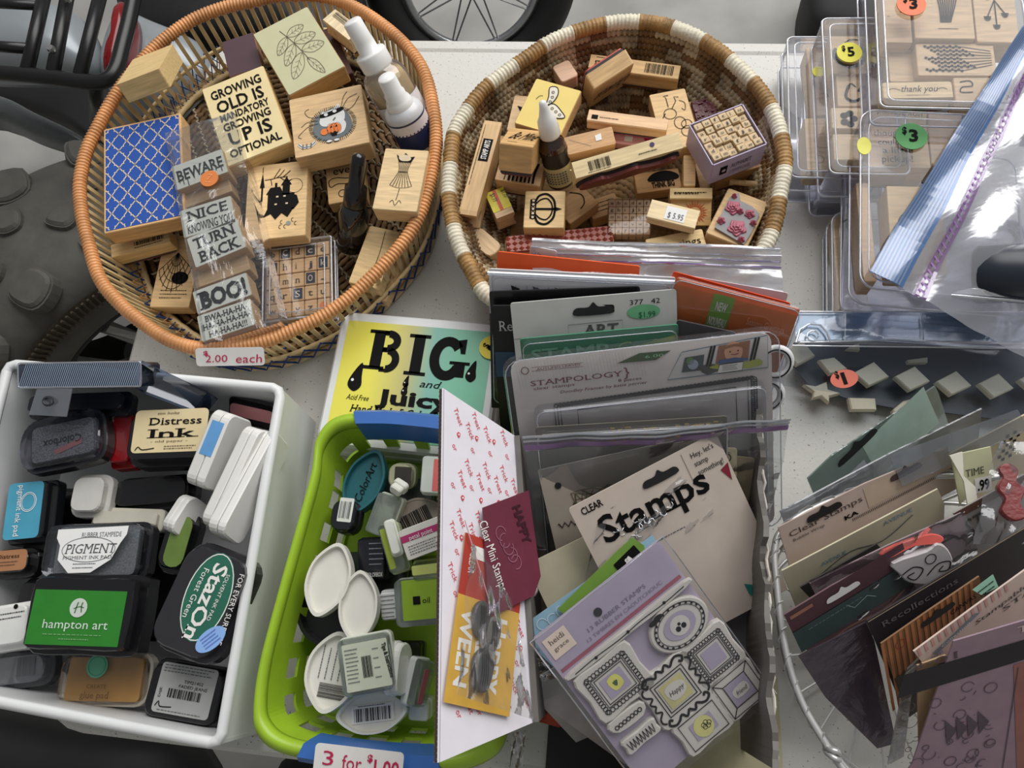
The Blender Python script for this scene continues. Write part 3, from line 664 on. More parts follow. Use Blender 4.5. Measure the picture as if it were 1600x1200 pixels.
def cubes(M_, w_, l_, rows, z0, hh, where, group, inv='', m0=.04, jit=0, colr=(214, 186, 150), serif=.6, skip=''):
    nR, nC = len(rows), max(len(r) for r in rows); cw = w_*(1-2*m0)/nC; ch = l_*(1-2*m0)/nR; r = random.Random(5); seen = {}; me = {}
    rowN = ('top', 'second', 'third', 'fourth', 'fifth', 'bottom') if nR > 5 else ('top', 'second', 'third', 'fourth', 'bottom')
    for i, row in enumerate(rows):
        for j, chh in enumerate(row):
            x = -w_*(.5-m0)+cw*(j+.5); y = l_*(.5-m0)-ch*(i+.5); dz = r.uniform(-1, 1)*jit
            dup_ = ', right one' if chh.lower() in row[:j].lower() else ''
            nm = {'.': 'a dot', '?': 'a question mark', '!': 'an exclamation mark', '&': 'an ampersand', '*': 'a star'}.get(chh, chh.upper() if chh.isalpha() else chh)
            o = thing('letter_stamp', f'small wooden cube printed {nm}, {rowN[min(i, len(rowN)-1)]} row of the {where}{dup_}', 'stamp', M_ @ Matrix.Translation((x, y, z0+dz)), group)
            k = round(cw, 4)
            if k not in me:
                g = G().prism(rr(cw*.94, ch*.94, .0006, 1), 0, hh, .0005); b_ = g.build('cube', wood(colr), o); me[k] = b_.data
            else:
                b_ = bpy.data.objects.new('cube', me[k]); C.objects.link(b_); b_.parent = o
            f = Face(cw, ch, hh, b_, 'printed_letter')
            if chh in inv: f.rect(.14, .12, .86, .88, mat((40, 46, 58), .6), 0)
            ink = mat((220, 205, 185)) if chh in inv else mat((58, 48, 44), .6)
            if chh == '*': f.disc(.5, .5, cw*.3, mat((226, 130, 70)), 1)
            else: f.txt(chh, .3, .74, .38 if chh not in 'mwMWil' else (.5 if chh in 'mwMW' else .12), .45, ink, serif=serif, lay=2)
            f.done()
o, M_, w_, l_ = case('clear case of a mixed alphabet beside the boo block', (411, 382, .052), (517, 368, .052), (410, 503, .052), .022, .002)
cubes(M_, w_, l_, ['bCdce', 'Ghijk', 'lmnO.', 'qrStu', 'wxyz*'], .002, .017, 'rattan basket case', 'mixed alphabet cubes', inv='CkGOSc')
# bottles
def axisM(a, b):
    A, B = P(*a), P(*b); Z = (A-B); L = Z.length; Z.normalize(); X = Vector((1, 0, 0)); X -= Z*X.dot(Z); X.normalize(); Y = Z.cross(X)
    return Matrix.Translation(B) @ Matrix((X, Y, Z)).transposed().to_4x4(), L
def lab(o, r_, z0, z1, m, a0=-2.6, a1=.2, name='label', art=None):
    n = 24; g = G(); g.loops([[(r_*math.cos(a0+(a1-a0)*i/n), r_*math.sin(a0+(a1-a0)*i/n), z) for i in range(n+1)] for z in (z0, z1)], False); return g.build(name, m, o, True)
amberl = mat((205, 178, 130), .15, var=.03); milk = clear((250, 250, 250), .1, 0, .08, .06)
whitep = mat((242, 242, 240), .3, var=.01); navy = mat((30, 42, 86), .4)
M_, L = axisM((549, 32, .145), (650, 205, .045))
o = thing('spray_bottle', 'tall pump spray bottle with amber liquid leaning on the rattan rim', 'bottle', M_); s = L/.15
s2 = s*1.45; G().lathe([(r*s2, z*s) for r, z in ((.001, 0), (.0185, 0), (.0195, .003), (.0195, .075), (.017, .085), (.011, .092), (.009, .094))], 28).build('bottle_body', milk, o, True)
G().lathe([(r*s2, z*s) for r, z in ((.001, .002), (.018, .002), (.018, .07), (.016, .08), (.001, .08))], 28).build('liquid', amberl, o, True)
G().lathe([(r*s2, z*s) for r, z in ((.0125, .088), (.0135, .092), (.0135, .108), (.0128, .110), (.0085, .112), (.0083, .124), (.0080, .126), (.0078, .148), (.0065, .150), (.001, .1495))], 28).build('pump_cap', whitep, o, True)
lab(o, .0198*s2, .012*s, .05*s, mat((225, 225, 228), .4), -3.4, .6); lab(o, .0199*s2, .0195*s, .024*s, navy, -3.4, .6, 'label_band')
M_, L = axisM((603, 120, .128), (655, 222, .055))
o = thing('refill_bottle', 'white capped bottle with navy and pink label below the spray bottle', 'bottle', M_); s = L/.115
s2 = s*1.5; G().lathe([(r*s2, z*s) for r, z in ((.001, 0), (.0185, 0), (.0195, .002), (.0195, .055), (.018, .062), (.0125, .069))], 28).build('bottle_body', mat((214, 214, 216), .25), o, True)
G().lathe([(r*s*1.2, z*s) for r, z in ((.0168, .055), (.0172, .058), (.0168, .07), (.015, .077), (.0128, .080), (.0128, .088), (.0112, .09), (.0108, .113), (.0095, .115), (.001, .1152))], 28).build('screw_cap', whitep, o, True)
lab(o, .0197*s2, .004*s, .034*s, navy, -3.6, .9); lab(o, .0197*s2, .034*s, .053*s, mat((232, 226, 230), .4), -3.6, .9, 'upper_label'); lab(o, .0198*s2, .050*s, .053*s, mat((50, 56, 80), .4), -3.6, .9, 'label_band')
g = G()
for i in range(22):
    a = -3.5+i*.2; g.lathe([(.0006, 0), (.0006, .0002)], 6, (0, 0, 0)) if False else g.box(.0199*s2*math.cos(a)-.0006, .0199*s2*math.sin(a)-.0006, .035*s, .0199*s2*math.cos(a)+.0006, .0199*s2*math.sin(a)+.0006, .0362*s)
g.build('dotted_line', navy, o)
M_, L = axisM((561, 240, .12), (548, 386, .03))
o = thing('dropper_bottle', 'glossy black dropper bottle lying between the ever stamp and the dress stamp', 'bottle', M_); s = L/.085
G().lathe([(r*s, z*s) for r, z in ((.001, 0), (.011, 0), (.012, .002), (.012, .034), (.009, .040), (.006, .043))], 24).build('glass_body', mat((12, 12, 16), .06, coat=1), o, True)
G().lathe([(r*s, z*s) for r, z in ((.0085, .040), (.009, .042), (.0085, .056), (.006, .058), (.006, .076), (.0048, .083), (.001, .085))], 24).build('dropper_cap', BLACK, o, True)
o = thing('price_tag', 'white tag with red handwriting two dollars each, clipped to the rattan rim', 'tag', frame3((305, 544, .092), (412, 542, .092), (320, 572, .084))[0])
_, w_, l_ = frame3((305, 544, .092), (412, 542, .092), (320, 572, .084))
G().prism(rr(w_, l_, .003, 3), 0, .0006).build('card', PAPER, o); f = Face(w_, l_, .0006, o); red = mat((190, 30, 80), .6)
f.txt('2.00', .14, .78, .32, .4, red, shear=.1); f.txt('$', .12, .38, .07, .22, red, bold=.03); f.txt('each', .58, .84, .38, .46, red, shear=.15); f.done()

# ================================================================ stamps in the coiled basket
def fly(f):
    f.line([(.20, .42), (.24, .34), (.30, .32)], .0005, smooth=3)
    for pts in ([(.42, .30), (.36, .12), (.50, .08), (.58, .20), (.56, .38), (.46, .50)], [(.46, .50), (.60, .42), (.80, .52), (.92, .62), (.74, .68), (.56, .62)], [(.56, .64), (.76, .70), (.90, .86), (.72, .84), (.58, .74)]):
        f.poly(pts, mat((222, 214, 196)), 1, 3); f.line(pts, .0009, INK, True, 2, 3)
    for u, v in ((.47, .2), (.5, .3), (.5, .4), (.6, .52), (.7, .56), (.8, .6), (.7, .76), (.78, .8)): f.ring(u, v, .0012, .0005, lay=3)
stamp('yellow tinted butterfly stamp at the pile top left', (838, 122, .092), (909, 142, .092), (808, 194, .092), .02, (212, 180, 140), fly, GR, top=(226, 200, 106))
stamp('plain block under the butterfly stamp, black shape on its edge', (804, 148, .068), (846, 152, .068), (790, 204, .068), .018, (216, 192, 160), lambda f: f.poly([(.2, .3), (.5, .35), (.4, .5)]), GR)
stamp('block reading be mine in script below the butterfly', (797, 199, .094), (848, 205, .094), (780, 223, .094), .03, (206, 172, 126), lambda f: (f.txt('Be Mine', .15, .68, .72, .45, shear=.4), f.small(.2, .8, .5, .95, 1)), GR, solve=True)
def artslab(f):
    f.rect(.56, .25, .80, .80, INK); f.txt('STAMP ARTS', .58, .68, .2, .3, PAPER, bold=.02, lay=2); f.line([(.4, .15), (.95, .15)], .0003); f.small(.3, .1, .95, .2, 1)
stamp('long narrow block with a black lettered label against the left wall', (716, 333, .074), (757, 187, .074), (744, 338, .074), .03, (210, 184, 148), artslab, GR, groove='x')
stamp('zebra striped stamp right of the long narrow block', (782, 246, .066), (852, 256, .066), (762, 279, .066), .024, (214, 184, 150), lambda f: [f.line([(.3+.09*k, .95), (.32+.085*k, .5), (.45+.07*k, .05)], .0022-.0002*(k % 3), smooth=4) for k in range(7)] and f.line([(.2, .95), (.24, .3), (.4, .02)], .0008, smooth=3), GR)
o, w_, l_ = stamp('small upright stamp with yellow and red price label', (758, 303, .055), (786, 292, .055), (770, 344, .055), .026, (220, 196, 168), None, GR, groove='x')
f = Face(w_, l_, .026, o, 'price_label'); f.rect(0, 0, 1, .78, mat((238, 226, 60), .5)); f.rect(.38, 0, .56, .78, mat((222, 90, 50)), 1); f.txt('$1.77', .8, .1, .5, .16, grey, rot=-90, lay=2); f.txt('$1.77', .2, .1, .5, .16, grey, rot=-90, lay=2); f.done()
def crown(f):
    for v in (.28, .38, .5, .62, .72): f.disc(.22, v, .0022, INK, 1); f.disc(.22, v, .0013, mat((225, 205, 170)), 2)
    f.line([(.16, .24), (.16, .76)], .0012); f.line([(.28, .24), (.28, .76)], .0012)
    for s in (-1, 1):
        f.line([(.28, .5+s*.22), (.36, .5+s*.36), (.55, .5+s*.40), (.72, .5+s*.24), (.76, .5)], .0022, smooth=4); f.line([(.28, .5+s*.14), (.4, .5+s*.25), (.55, .5+s*.28), (.66, .5+s*.16), (.7, .5)], .0014, smooth=4)
    f.line([(.28, .5), (.78, .5)], .0022); f.poly([(.78, .45), (.93, .5), (.78, .55)])
stamp('square stamp with a sideways black crown', (821, 298, .066), (884, 298, .066), (816, 356, .066), .022, (228, 204, 160), crown, GR)
stamp('diamond turned block with a curved black line right of the crown', (860, 318, .045), (905, 285, .045), (888, 352, .045), .02, (196, 164, 122), lambda f: f.line([(.6, .1), (.8, .4), (.7, .7), (.5, .8)], .001, smooth=4), GR)
# lattice rubber face up
M_, w_, l_ = frame3((788, 368, .056), (957, 350, .05), (791, 393, .056), .02)
o = thing('rubber_stamp', 'long terracotta rubber stamp with raised lattice lying face up', 'stamp', M_, GR)
G().prism(rr(w_, l_, .004, 3), 0, .014).build('wood_block', wood((200, 160, 130)), o); terra = mat((158, 78, 62), .35, var=.1)
G().prism(rr(w_*.99, l_*.98, .004, 3), .014, .018, .001).build('rubber_die', terra, o)
g = G(); nn = 17
for i in range(nn):
    for j in range(3):
        x = -w_/2+w_*(i+.5)/nn; y = -l_/2+l_*(j+.5)/3; a, b_ = w_/nn*.48, l_/6*.95
        g.add([(x-a, y, .018), (x, y-b_, .018), (x+a, y, .018), (x, y+b_, .018), (x, y, .0208)], [(0, 1, 4), (1, 2, 4), (2, 3, 4), (3, 0, 4)])
o2 = g.build('raised_lattice', terra, o); o2['kind'] = 'stuff'
stamp('round cornered blank block at the basket lower left', (748, 352, .05), (786, 384, .05), (729, 372, .05), .024, (214, 192, 164), None, GR, r=.006, rub=RUB)
stamp('pale block edge poking out behind the pennant packet', (741, 398, .03), (786, 420, .03), (735, 425, .03), .02, (216, 196, 166), None, GR)
# long barcode stamp tilted to show its dark red rubber
A, B = P(893, 254, .105), P(1060, 206, .105); D = P(900, 279, .100)
M_, w_, l_ = frame3(A, B, D, .03)
tilt = M_ @ Matrix.Translation((0, 0, 0))
o = thing('rubber_stamp', 'longest cream stamp with barcode and dark red rubber showing on its front', 'stamp', M_, GR)
pf = [(-l_/2, 0), (l_/2, 0), (l_/2, .006)]+[(l_/2-.003*math.sin(math.pi*k/6), .006+.018*k/6) for k in range(7)]+[(l_/2, .03), (-l_/2, .03)]
G().loops([[(x, y, z) for y, z in pf] for x in (-w_/2, w_/2)], True, True, True).build('wood_block', wood((232, 220, 188)), o)
f = Face(w_, l_, .03, o); f.bars(.14, .22, .34, .80, seed=9); f.small(.12, .82, .34, .95, 1); f.disc(.74, .3, .0022, mat((80, 60, 110))); f.small(.6, .55, .78, .75, 1); f.done()
g = G(); out = [(-.46, .004), (-.3, .002), (.0, .004), (.42, .010), (.47, .020), (.40, .024), (.30, .020), (.12, .024), (.05, .028), (-.08, .024), (-.2, .022), (-.28, .026), (-.42, .020), (-.47, .012)]
q = crom([Vector((x*w_, z, 0)) for x, z in out], 4)
g.loops([[(p.x*s, -l_/2-d, .014+(p.y-.014)*s) for p in q] for s, d in ((1.02, 0), (1.02, .003))], True, False, True).build('foam_cushion', mat((40, 34, 36), .8), o)
g = G(); g.loops([[(p.x*s, -l_/2-d, .014+(p.y-.014)*s) for p in q] for s, d in ((.98, .003), (.97, .006), (.92, .0065))], True, False, True).build('rubber_die', RUB, o)
stamp('light wood handle block lying above the longest stamp', (921, 170, .088), (1045, 186, .088), (917, 188, .088), .016, (226, 196, 168), lambda f: (f.rect(.05, .45, .13, .8, INK), f.small(.15, .5, .4, .7, 1)), GR, groove=True, rub=RUBP)
o, _, _ = stamp('pink label strip stamp with a red heart under the handle block', (962, 200, .070), (1046, 210, .070), (964, 224, .070), .012, (222, 170, 186), lambda f: (f.poly([(.55, .45), (.62, .2), (.7, .35), (.78, .2), (.82, .5), (.68, .9)], mat((180, 40, 80)), 1, 3), f.rect(.2, .2, .35, .8, PAPER)), GR)
stamp('blank block with a white diamond sticker', (880, 215, .090), (956, 197, .090), (885, 243, .086), .022, (206, 172, 138), lambda f: (f.poly([(.62, .3), (.75, .25), (.74, .6), (.62, .62)], WHITE), f.line([(.1, .2), (.5, .8)], .0003, grey)), GR)
stamp('stamp with looping script leaning across the pile top', (928, 140, .092), (991, 99, .100), (922, 168, .078), .02, (218, 190, 152), lambda f: (f.txt('and now a hug for', .05, .65, .88, .35, shear=.3),), GR, solve=True, rub=mat((224, 110, 96)))
stamp('long block with lettering and barcode against the back wall', (924, 84, .068), (1064, 102, .068), (920, 106, .066), .024, (206, 178, 136), lambda f: (f.txt('STAMPINGTON', .06, .72, .42, .3, bold=.02), f.bars(.62, .15, .94, .8, seed=2), f.small(.07, .1, .2, .25, 1)), GR, groove=True)
stamp('small pinkish block at the back beside the lettered block', (862, 104, .07), (888, 92, .07), (872, 132, .07), .02, (206, 178, 162), None, GR, r=.003, rub=RUB)
def bird(f):
    f.ring(.42, .40, .006, .0006); f.line([(.2, .45), (.3, .38), (.24, .42)], .0008); f.ring(.62, .58, .0055, .0006, ry=.007); f.ring(.78, .62, .005, .0006); f.ring(.76, .74, .006, .0006)
    f.line([(.42, .28), (.42, .12), (.36, .08), (.5, .08)], .0007); f.line([(.5, .32), (.66, .2), (.64, .12), (.76, .14)], .0007); f.line([(.75, .2), (.88, .26), (.84, .38), (.76, .34)], .0006, smooth=4)
stamp('large stamp with a drawn bird at the basket upper right', (1014, 148, .064), (1070, 137, .064), (1020, 240, .064), .022, (216, 190, 150), bird, GR)
M_, w_, l_ = frame3((1073, 156, .045), (1116, 147, .045), (1082, 196, .045), .016)
o = thing('rubber_stamp', 'small stamp lying face up with a dark maroon rubber square', 'stamp', M_, GR)
G().prism(rr(w_, l_, .002), 0, .013, .001).build('wood_block', wood((196, 176, 140)), o)
G().prism(rr(w_*.8, l_*.8, .002), .013, .017, .001).build('rubber_die', mat((96, 36, 44), .35, bump=1, bscale=200), o)
g = G()
for k in range(14): x = -w_*.35+w_*.7*random.random(); y = -l_*.35+l_*.7*random.random(); g.box(x-.0012, y-.0008, .017, x+.0012, y+.0008, .0185)
g.build('raised_letters', mat((110, 44, 50), .3), o)
# lilac box of letter cubes
M_, w_, l_ = frame3((1079, 193, .10), (1160, 161, .10), (1107, 258, .10), .032)
o = thing('letter_box', 'open lilac cardboard tray packed with small letter cubes', 'box', M_); lilac = mat((186, 176, 206), .5, var=.03)
for nm, b_ in (('front_panel', (-w_/2, -l_/2-.001, 0, w_/2, -l_/2, .03)), ('back_panel', (-w_/2, l_/2, 0, w_/2, l_/2+.001, .03)), ('side_panel', (-w_/2-.001, -l_/2, 0, -w_/2, l_/2, .03)), ('side_panel', (w_/2, -l_/2, 0, w_/2+.001, l_/2, .03)), ('base_panel', (-w_/2, -l_/2, 0, w_/2, l_/2, .001))):
    G().box(*b_).build(nm, lilac, o)
fr_ = bpy.data.objects.new('front_label', None); C.objects.link(fr_); fr_.parent = o
fr_.matrix_local = Matrix.Translation((0, -l_/2-.001, .015)) @ Matrix.Rotation(math.pi/2, 4, 'X')
f = Face(w_, .03, 0, fr_, 'printed_lettering'); f.rect(.16, .3, .3, .7, INK); f.disc(.23, .5, .002, lilac, 2); f.txt('ALPHABET', .36, .5, .4, .2, mat((70, 60, 90)), serif=.7); f.txt('LOWERCASE', .36, .8, .4, .16, mat((110, 100, 130)), serif=.5); f.done()
cubes(M_, w_, l_, ['iuftlu', 'avpjcn', 'rboqyb', 'shzkj&', 'deufxg', 'amnrwe'], .008, .022, 'lilac tray', 'letter cubes in the lilac tray', m0=.03, jit=.002, colr=(204, 186, 160))
stamp('brown block under the lilac tray', (1108, 258, .055), (1190, 232, .055), (1114, 284, .055), .022, (168, 132, 92), None, GR)
# turned wooden peg
M_, L = axisM((1207, 290, .05), (1140, 284, .045))
o = thing('turned_handle', 'turned pale wooden handle with a knob end beside the right wall', 'handle', M_)
G().lathe([(r*L/.07, z*L/.07) for r, z in ((.001, 0), (.006, 0), (.006, .004), (.0045, .01), (.005, .03), (.0045, .052), (.004, .057), (.008, .060), (.009, .064), (.008, .069), (.001, .070))], 20).build('turned_knob', wood((214, 190, 150)), o, True)
# pink floral stamp face up
M_, w_, l_ = frame3((1140, 287, .075), (1204, 311, .075), (1122, 366, .075), .028)
o = thing('rubber_stamp', 'stamp lying face up with raised pink rubber roses', 'stamp', M_, GR)
G().prism(rr(w_, l_, .002), 0, .022, .001).build('wood_block', wood((206, 180, 142)), o)
G().prism([(x*w_, y*l_) for x, y in ((-.36, -.36), (.1, -.42), (.40, -.46), (.44, -.2), (.42, .2), (.2, .28), (-.1, .30), (-.22, .44), (-.36, .3))], .022, .0245).build('foam_cushion', mat((150, 148, 150), .7), o)
def rose(x, y, R_):
    g = G()
    for k, (s, z) in enumerate(((1, .026), (.75, .0272), (.5, .0284), (.26, .0296))):
        n = 5 if k < 3 else 4
        g.prism([(x+R_*s*(1+.16*math.cos(n*t_+k))*math.cos(t_), y+R_*s*(1+.16*math.cos(n*t_+k))*math.sin(t_)) for t_ in [2*math.pi*i/20 for i in range(20)]], .0245, z, .0006)
    g.build('rubber_rose', RUBP, o)
for x, y, r_ in ((-.18, .12, .28), (.1, -.22, .32), (.22, .12, .18), (.38, -.02, .12), (-.28, .34, .1), (.3, -.4, .13), (-.3, -.2, .15), (0, .1, .12)): rose(x*w_, y*l_, r_*w_*.62)
f = Face(w_, .02, 0, o)
stamp('small block with an orange sun printed on its front', (1047, 293, .064), (1113, 293, .064), (1047, 311, .062), .026, (226, 204, 160), lambda f: (f.small(.1, .3, .9, .6, 1), f.bars(.1, .45, .7, .6)), GR, groove=True)
M2, w2, l2 = frame3((1048, 312, .058), (1112, 312, .058), (1047, 352, .048), .01)
o = thing('sun_stamp', 'wooden stamp face with an orange sun behind the 5.95 block', 'stamp', M2, GR); G().prism(rr(w2, l2, .001), 0, .010).build('wood_block', wood((222, 190, 140)), o)
f = Face(w2, l2, .010, o); sun = mat((200, 96, 40), .6)
for k in range(24):
    a = 2*math.pi*k/24; f.poly([(.6+.2*math.cos(a-.1), .5+.3*math.sin(a-.1)), (.6+.34*math.cos(a), .5+.52*math.sin(a)) if k % 2 else (.6+.3*math.cos(a), .5+.42*math.sin(a)), (.6+.2*math.cos(a+.1), .5+.3*math.sin(a+.1))], sun)
f.ring(.6, .5, w2*.17, .0012, sun, ry=l2*.26); f.done()
stamp('cream block with a white 5.95 price label', (1019, 311, .082), (1094, 329, .082), (1013, 340, .080), .016, (236, 224, 196), lambda f: (f.rect(.34, .15, .76, .85, WHITE), f.txt('$ 5.95', .4, .75, .32, .3, grey, lay=2)), GR, groove=True, rub=RUB)
o, M_, w_, l_ = case('clear case holding the lowercase alphabet sheet', (950, 309, .05), (1018, 309, .05), (944, 366, .05), .012, .001, edge=False)
cubes(M_, w_, l_, ['abcdef', 'ghijkl', 'mnopqr', 'stuvwx', 'yz?!&.'], .001, .009, 'flat clear case', 'lowercase cubes in the flat clear case', m0=.02, colr=(206, 182, 156), serif=.3)
stamp('stamp reading blessings cut off by the zip bag', (1008, 374, .062), (1097, 357, .062), (1012, 400, .062), .02, (232, 212, 168), lambda f: f.txt('blessings', .2, .85, .72, .42, serif=.3), GR)
stamp('stamp reading think big below the longest stamp', (990, 272, .045), (1060, 262, .045), (994, 303, .045), .018, (196, 160, 112), lambda f: (f.poly([(.3, .5), (.4, .15), (.7, .05), (.95, .3), (.9, .55)], INK, 1, 3), f.txt('THINK BIG', .35, .85, .5, .28, bold=.03)), GR)
stamp('narrow upright light block beside think big', (1068, 242, .062), (1087, 242, .062), (1069, 291, .060), .02, (222, 192, 150), None, GR)
stamp('low block wedged beneath the longest stamp', (915, 315, .03), (960, 300, .03), (922, 345, .03), .02, (190, 158, 116), lambda f: f.small(.1, .2, .9, .8, 3), GR)
stamp('block lying between the bottle and the zebra stamp', (828, 262, .03), (900, 262, .03), (830, 300, .03), .02, (186, 154, 112), None, GR)
stamp('block at the basket floor below the bird stamp', (1075, 205, .03), (1110, 200, .03), (1080, 300, .03), .018, (170, 138, 96), None, GR)
stamp('small dark stamp beside the rim under the blank round cornered block', (800, 330, .025), (850, 330, .025), (800, 380, .025), .015, (150, 118, 82), None, GR)
M_, L = axisM((847, 157, .135), (877, 285, .05))
o = thing('ink_bottle', 'small brown ink bottle with a white nozzle cap', 'bottle', M_); s = L/.095
G().lathe([(r*s, z*s) for r, z in ((.001, 0), (.0125, 0), (.0135, .002), (.0135, .045), (.011, .052), (.008, .055), (.008, .06))], 28).build('glass_body', mat((52, 34, 22), .12, coat=.8), o, True)
G().lathe([(r*s, z*s) for r, z in ((.0095, .056), (.0105, .058), (.0092, .074), (.0065, .079), (.0042, .088), (.0035, .093), (.001, .095))], 24).build('nozzle_cap', whitep, o, True)
lab(o, .0137*s, .004*s, .026*s, mat((196, 182, 130), .5), -3.4, .4); lab(o, .0138*s, .026*s, .042*s, mat((28, 24, 22), .4), -3.4, .4, 'dark_label')
g = G()
for k, z in enumerate((.008, .011, .014, .017, .020)):
    for q in range(9):
        a = -2.6+q*.22; g.box(.0138*s*math.cos(a)-.0008, .0138*s*math.sin(a)-.0006, z*s, .0138*s*math.cos(a)+.0008, .0138*s*math.sin(a)+.0002, (z+.0012)*s)
g.build('fine_print', grey, o)

# ================================================================ clear stamp cases, upper right
GC = 'stamp blocks in the clear cases'
def inner(label, A, B, D, t, art=None, c=(206, 186, 158), **k): return stamp(label, A, B, D, t, c, art, GC, **k)
stk = lambda n: (lambda f: (f.txt('$', .22, .42, .14, .26, bold=.03), f.txt(n, .42, .70, .14 if n == '1' else .28, .44, bold=.03)))
case('tall clear case standing leftmost beside the coiled basket', (1230, 57, .055), (1360, 57, .055), (1238, 276, .055), .045)
inner('upper tall wood block in the leftmost clear case', (1259, 74, .046), (1290, 72, .046), (1257, 182, .046), .03, lambda f: f.line([(.6, .6), (.75, .75)], .001))
inner('lower tall wood block with a round flower in the leftmost clear case', (1257, 184, .046), (1290, 184, .046), (1256, 266, .046), .03, lambda f: (f.ring(.8, .45, .008, .0005), f.ring(.6, .8, .004, .0005)))
sticker('yellow dot on the rim of the leftmost clear case', 1279, 112, .056, .006, (228, 222, 70), None)
case('second clear case with a yellow five dollar dot', (1284, 28, .085), (1400, 27, .085), (1291, 270, .085), .075)
def cherries(f): f.ring(.5, .5, .014, .004, mat((60, 60, 64)), a0=150, a1=400); f.line([(.3, .3), (.5, .12), (.75, .12)], .0012, smooth=3)
inner('square block behind the five dollar dot', (1295, 56, .075), (1357, 56, .075), (1292, 115, .075), .03, cherries, cushion=False)
inner('block with a black swirl below the five dollar dot', (1306, 117, .072), (1360, 117, .072), (1305, 166, .072), .03, lambda f: (f.line([(.35, .35), (.25, .7), (.45, .85), (.7, .75), (.9, .6), (.75, .4), (.62, .55)], .003, smooth=5), f.line([(.25, .55), (.4, .3), (.55, .4)], .0015, smooth=4)), cushion=False)
inner('small block with a black five petal flower', (1298, 168, .078), (1346, 168, .078), (1299, 201, .078), .02, lambda f: [f.disc(.55+.17*math.cos(a), .55+.26*math.sin(a), .0035) for a in [6.28*k/5 for k in range(5)]] and f.disc(.55, .55, .0012, PAPER, 2), c=(216, 200, 172), cushion=False)
inner('blank small block below the flower block', (1301, 209, .076), (1346, 209, .076), (1303, 250, .076), .02, None, c=(216, 200, 172), cushion=False)
sticker('yellow five dollar dot on the second clear case', 1327, 82, .0875, .0115, (228, 220, 60), stk('5'), rot=.1)
case('large clear case at the top right with botanical stamps', (1364, -70, .125), (1640, -70, .125), (1368, 166, .125), .05)
def blos(f):
    r = random.Random(2)
    for k in range(9):
        u = .18+.075*k; f.line([(.45+.02*k, .80), (.42+.04*k, .5), (u, .1+.06*(k % 3))], .0012, smooth=4)
        for q in range(2): uu, vv = u+.03*q, .12+.2*q+.06*(k % 3); f.poly([(uu, vv), (uu+.05, vv-.05), (uu+.07, vv), (uu+.03, vv+.03)], INK, 1, 2)
    f.small(.4, .86, .75, .9, 1)
def dand(f):
    for (a, b) in (((.5, .1), (.35, .45)), ((.5, .1), (.5, .8)), ((.5, .1), (.75, .42)), ((.5, .5), (.3, .7)), ((.5, .5), (.72, .66))):
        f.line([a, b], .0012)
        for k in range(7): t = math.pi*k/6; f.line([b, (b[0]+.09*math.cos(t), b[1]+.05*math.sin(t))], .0013)
inner('upright block reading wish you with script', (1378, -44, .108), (1418, -44, .108), (1379, 66, .108), .03, lambda f: (f.txt('wish you', .60, .08, .75*2.4, .16*1.2, shear=.3, rot=-90), f.small(.1, .5, .2, .9, 1)), groove='x')
inner('block with blossoming twigs behind the orange three dollar dot', (1421, -62, .110), (1512, -62, .110), (1421, 60, .110), .03, blos)
inner('block with dandelion seed heads at the top right', (1514, -62, .108), (1578, -62, .108), (1515, 66, .108), .03, dand)
inner('plain rounded wood block below the wish you block', (1386, 70, .095), (1424, 70, .095), (1387, 128, .095), .02, None, c=(196, 176, 148))
def berr(f):
    r = random.Random(4)
    for k in range(7):
        v = .12+.12*k; f.line([(.95, .25+.07*k), (.6, v), (.15+.08*(k % 3), v)], .0007)
        for q in range(12): f.disc(.12+.08*(k % 3)+.04*q, v+.02*((q % 2)*2-1), .0014)
inner('wide block with berry sprigs', (1430, 68, .105), (1552, 68, .105), (1428, 118, .105), .03, berr)
inner('block reading thank you in script', (1378, 129, .108), (1487, 127, .108), (1379, 154, .108), .02, lambda f: (f.txt('thank you', .25, .62, .52, .38, shear=.25), f.line([(.08, .5), (.15, .4), (.25, .52)], .0006, smooth=3), f.line([(.77, .5), (.85, .4), (.92, .5)], .0006, smooth=3), f.small(.33, .78, .68, .88, 1)), c=(214, 198, 166))
inner('block with rounded outlines at the right of thank you', (1489, 121, .105), (1552, 121, .105), (1489, 160, .105), .02, lambda f: (f.line([(.15, .2), (.4, .15), (.45, .35), (.2, .4), (.15, .6), (.45, .6)], .0012, smooth=4),), c=(206, 186, 158))
sticker('orange three dollar dot on the top right case', 1424, 7, .1275, .0125, (230, 110, 60), stk('3'))
case('front clear case with a green three dollar dot under the zip bag', (1345, 170, .10), (1640, 185, .10), (1306, 446, .10), .06, r=.014)
case('lower clear case stacked under the front one', (1300, 330, .04), (1600, 345, .04), (1296, 505, .04), .035, r=.012)
inner('block reading thought you could use a little pickup', (1352, 192, .082), (1447, 192, .082), (1350, 262, .082), .035, lambda f: (f.txt('thought you', .12, .30, .80, .14), f.txt('could use', .18, .50, .62, .14), f.txt('a little', .24, .68, .5, .14), f.txt('pickup!', .22, .88, .5, .15), f.small(.28, .93, .6, .97, 1)), c=(212, 188, 148))
inner('rounded block beside the little pickup block', (1449, 192, .080), (1500, 192, .080), (1449, 262, .080), .03, None, r=.005)
inner('tall block edge along the left wall of the front case', (1337, 285, .075), (1356, 285, .075), (1330, 440, .075), .03, None, c=(204, 178, 148))
inner('block with drawn cupcake outlines under the zip bag', (1385, 290, .078), (1470, 292, .078), (1362, 425, .078), .03, lambda f: (f.ring(.35, .42, .008, .0006, a0=0, a1=180), f.ring(.3, .50, .010, .0006, ry=.004), f.ring(.3, .62, .012, .0006, ry=.004)), c=(212, 190, 152))
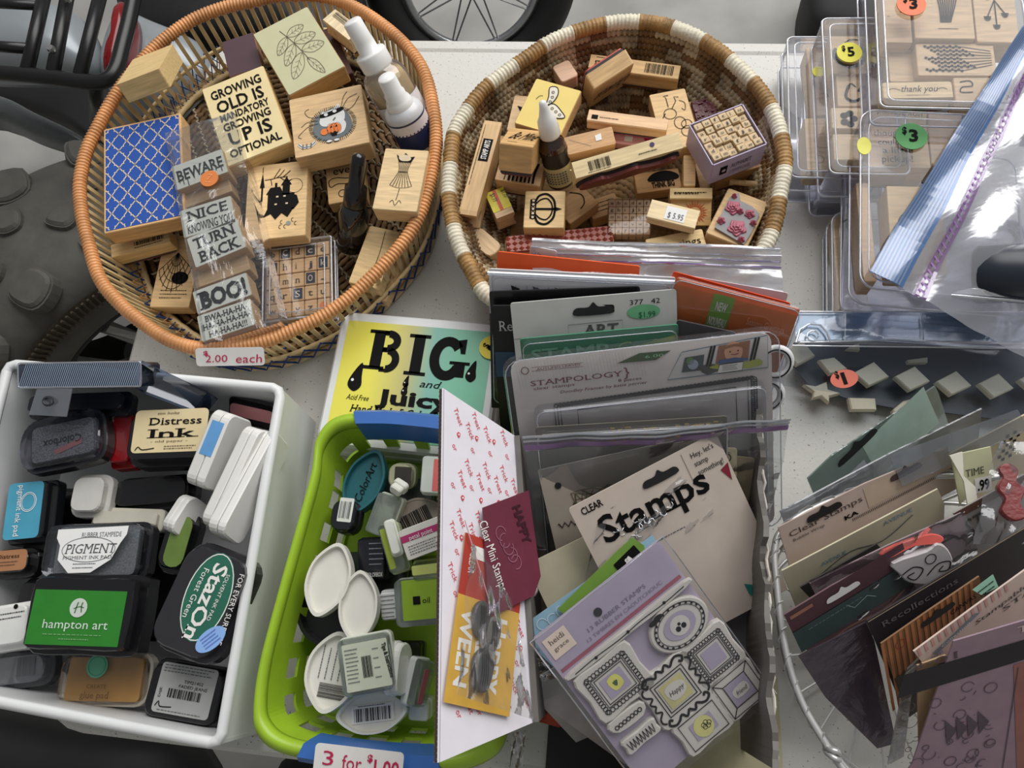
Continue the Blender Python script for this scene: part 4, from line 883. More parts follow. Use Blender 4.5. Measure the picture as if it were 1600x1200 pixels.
inner('pale block in the lower clear case with a small flower print', (1299, 340, .028), (1345, 340, .028), (1288, 484, .028), .02, lambda f: (f.ring(.6, .92, .003, .0006), f.ring(.7, .95, .003, .0006)), c=(220, 200, 164))
sticker('green three dollar dot on the front case', 1424, 213, .1022, .0135, (60, 150, 70), stk('3'))
sticker('yellow dot on the side of the front case', 1350, 228, .10, .006, (226, 222, 90), None, ry=.009)
# zipper freezer bag lying over the cases
zb = [(1600, 38, .16), (1760, 60, .14), (1760, 560, .06), (1362, 428, .115)]
bagm = clear((236, 238, 244), .42, .5, .22, .18, 7, (232, 234, 244))
t, ob, fn = sheet('zipper_bag', 'large shiny zipper bag with blue hatched band lying over the clear cases', 'bag', [(1597, 45, .150), (1800, 150, .13), (1800, 660, .05), (1362, 428, .110)], bagm, nu=40, nv=40, amp=.0028, seed=3, bulge=.008)
zt = t.matrix_world.translation
def strip(a, b, wd, m, name, par, h=.0015, off=0, n=30, rows=1, gap=.55):
    """a raised band along the bag mouth"""
    g = G()
    for k in range(rows):
        o0 = off+k*wd/rows
        L = []
        for i in range(n+1):
            v = i/n; p0 = Vector(fn(o0, v)); p1 = Vector(fn(o0+wd/rows*(1 if rows == 1 else gap), v)); z = Vector((0, 0, h))
            L.append([p0, p1, p1+z, p0+z])
        g.loops(L, True, True, True)
    return g.build(name, m, par)
blue = clear((150, 195, 240), .6, 0, .10, .2, 28, (130, 180, 238)); pinkz = clear((214, 190, 226), .5, 0, .12, .15, 28, (206, 176, 214))
strip(0, 0, .115, blue, 'blue_band', t, .0006, -.012, rows=11, gap=1); o = strip(0, 0, .105, clear((225, 238, 250), .5, 0, .1, .2, 28, (215, 232, 250)), 'band_ribs', t, .0014, -.010, rows=9); o['kind'] = 'stuff'
strip(0, 0, .012, pinkz, 'pink_zip', t, .003, .148); strip(0, 0, .012, pinkz, 'pink_zip', t, .003, .172)
g = G()
for i in range(40):
    v = (i+.3)/40; a, b_ = Vector(fn(.150, v)), Vector(fn(.172, v+.012)); z = Vector((0, 0, .004)); g.add([a+z, b_+z, b_+z+Vector((.001, .001, 0)), a+z+Vector((.001, .001, 0))], [(0, 1, 2, 3)])
o = g.build('zip_teeth', mat((150, 110, 175), .4), t); o['kind'] = 'stuff'
M_, L = axisM((1640, 425, .105), (1518, 430, .085))
o = thing('dark_bottle', 'dark blue black bottle inside the large zipper bag at the right edge', 'bottle', M_)
G().lathe([(.001, 0), (.020, 0), (.024, .004), (.024, L*.8), (.014, L*.95), (.001, L)], 28).build('bottle_body', mat((34, 42, 54), .35), o, True)

# ================================================================ one dollar pouch of foam shapes
navyf = mat((38, 50, 66), .35, var=.12, scale=14)
t, ob, fn2 = sheet('foam_shape_pouch', 'clear hanging pouch of cream foam shapes with an orange one dollar dot', 'pouch', [(1238, 487, .055), (1660, 487, .055), (1660, 660, .03), (1200, 600, .035)], clear((232, 238, 244), .03, .2, .04, .1, 9, (120, 135, 150)), nu=30, nv=16, amp=.0008, seed=5, bulge=.008)
p0 = t.matrix_world.translation
pts = [(1240, 535), (1320, 538), (1420, 540), (1640, 545), (1660, 660), (1560, 655), (1480, 645), (1400, 638), (1330, 625), (1262, 600), (1238, 570)]
q = [P(x, y, .012) for x, y in pts]; c_ = sum(q, Vector())/len(q)
G().loops([[p-p0 for p in q], [p-p0-Vector((0, 0, .002)) for p in q]], True, True, True).build('dark_backing', mat((46, 54, 64), .4, var=.2, scale=12), t)
q = [P(x, y, .05) for x, y in ((1240, 489), (1600, 489), (1660, 492), (1660, 534), (1590, 533), (1400, 531), (1300, 531), (1244, 533))]
G().loops([[p-p0 for p in q], [p-p0-Vector((0, 0, .001)) for p in q]], True, True, True).build('header_card', clear((200, 215, 230), .35, .3, .14, .15, 10, (150, 166, 184)), t)
hl = clear((230, 235, 242), .5, 0, .2, .1)
for a in (((1238, 487), (1660, 488)), ((1250, 535), (1400, 531)), ((1321, 488), (1320, 532)), ((1577, 492), (1578, 532)), ((1400, 531), (1600, 538)), ((1238, 540), (1660, 545)), ((1440, 490), (1443, 530))):
    G().tube([P(a[0][0], a[0][1], .0535)-p0, P(a[1][0], a[1][1], .0535)-p0], .0007, seg=5).build('welded_seam', hl, t)
G().tube([P(1270+9*math.cos(k*.5), 525+8*math.sin(k*.5), .054)-p0 for k in range(13)], .0007, seg=5).build('hang_hole', hl, t)
G().tube([P(x, y, .054)-p0 for x, y in ((1244, 535), (1250, 515), (1265, 506), (1282, 508), (1292, 520), (1298, 536))], .0009, seg=5).build('hang_tab', hl, t)
foam = mat((232, 222, 196), .75, var=.03, bump=.2, bscale=300)
def foam_shape(label, pts, h=.03, th=.007, group='foam shapes in the pouch', c=None):
    q = [P(x, y, h) for x, y in pts]; c_ = sum(q, Vector())/len(q); o = thing('foam_shape', label, 'foam shape', Matrix.Translation(c_-Vector((0, 0, th))), group)
    out = [(p.x-c_.x, p.y-c_.y) for p in q]
    if sum(out[i][0]*out[(i+1) % len(out)][1]-out[(i+1) % len(out)][0]*out[i][1] for i in range(len(out))) < 0: out.reverse()
    G().prism(out, 0, th, .0012).build('foam_body', c or foam, o)
for i, (x, y) in enumerate(((1250, 551), (1300, 567), (1362, 584), (1426, 591), (1491, 598), (1557, 602), (1620, 595))):
    nm = ('first from the left', 'second, beside the orange dot', 'third, right of the orange dot', 'fourth along the row', 'fifth along the row', 'sixth along the row', 'last, at the right picture edge')[i]
    s_ = 28 if i > 1 else 24
    foam_shape(f'cream foam diamond, {nm}', [(x-s_, y-2-i % 2), (x+4, y-19), (x+s_, y+4), (x-4, y+19)] if i != 1 else [(1279, 562), (1304, 558), (1325, 576), (1297, 584)])
foam_shape('faint foam star at the lower left of the pouch', [(1256, 600), (1275, 603), (1292, 596), (1294, 608), (1314, 614), (1296, 619), (1296, 629), (1284, 619), (1270, 622), (1272, 612)], .018)
foam_shape('pale foam block under the diamonds, left of the fish shape', [(1326, 621), (1368, 622), (1370, 640), (1330, 640)], .018)
foam_shape('long curved foam shape at the bottom of the pouch', [(1395, 640), (1412, 626), (1440, 619), (1470, 620), (1466, 630), (1440, 636), (1425, 652), (1400, 652)], .018)
foam_shape('thin foam sliver above the diamonds', [(1418, 562), (1450, 558), (1450, 566), (1420, 567)], .018)
foam_shape('small foam sliver under the header card', [(1322, 545), (1343, 534), (1344, 547)], .018)
sticker('orange one dollar dot on the foam shape pouch', 1319, 592, .052, .0118, (206, 92, 64), stk('1'), rot=.3, ry=.0082)

# ================================================================ white bin of ink pads
white = mat((228, 230, 230), .35, var=.015)
def bin_pts(z, s=0): pass
tA, tB, tC, tD = P(14, 568, .095), P(440, 607, .095), P(344, 1163, .095), P(-110, 1076, .095)
cb = (tA+tB+tC+tD)/4
bA, bB, bC, bD = [Vector((cb.x+(p.x-cb.x)*.985, cb.y+(p.y-cb.y)*.985, Z0)) for p in (tA, tB, tC, tD)]
bn = thing('white_bin', 'white plastic bin with open top full of ink pads', 'bin', Matrix.Translation((cb.x, cb.y, Z0)))
o0 = Vector((cb.x, cb.y, Z0))
def wall4(a, b, c, d, th, nm):
    """upright wall a-b (top), c-d (bottom), th thick inwards"""
    n = (b-a).cross(Vector((0, 0, 1))).normalized(); mid = (a+b)/2
    if n.dot(Vector((cb.x, cb.y, 0))-Vector((mid.x, mid.y, 0))) < 0: n = -n
    v = [a, b, c, d]; v = [p-o0 for p in v]; g = G(); g.add(v+[p+n*th for p in v], [(0, 1, 2, 3), (7, 6, 5, 4), (0, 4, 5, 1), (1, 5, 6, 2), (2, 6, 7, 3), (3, 7, 4, 0)]); g.build(nm, white, bn)
wall4(tA, tB, bB, bA, .003, 'back_panel'); wall4(tB, tC, bC, bB, .003, 'side_panel'); wall4(tC, tD, bD, bC, .003, 'front_panel'); wall4(tD, tA, bA, bD, .003, 'side_panel')
G().add([p-o0+Vector((0, 0, .001)) for p in (bA, bD, bC, bB)], [(0, 1, 2, 3)]).build('bin_bottom', white, bn)
rimp = []
for a, b_, c_ in ((tD, tA, tB), (tA, tB, tC), (tB, tC, tD), (tC, tD, tA)):
    u = (a-b_).normalized()*.008; v = (c_-b_).normalized()*.008; rimp += [b_+u-o0, b_+(u+v)*.3-o0, b_+v-o0]
G().tube(rimp, .0045, True, 8).build('rolled_rim', white, bn, True)
GP = 'ink pads in the white bin'
def pad(label, A, B, D, t, c=(16, 16, 19), lab_=None, art=None, r=.008, lidc=None, inset=.004, split=.55, m=None, name='ink_pad', group=GP, lidm=None, labr=.004, gloss=.25, ov=None):
    M_, w_, l_ = frame3(A, B, D, t); o = thing(name, label, 'ink pad', M_, group)
    m = m or mat(c, gloss, var=.04, coat=.3); out = ov(w_, l_) if ov else rr(w_, l_, r, 4)
    G().prism(out, 0, t*split, .0008, .001).build('base_tray', m, o)
    lo = [(x*(1-inset/(w_/2)), y*(1-inset/(l_/2))) for x, y in out]
    G().prism(lo, t*split, t, .0012).build('lid', lidm or (mat(lidc, gloss, var=.03, coat=.3) if lidc else m), o)
    if lab_:
        x0, y0, x1, y1, col = lab_; lw, ll = (x1-x0)*w_, (y1-y0)*l_; cx, cy = (-.5+(x0+x1)/2)*w_, (.5-(y0+y1)/2)*l_
        e = bpy.data.objects.new('label', None)
        g = G().prism(rr(lw, ll, labr, 3), t, t+.0004); ob = g.build('label', mat(col, .4, var=.04), o); ob.location = (cx, cy, 0)
        if art: f = Face(lw, ll, t+.0004, ob); art(f); f.done()
    elif art: f = Face(w_, l_, t, o); art(f); f.done()
    return o, w_, l_
def distress(f):
    f.txt('Distress', .20, .36, .72, .17, serif=.9, bold=.008); f.txt('Ink', .20, .66, .70, .20, serif=1.1, bold=.012); f.txt('- old paper -', .26, .77, .5, .05, brownink, serif=.5)
    f.txt('tim holtz', .3, .12, .3, .06, brownink, shear=.4); f.small(.45, .84, .9, .95, 2, brownink); f.line([(.06, .94), (.1, .86), (.16, .93), (.32, .9)], .0008, smooth=3)
pad('black ink pad with cream label in black typewriter letters, back of bin', (200, 640, .095), (342, 634, .095), (158, 728, .095), .028, lab_=(.10, .03, .90, .80, (222, 204, 160)), art=distress, r=.012)
pad('black closed ink pad under the cream labelled pad', (172, 745, .055), (300, 735, .055), (158, 800, .055), .022, r=.012)
glit = mat((150, 152, 156), .35, .5, .35, 900, kind='silver_glitter')
def petal(w_, l_): return [(w_/2*math.cos(t)*(1), l_/2*math.sin(t)*(.78+.22*abs(math.sin(t)))) for t in [2*math.pi*i/28 for i in range(28)]]
def shield(w_, l_): return [(p.x, p.y) for p in crom([Vector((x*w_, y*l_, 0)) for x, y in ((-.46, -.42), (-.2, -.5), (.25, -.5), (.45, -.42), (.5, 0), (.42, .46), (.1, .5), (-.35, .46), (-.5, .1))], 4)]
o, w_, l_ = pad('silver glitter ink pad with smoky curved cover, upside down lettering', (28, 658, .092), (158, 630, .092), (8, 745, .092), .022, (40, 40, 44), ov=shield, inset=.002, lidm=clear((225, 225, 230), .02, 0, .05, .06, 28, (80, 80, 84)), split=.6)
G().prism(rr(w_*.74, l_*.66, .004, 2), .0135, .017).build('glitter_pad', glit, o)
f = Face(w_*.74, l_*.66, .0172, o); f.txt('Colorbox', .80, .42, .62, .22, serif=.6, rot=180); f.txt('metallic silver', .85, .22, .5, .06, grey, rot=180); f.poly([(.35, .75), (.8, .55), (.82, .7), (.4, .88)], mat((170, 110, 112), .6), 0); f.done()
pad('red ink pad between the glitter pad and the cream pad', (172, 640, .07), (215, 636, .07), (108, 735, .07), .022, (150, 16, 26), r=.005)
f = None
def teal(f): f.ring(.62, .36, f.w*.22, .0006, WHITE, ry=f.w*.26); f.ring(.62, .36, f.w*.18, .0004, WHITE, ry=f.w*.22); f.txt('pigment ink pad', .30, .05, .9*f.l/f.w, .16*f.w/f.l*1.0, WHITE, rot=-90)
pad('teal ink pad at the left edge with clear lid', (12, 752, .075), (82, 745, .075), (-20, 852, .075), .022, (20, 22, 26), (.06, .05, .84, .95, (74, 158, 186)), teal, r=.004, inset=.003)
pad('brown mottled ink pad below the teal one at the left edge', (-20, 858, .07), (52, 852, .07), (-34, 905, .07), .02, (20, 20, 22), (.1, .1, .9, .8, (170, 120, 84)), lambda f: (f.txt('Distress', .2, .4, .6, .2, serif=.8), f.small(.2, .5, .8, .8, 2, brownink)))
pad('grey white ink pad between the teal pad and the cream labelled pad', (112, 738, .07), (172, 738, .07), (76, 806, .07), .018, (206, 204, 198), r=.01, gloss=.4)
pad('cream flat ink pad above the badge labelled silver pad', (142, 790, .062), (254, 794, .062), (136, 826, .062), .012, (206, 202, 186), r=.004, gloss=.45)
silv = mat((150, 152, 154), .4, .6, .2, 600)
def pig(f):
    f.poly([(.02, .06), (.98, .02), (.97, .20), (.90, .38), (.80, .72), (.55, .98), (.25, .98), (.08, .70), (.08, .40), (.02, .24)], WHITE, 0); f.ring(.48, .5, f.w*.36, .0005, grey, ry=f.l*.26)
    f.txt('PIGMENT', .16, .58, .68, .20, grey, serif=.9, shear=.15); f.txt('RUBBER STAMPEDE', .36, .24, .54, .10, grey, serif=.4); f.txt('PIGMENT INK PAD', .15, .70, .66, .07, grey, serif=.3); f.small(.3, .76, .62, .92, 2, grey)
o, w_, l_ = pad('clear lidded silver ink pad with badge shaped white label', (70, 815, .088), (228, 810, .088), (48, 908, .088), .026, (24, 24, 28), r=.01, inset=.003, lidm=clear((240, 242, 244), .02, 0, .04, .05), split=.45)
G().prism(rr(w_*.80, l_*.84, .004, 2, w_*.02), .013, .020).build('silver_pad', silv, o)
e = G().prism(rr(.0001, .0001, .00001, 1), 0, .00001); f = Face(w_*.72, l_*.80, .0262, o, 'printed_label'); pig(f); f.done()
def hamp(f):
    f.disc(.51, .32, f.w*.095, mat((206, 214, 206), .5)); f.line([(.48, .42), (.49, .30), (.50, .22)], .0009, mat((40, 110, 40)), lay=2); f.line([(.55, .40), (.54, .28), (.55, .22)], .0009, mat((40, 110, 40)), lay=2); f.line([(.46, .34), (.52, .30), (.57, .32)], .0006, mat((40, 110, 40)), lay=2, smooth=3)
    f.txt('hampton art', .16, .70, .70, .16, mat((214, 226, 214), .5)); f.small(.18, .78, .84, .84, 1, mat((120, 170, 110))); f.small(.36, .86, .7, .92, 1, mat((120, 170, 110)))
def barrel(w_, l_): return [(p.x, p.y) for p in crom([Vector((x*w_, y*l_, 0)) for x, y in ((-.44, -.5), (0, -.5), (.44, -.5), (.49, -.3), (.5, 0), (.49, .35), (.44, .5), (0, .5), (-.44, .5), (-.5, .3), (-.5, 0), (-.49, -.3))], 3)]
pad('black ink pad with a bright green label and round monogram', (50, 893, .105), (222, 897, .105), (72, 1022, .105), .032, lab_=(.075, .22, .90, .89, (44, 128, 40)), art=hamp, ov=barrel, labr=.0005)
def staz(f): pass
o, w_, l_ = pad('black wrapped ink pad with a green oval reading forest green', (297, 836, .105), (402, 876, .105), (229, 1008, .105), .026, (44, 42, 46), r=.016, gloss=.2)
a_ = math.atan2(0, 1); gm = mat((40, 104, 84), .4)
f = Face(w_, l_, .026, o, 'printed_label'); R_ = l_*.40
f.disc(.58, .44, l_*.40, gm, 0, w_*.31, rot=90+4); f.ring(.58, .44, l_*.385, .0008, PAPER, 1, w_*.295, rot=94)
for t, u, v, ww, hh in (('StazOn', .50, .14, 1.02, .19), ('Forest Green', .38, .22, .66, .08), ('SOLVENT INK PAD', .70, .20, .62, .05)):
    f.txt(t, u, v, ww*l_/w_*.68, hh*w_/l_, PAPER, bold=.02 if t == 'StazOn' else 0, serif=.7 if t == 'StazOn' else 0, rot=-90, lay=2)
f.txt('FOR EVERY SURFACE', .86, .16, .62*l_/w_, .05, PAPER, rot=-84, lay=2)
f.done()
sticker('light blue oval sticker with fine print on the green oval ink pad', 329, 999, .1055, .013, (140, 180, 236), lambda f: f.small(.25, .3, .8, .7, 4, mat((90, 110, 190))), rot=.75, ry=.0075, cat='sticker')
# pad with silver label
def tim(f):
    f.small(.05, .02, .97, .2, 3, grey); f.txt('TIM21452', .45, .36, .34, .06); f.txt('FADED JEANS', .38, .46, .50, .06); f.bars(.22, .50, .8, .68, seed=11); f.line([(.05, .88), (.1, .78), (.14, .88), (.34, .86)], .0008, smooth=3); f.small(.1, .92, .9, .97, 1, grey); f.txt('DIJE', .1, .70, .15, .05, rot=90)
pad('black ink pad lying upside down with silver barcode label', (238, 1025, .06), (362, 1046, .06), (206, 1122, .06), .022, lab_=(.16, .05, .86, .84, (176, 176, 174)), art=tim, r=.01, labr=.003)
o, w_, l_ = pad('clear lidded glue pad with amber pad and round teal seal', (96, 1018, .06), (234, 1020, .06), (90, 1104, .06), .02, (196, 190, 178), r=.012, inset=.002, lidm=clear((246, 244, 240), .03, 0, .04, .05))
G().prism(rr(w_*.84, l_*.80, .003, 2), .011, .015).build('amber_pad', mat((190, 142, 62), .5, var=.12, scale=25), o)
f = Face(w_, l_, .0202, o, 'printed_label'); f.disc(.44, .26, w_*.12, mat((96, 176, 140))); f.ring(.44, .26, w_*.095, .0006, mat((60, 140, 110)), 2); f.txt('CREATE', .36, .66, .22, .07, brownink); f.txt('glue pad', .30, .84, .32, .12, brownink, serif=.4); f.done()
pad('white ink pad with a notched front at the left edge', (-30, 948, .075), (50, 935, .075), (-34, 1022, .075), .022, (226, 226, 222), None, lambda f: (f.small(.3, .2, .9, .4, 2), f.disc(.7, .12, .002)), r=.006, gloss=.4)
pad('smoky clear ink pad under the white one at the left edge', (-20, 1022, .05), (78, 1010, .05), (-24, 1082, .05), .02, (60, 62, 66), None, lambda f: f.bars(.5, .2, .8, .7, grey, seed=3), r=.012, lidm=clear((190, 192, 196), .15, 0, .1, .08))
o, w_, l_ = pad('black rimmed ink pad with olive green pad behind the green oval pad', (262, 792, .08), (312, 800, .08), (228, 890, .08), .02, (16, 18, 18), r=.012)
G().prism(rr(w_*.6, l_*.8, .008, 3, w_*.12), .02, .0208).build('green_pad', mat((104, 128, 62), .25), o)
def wp(label, q, th=.016, art=None, lab_=None):
    A, B, D = q; M_, w_, l_ = frame3(A, B, D, th); o = thing('ink_pad', label, 'ink pad', M_, GP)
    G().prism(rr(w_, l_, .008, 4), 0, th*.52, .0012, .0012).build('base_tray', mat((224, 223, 218), .35, var=.015), o); G().prism(rr(w_, l_, .008, 4), th*.56, th, .0014, .001).build('lid', mat((232, 231, 227), .35, var=.015), o)
    if art: f = Face(w_, l_, th, o); art(f); f.done()
    if lab_: ob = G().box(-w_/2-.0004, l_*lab_[0], th*.2, -w_/2, l_*lab_[1], th*.85).build('side_label', mat((104, 164, 220), .5), o)
    return o
wp('white ink pad on edge with a blue label, upper of the stack', ((362, 646, .112), (398, 660, .075), (308, 762, .110)), .018, None, (-.1, .35))
wp('white ink pad on edge, middle of the leaning stack', ((408, 668, .105), (440, 690, .07), (344, 828, .100)), .016)
wp('white ink pad on edge against the right wall of the bin', ((432, 672, .098), (456, 700, .066), (368, 850, .092)), .016)
wp('white ink pad low in the stack beside the olive green pad', ((300, 772, .085), (340, 800, .055), (280, 838, .080)), .014)
pad('black lidded pink pad tucked in the back right corner', (352, 622, .075), (432, 640, .075), (356, 662, .06), .012, (26, 22, 24), (.1, .12, .95, .6, (196, 130, 132)), None, r=.004)
# striped clear box lying across the bin corner
stb = clear((120, 135, 155), .25, 0, .12, .12, 28, (60, 76, 100))
M_, w_, l_ = frame3((28, 568, .125), (220, 565, .125), (24, 606, .118), .03)
o = thing('striped_clear_box', 'clear striped box with hanging tab lying across the back left of the bin', 'box', M_)
G().prism(rr(w_, l_, .002, 1), 0, .03, .001).build('box_body', stb, o)
g = G()
for i in range(60):
    x = -w_/2+w_*i/60; g.add([(x, -l_/2, .0304), (x+.0008, -l_/2, .0304), (min(w_/2, x+.0088), l_/2, .0304), (min(w_/2, x+.008), l_/2, .0304)], [(0, 1, 2, 3)])
o2 = g.build('stripes', mat((150, 166, 188), .4), o); o2['kind'] = 'stuff'
G().tube([p+(.030,) for p in rr(w_, l_, .002, 2)], .0009, True, 5).build('moulded_edge', EDGE, o, True)
q = [P(x, y, h) for x, y, h in ((222, 563, .125), (325, 612, .10), (302, 640, .092), (208, 604, .118))]; mi = M_.inverted()
G().loops([[mi @ p for p in q], [mi @ (p-Vector((0, 0, .02))) for p in q]], True, False, True).build('sloped_end', stb, o)
q = [P(x, y, h) for x, y, h in ((58, 606, .118), (113, 607, .118), (104, 651, .106), (45, 648, .106))]
G().loops([[mi @ p for p in q], [mi @ (p-Vector((0, 0, .0008))) for p in q]], True, True, True).build('hanging_tab', clear((205, 215, 226), .3, 0, .12, .12), o)
G().tube([mi @ P(75+7*math.cos(a), 627+6.5*math.sin(a), .1145) for a in [k*math.pi/7 for k in range(14)]], .0012, True, 5).build('hang_hole', mat((40, 44, 50)), o)
pad('dark ink pad showing beneath the striped clear box', (40, 612, .085), (200, 606, .085), (40, 650, .085), .02, (30, 32, 40), r=.006)
pad('black ink pad deep in the bin between the green labelled pad and glue pad', (30, 900, .05), (100, 905, .05), (20, 1000, .05), .02)
pad('dark ink pad on the bin floor at the centre', (120, 830, .04), (300, 830, .04), (110, 1000, .04), .02)
pad('dark ink pad on the bin floor below the glitter pad', (40, 760, .03), (160, 760, .03), (30, 880, .03), .02)

# ================================================================ big juicy case
M_, w_, l_ = frame3((533, 488, .04), (790, 509, .04), (495, 690, .04), .035)
o = thing('stamp_pad_case', 'white plastic case with a yellow to teal label and big black letters', 'case', M_)
G().prism(rr(w_, l_*1.05, .014, 5), 0, .016, .0015, .002).build('base_tray', white, o)
G().prism(rr(w_*.985, l_*1.03, .013, 5), .0165, .035, .003).build('lid', white, o)
gm_, nt, b = _new('grad', 'label_gradient'); b.inputs['Roughness'].default_value = .4
tc = nt.nodes.new('ShaderNodeTexCoord'); mp = nt.nodes.new('ShaderNodeMapping'); gr = nt.nodes.new('ShaderNodeValToRGB'); sx = nt.nodes.new('ShaderNodeSeparateXYZ')
nt.links.new(tc.outputs['Generated'], sx.inputs[0]); nt.links.new(sx.outputs[0], gr.inputs[0]); nt.links.new(gr.outputs[0], b.inputs['Base Color'])
e = gr.color_ramp.elements; e[0].color = lin((236, 228, 90)); e[0].position = .22; e[1].color = lin((128, 200, 168)); e[1].position = .78; k = e.new(.45); k.color = lin((196, 188, 120)); k = e.new(.62); k.color = lin((130, 186, 172))
def bigB(f):
    W_, L_ = f.w, f.l
    # B
    f.rect(.20, .08, .275, .40); f.rect(.165, .065, .30, .095); f.rect(.155, .385, .30, .415)
    for v, r_, q in ((.157, .077, .30), (.322, .093, .31)):
        f.rect(.27, v-r_-.015, q, v-r_+.028); f.rect(.27, v+r_-.013, q, v+r_+.015); f.ring(q, v, W_*.062, W_*.05, ry=L_*(r_-.012), a0=-90, a1=90)
    # I
    f.rect(.475, .08, .55, .42); f.rect(.44, .075, .585, .105); f.rect(.44, .405, .585, .435)
    # G
    f.ring(.715, .265, W_*.085, W_*.066, ry=L_*.150, a0=38, a1=330); f.rect(.765, .285, .84, .42); f.rect(.735, .285, .87, .312); f.poly([(.775, .10), (.83, .085), (.83, .215), (.80, .215)])
ob = G().prism(rr(w_*.88, l_*.88, .001, 1), .035, .0354).build('label', gm_, o)
f = Face(w_*.88, l_*.88, .0354, ob)
bigB(f)
f.txt('Juicy', .29, .70, .50, .12, bold=.035); f.txt('and', .56, .53, .13, .06, shear=.4, serif=.3)
def drop(u, v, s): f.poly([(u+.02*s, v-.12*s), (u+.03*s, v-.02*s), (u+.035*s, v+.05*s), (u, v+.09*s), (u-.04*s, v+.05*s), (u-.03*s, v-.02*s)], INK, 1, 4); f.disc(u-.018*s, v+.01*s, .0012*s, WHITE, 2)
drop(.13, .51, 1.2); drop(.89, .37, .9); drop(.47, .50, .5); drop(.47, .57, .55)
f.txt('Acid Free', .09, .69, .15, .045, serif=.5, shear=.2); f.txt('Hand Made 5 Color Rainbow', .13, .79, .78, .06, serif=.7, shear=.2, bold=.01); f.txt('Raised Felt Pads', .28, .88, .48, .06, serif=.7, shear=.2, bold=.01); f.small(.80, .68, .94, .75, 3, grey)
f.done()
sticker('yellow two dollar dot on the white case with gradient label', 768, 543, .042, .0115, (238, 222, 50), lambda f: (f.txt('$', .36, .40, .18, .26, bold=.02), f.txt('2', .34, .82, .30, .42, bold=.06)), rot=1.1)

# ================================================================ lime basket of small ink pads
lime = mat((160, 196, 50), .35, var=.03); bl = mat((60, 110, 186), .35, var=.02)
lp = [(492, 742), (500, 690), (530, 660), (590, 655), (650, 659), (720, 668), (766, 680), (790, 700), (797, 745), (795, 860), (791, 960), (785, 1080), (778, 1140), (756, 1172), (700, 1190), (600, 1188), (500, 1176), (440, 1162), (412, 1140), (404, 1110), (412, 1040), (440, 930), (468, 830)]
hB = .085; rb = closed_curve(lp, hB, 240); cB = sum(rb, Vector())/len(rb); oB = Vector((cB.x, cB.y, Z0)); pb = [p-oB for p in rb]
lb = thing('lime_basket', 'lime green plastic basket with blue handles and rows of square holes', 'basket', Matrix.Translation(oB))
zs = [1, .90, .80, .72, .64, .44, .36, .30, .12, .05]; n = 240; g = G()
L = [[Vector((p.x*(.83+.15*f_), p.y*(.86+.12*f_), hB*f_)) for p in pb] for f_ in zs]
off = 0
for l in L: g.v += [tuple(q) for q in l]
for k in range(len(L)-1):
    for i in range(n):
        hole = k in (4, 7) and i % 9 in (1, 2, 3, 4, 5)
        if not hole: j = (i+1) % n; g.f.append((k*n+i, k*n+j, (k+1)*n+j, (k+1)*n+i))
g.build('perforated_body', lime, lb, False, .0024)
g = G(); pp = [tuple(q) for q in L[-1]]; g.prism([(x, y) for x, y, z in pp], .001, .004); g.build('basket_floor', lime, lb)
rimL_ = [[Vector((p.x*s, p.y*s, z)) for p in pb] for s, z in ((.965, hB-.010), (.965, hB), (.985, hB+.004), (1.015, hB+.004), (1.045, hB-.004), (1.055, hB-.014))]
G().loops(rimL_, True).build('rolled_rim', lime, lb, True, .0015)
def handle(i0, i1):
    a = [pb[i % n] for i in range(i0, i1+1)]
    L = [[Vector((p.x*s, p.y*s, z)) for p in a] for s, z in ((.93, hB-.026), (.955, hB-.004), (.965, hB+.0055), (1.03, hB+.0055), (1.06, hB-.004), (1.068, hB-.020))]
    G().loops(L, False).build('handle', bl, lb, False, .0025)
def near(px, py): q = P(px, py, hB)-oB; return min(range(n), key=lambda i: (pb[i]-q).length)
i0, i1 = near(556, 658), near(720, 668); handle(min(i0, i1), max(i0, i1))
i0, i1 = near(474, 1172), near(690, 1190); handle(min(i0, i1), max(i0, i1))
M_, w_, l_ = frame3((494, 1160, .104), (632, 1176, .104), (488, 1214, .100))
o = thing('price_tag', 'white card on the lime basket handle reading three for one dollar in red', 'tag', M_)
G().prism(rr(w_, l_, .003, 3), 0, .0006).build('card', PAPER, o); f = Face(w_, l_, .0006, o)
f.txt('3', .10, .60, .12, .42, red); f.txt('for', .32, .66, .22, .42, red); f.txt('$', .60, .36, .06, .2, red, bold=.04); f.txt('1.00', .68, .70, .28, .42, red, bold=.02); f.done()
GI = 'small ink pads in the lime basket'
def cateye(w_, l_):
    pts = [(-.5, 0), (-.38, .26), (-.15, .46), (.15, .46), (.38, .26), (.5, 0), (.38, -.26), (.15, -.46), (-.15, -.46), (-.38, -.26)]
    return [(p.x, p.y) for p in crom([Vector((x*w_, y*l_, 0)) for x, y in pts], 4)][::-1]
def ccw(o_): return o_ if sum(o_[i][0]*o_[(i+1) % len(o_)][1]-o_[(i+1) % len(o_)][0]*o_[i][1] for i in range(len(o_))) > 0 else o_[::-1]
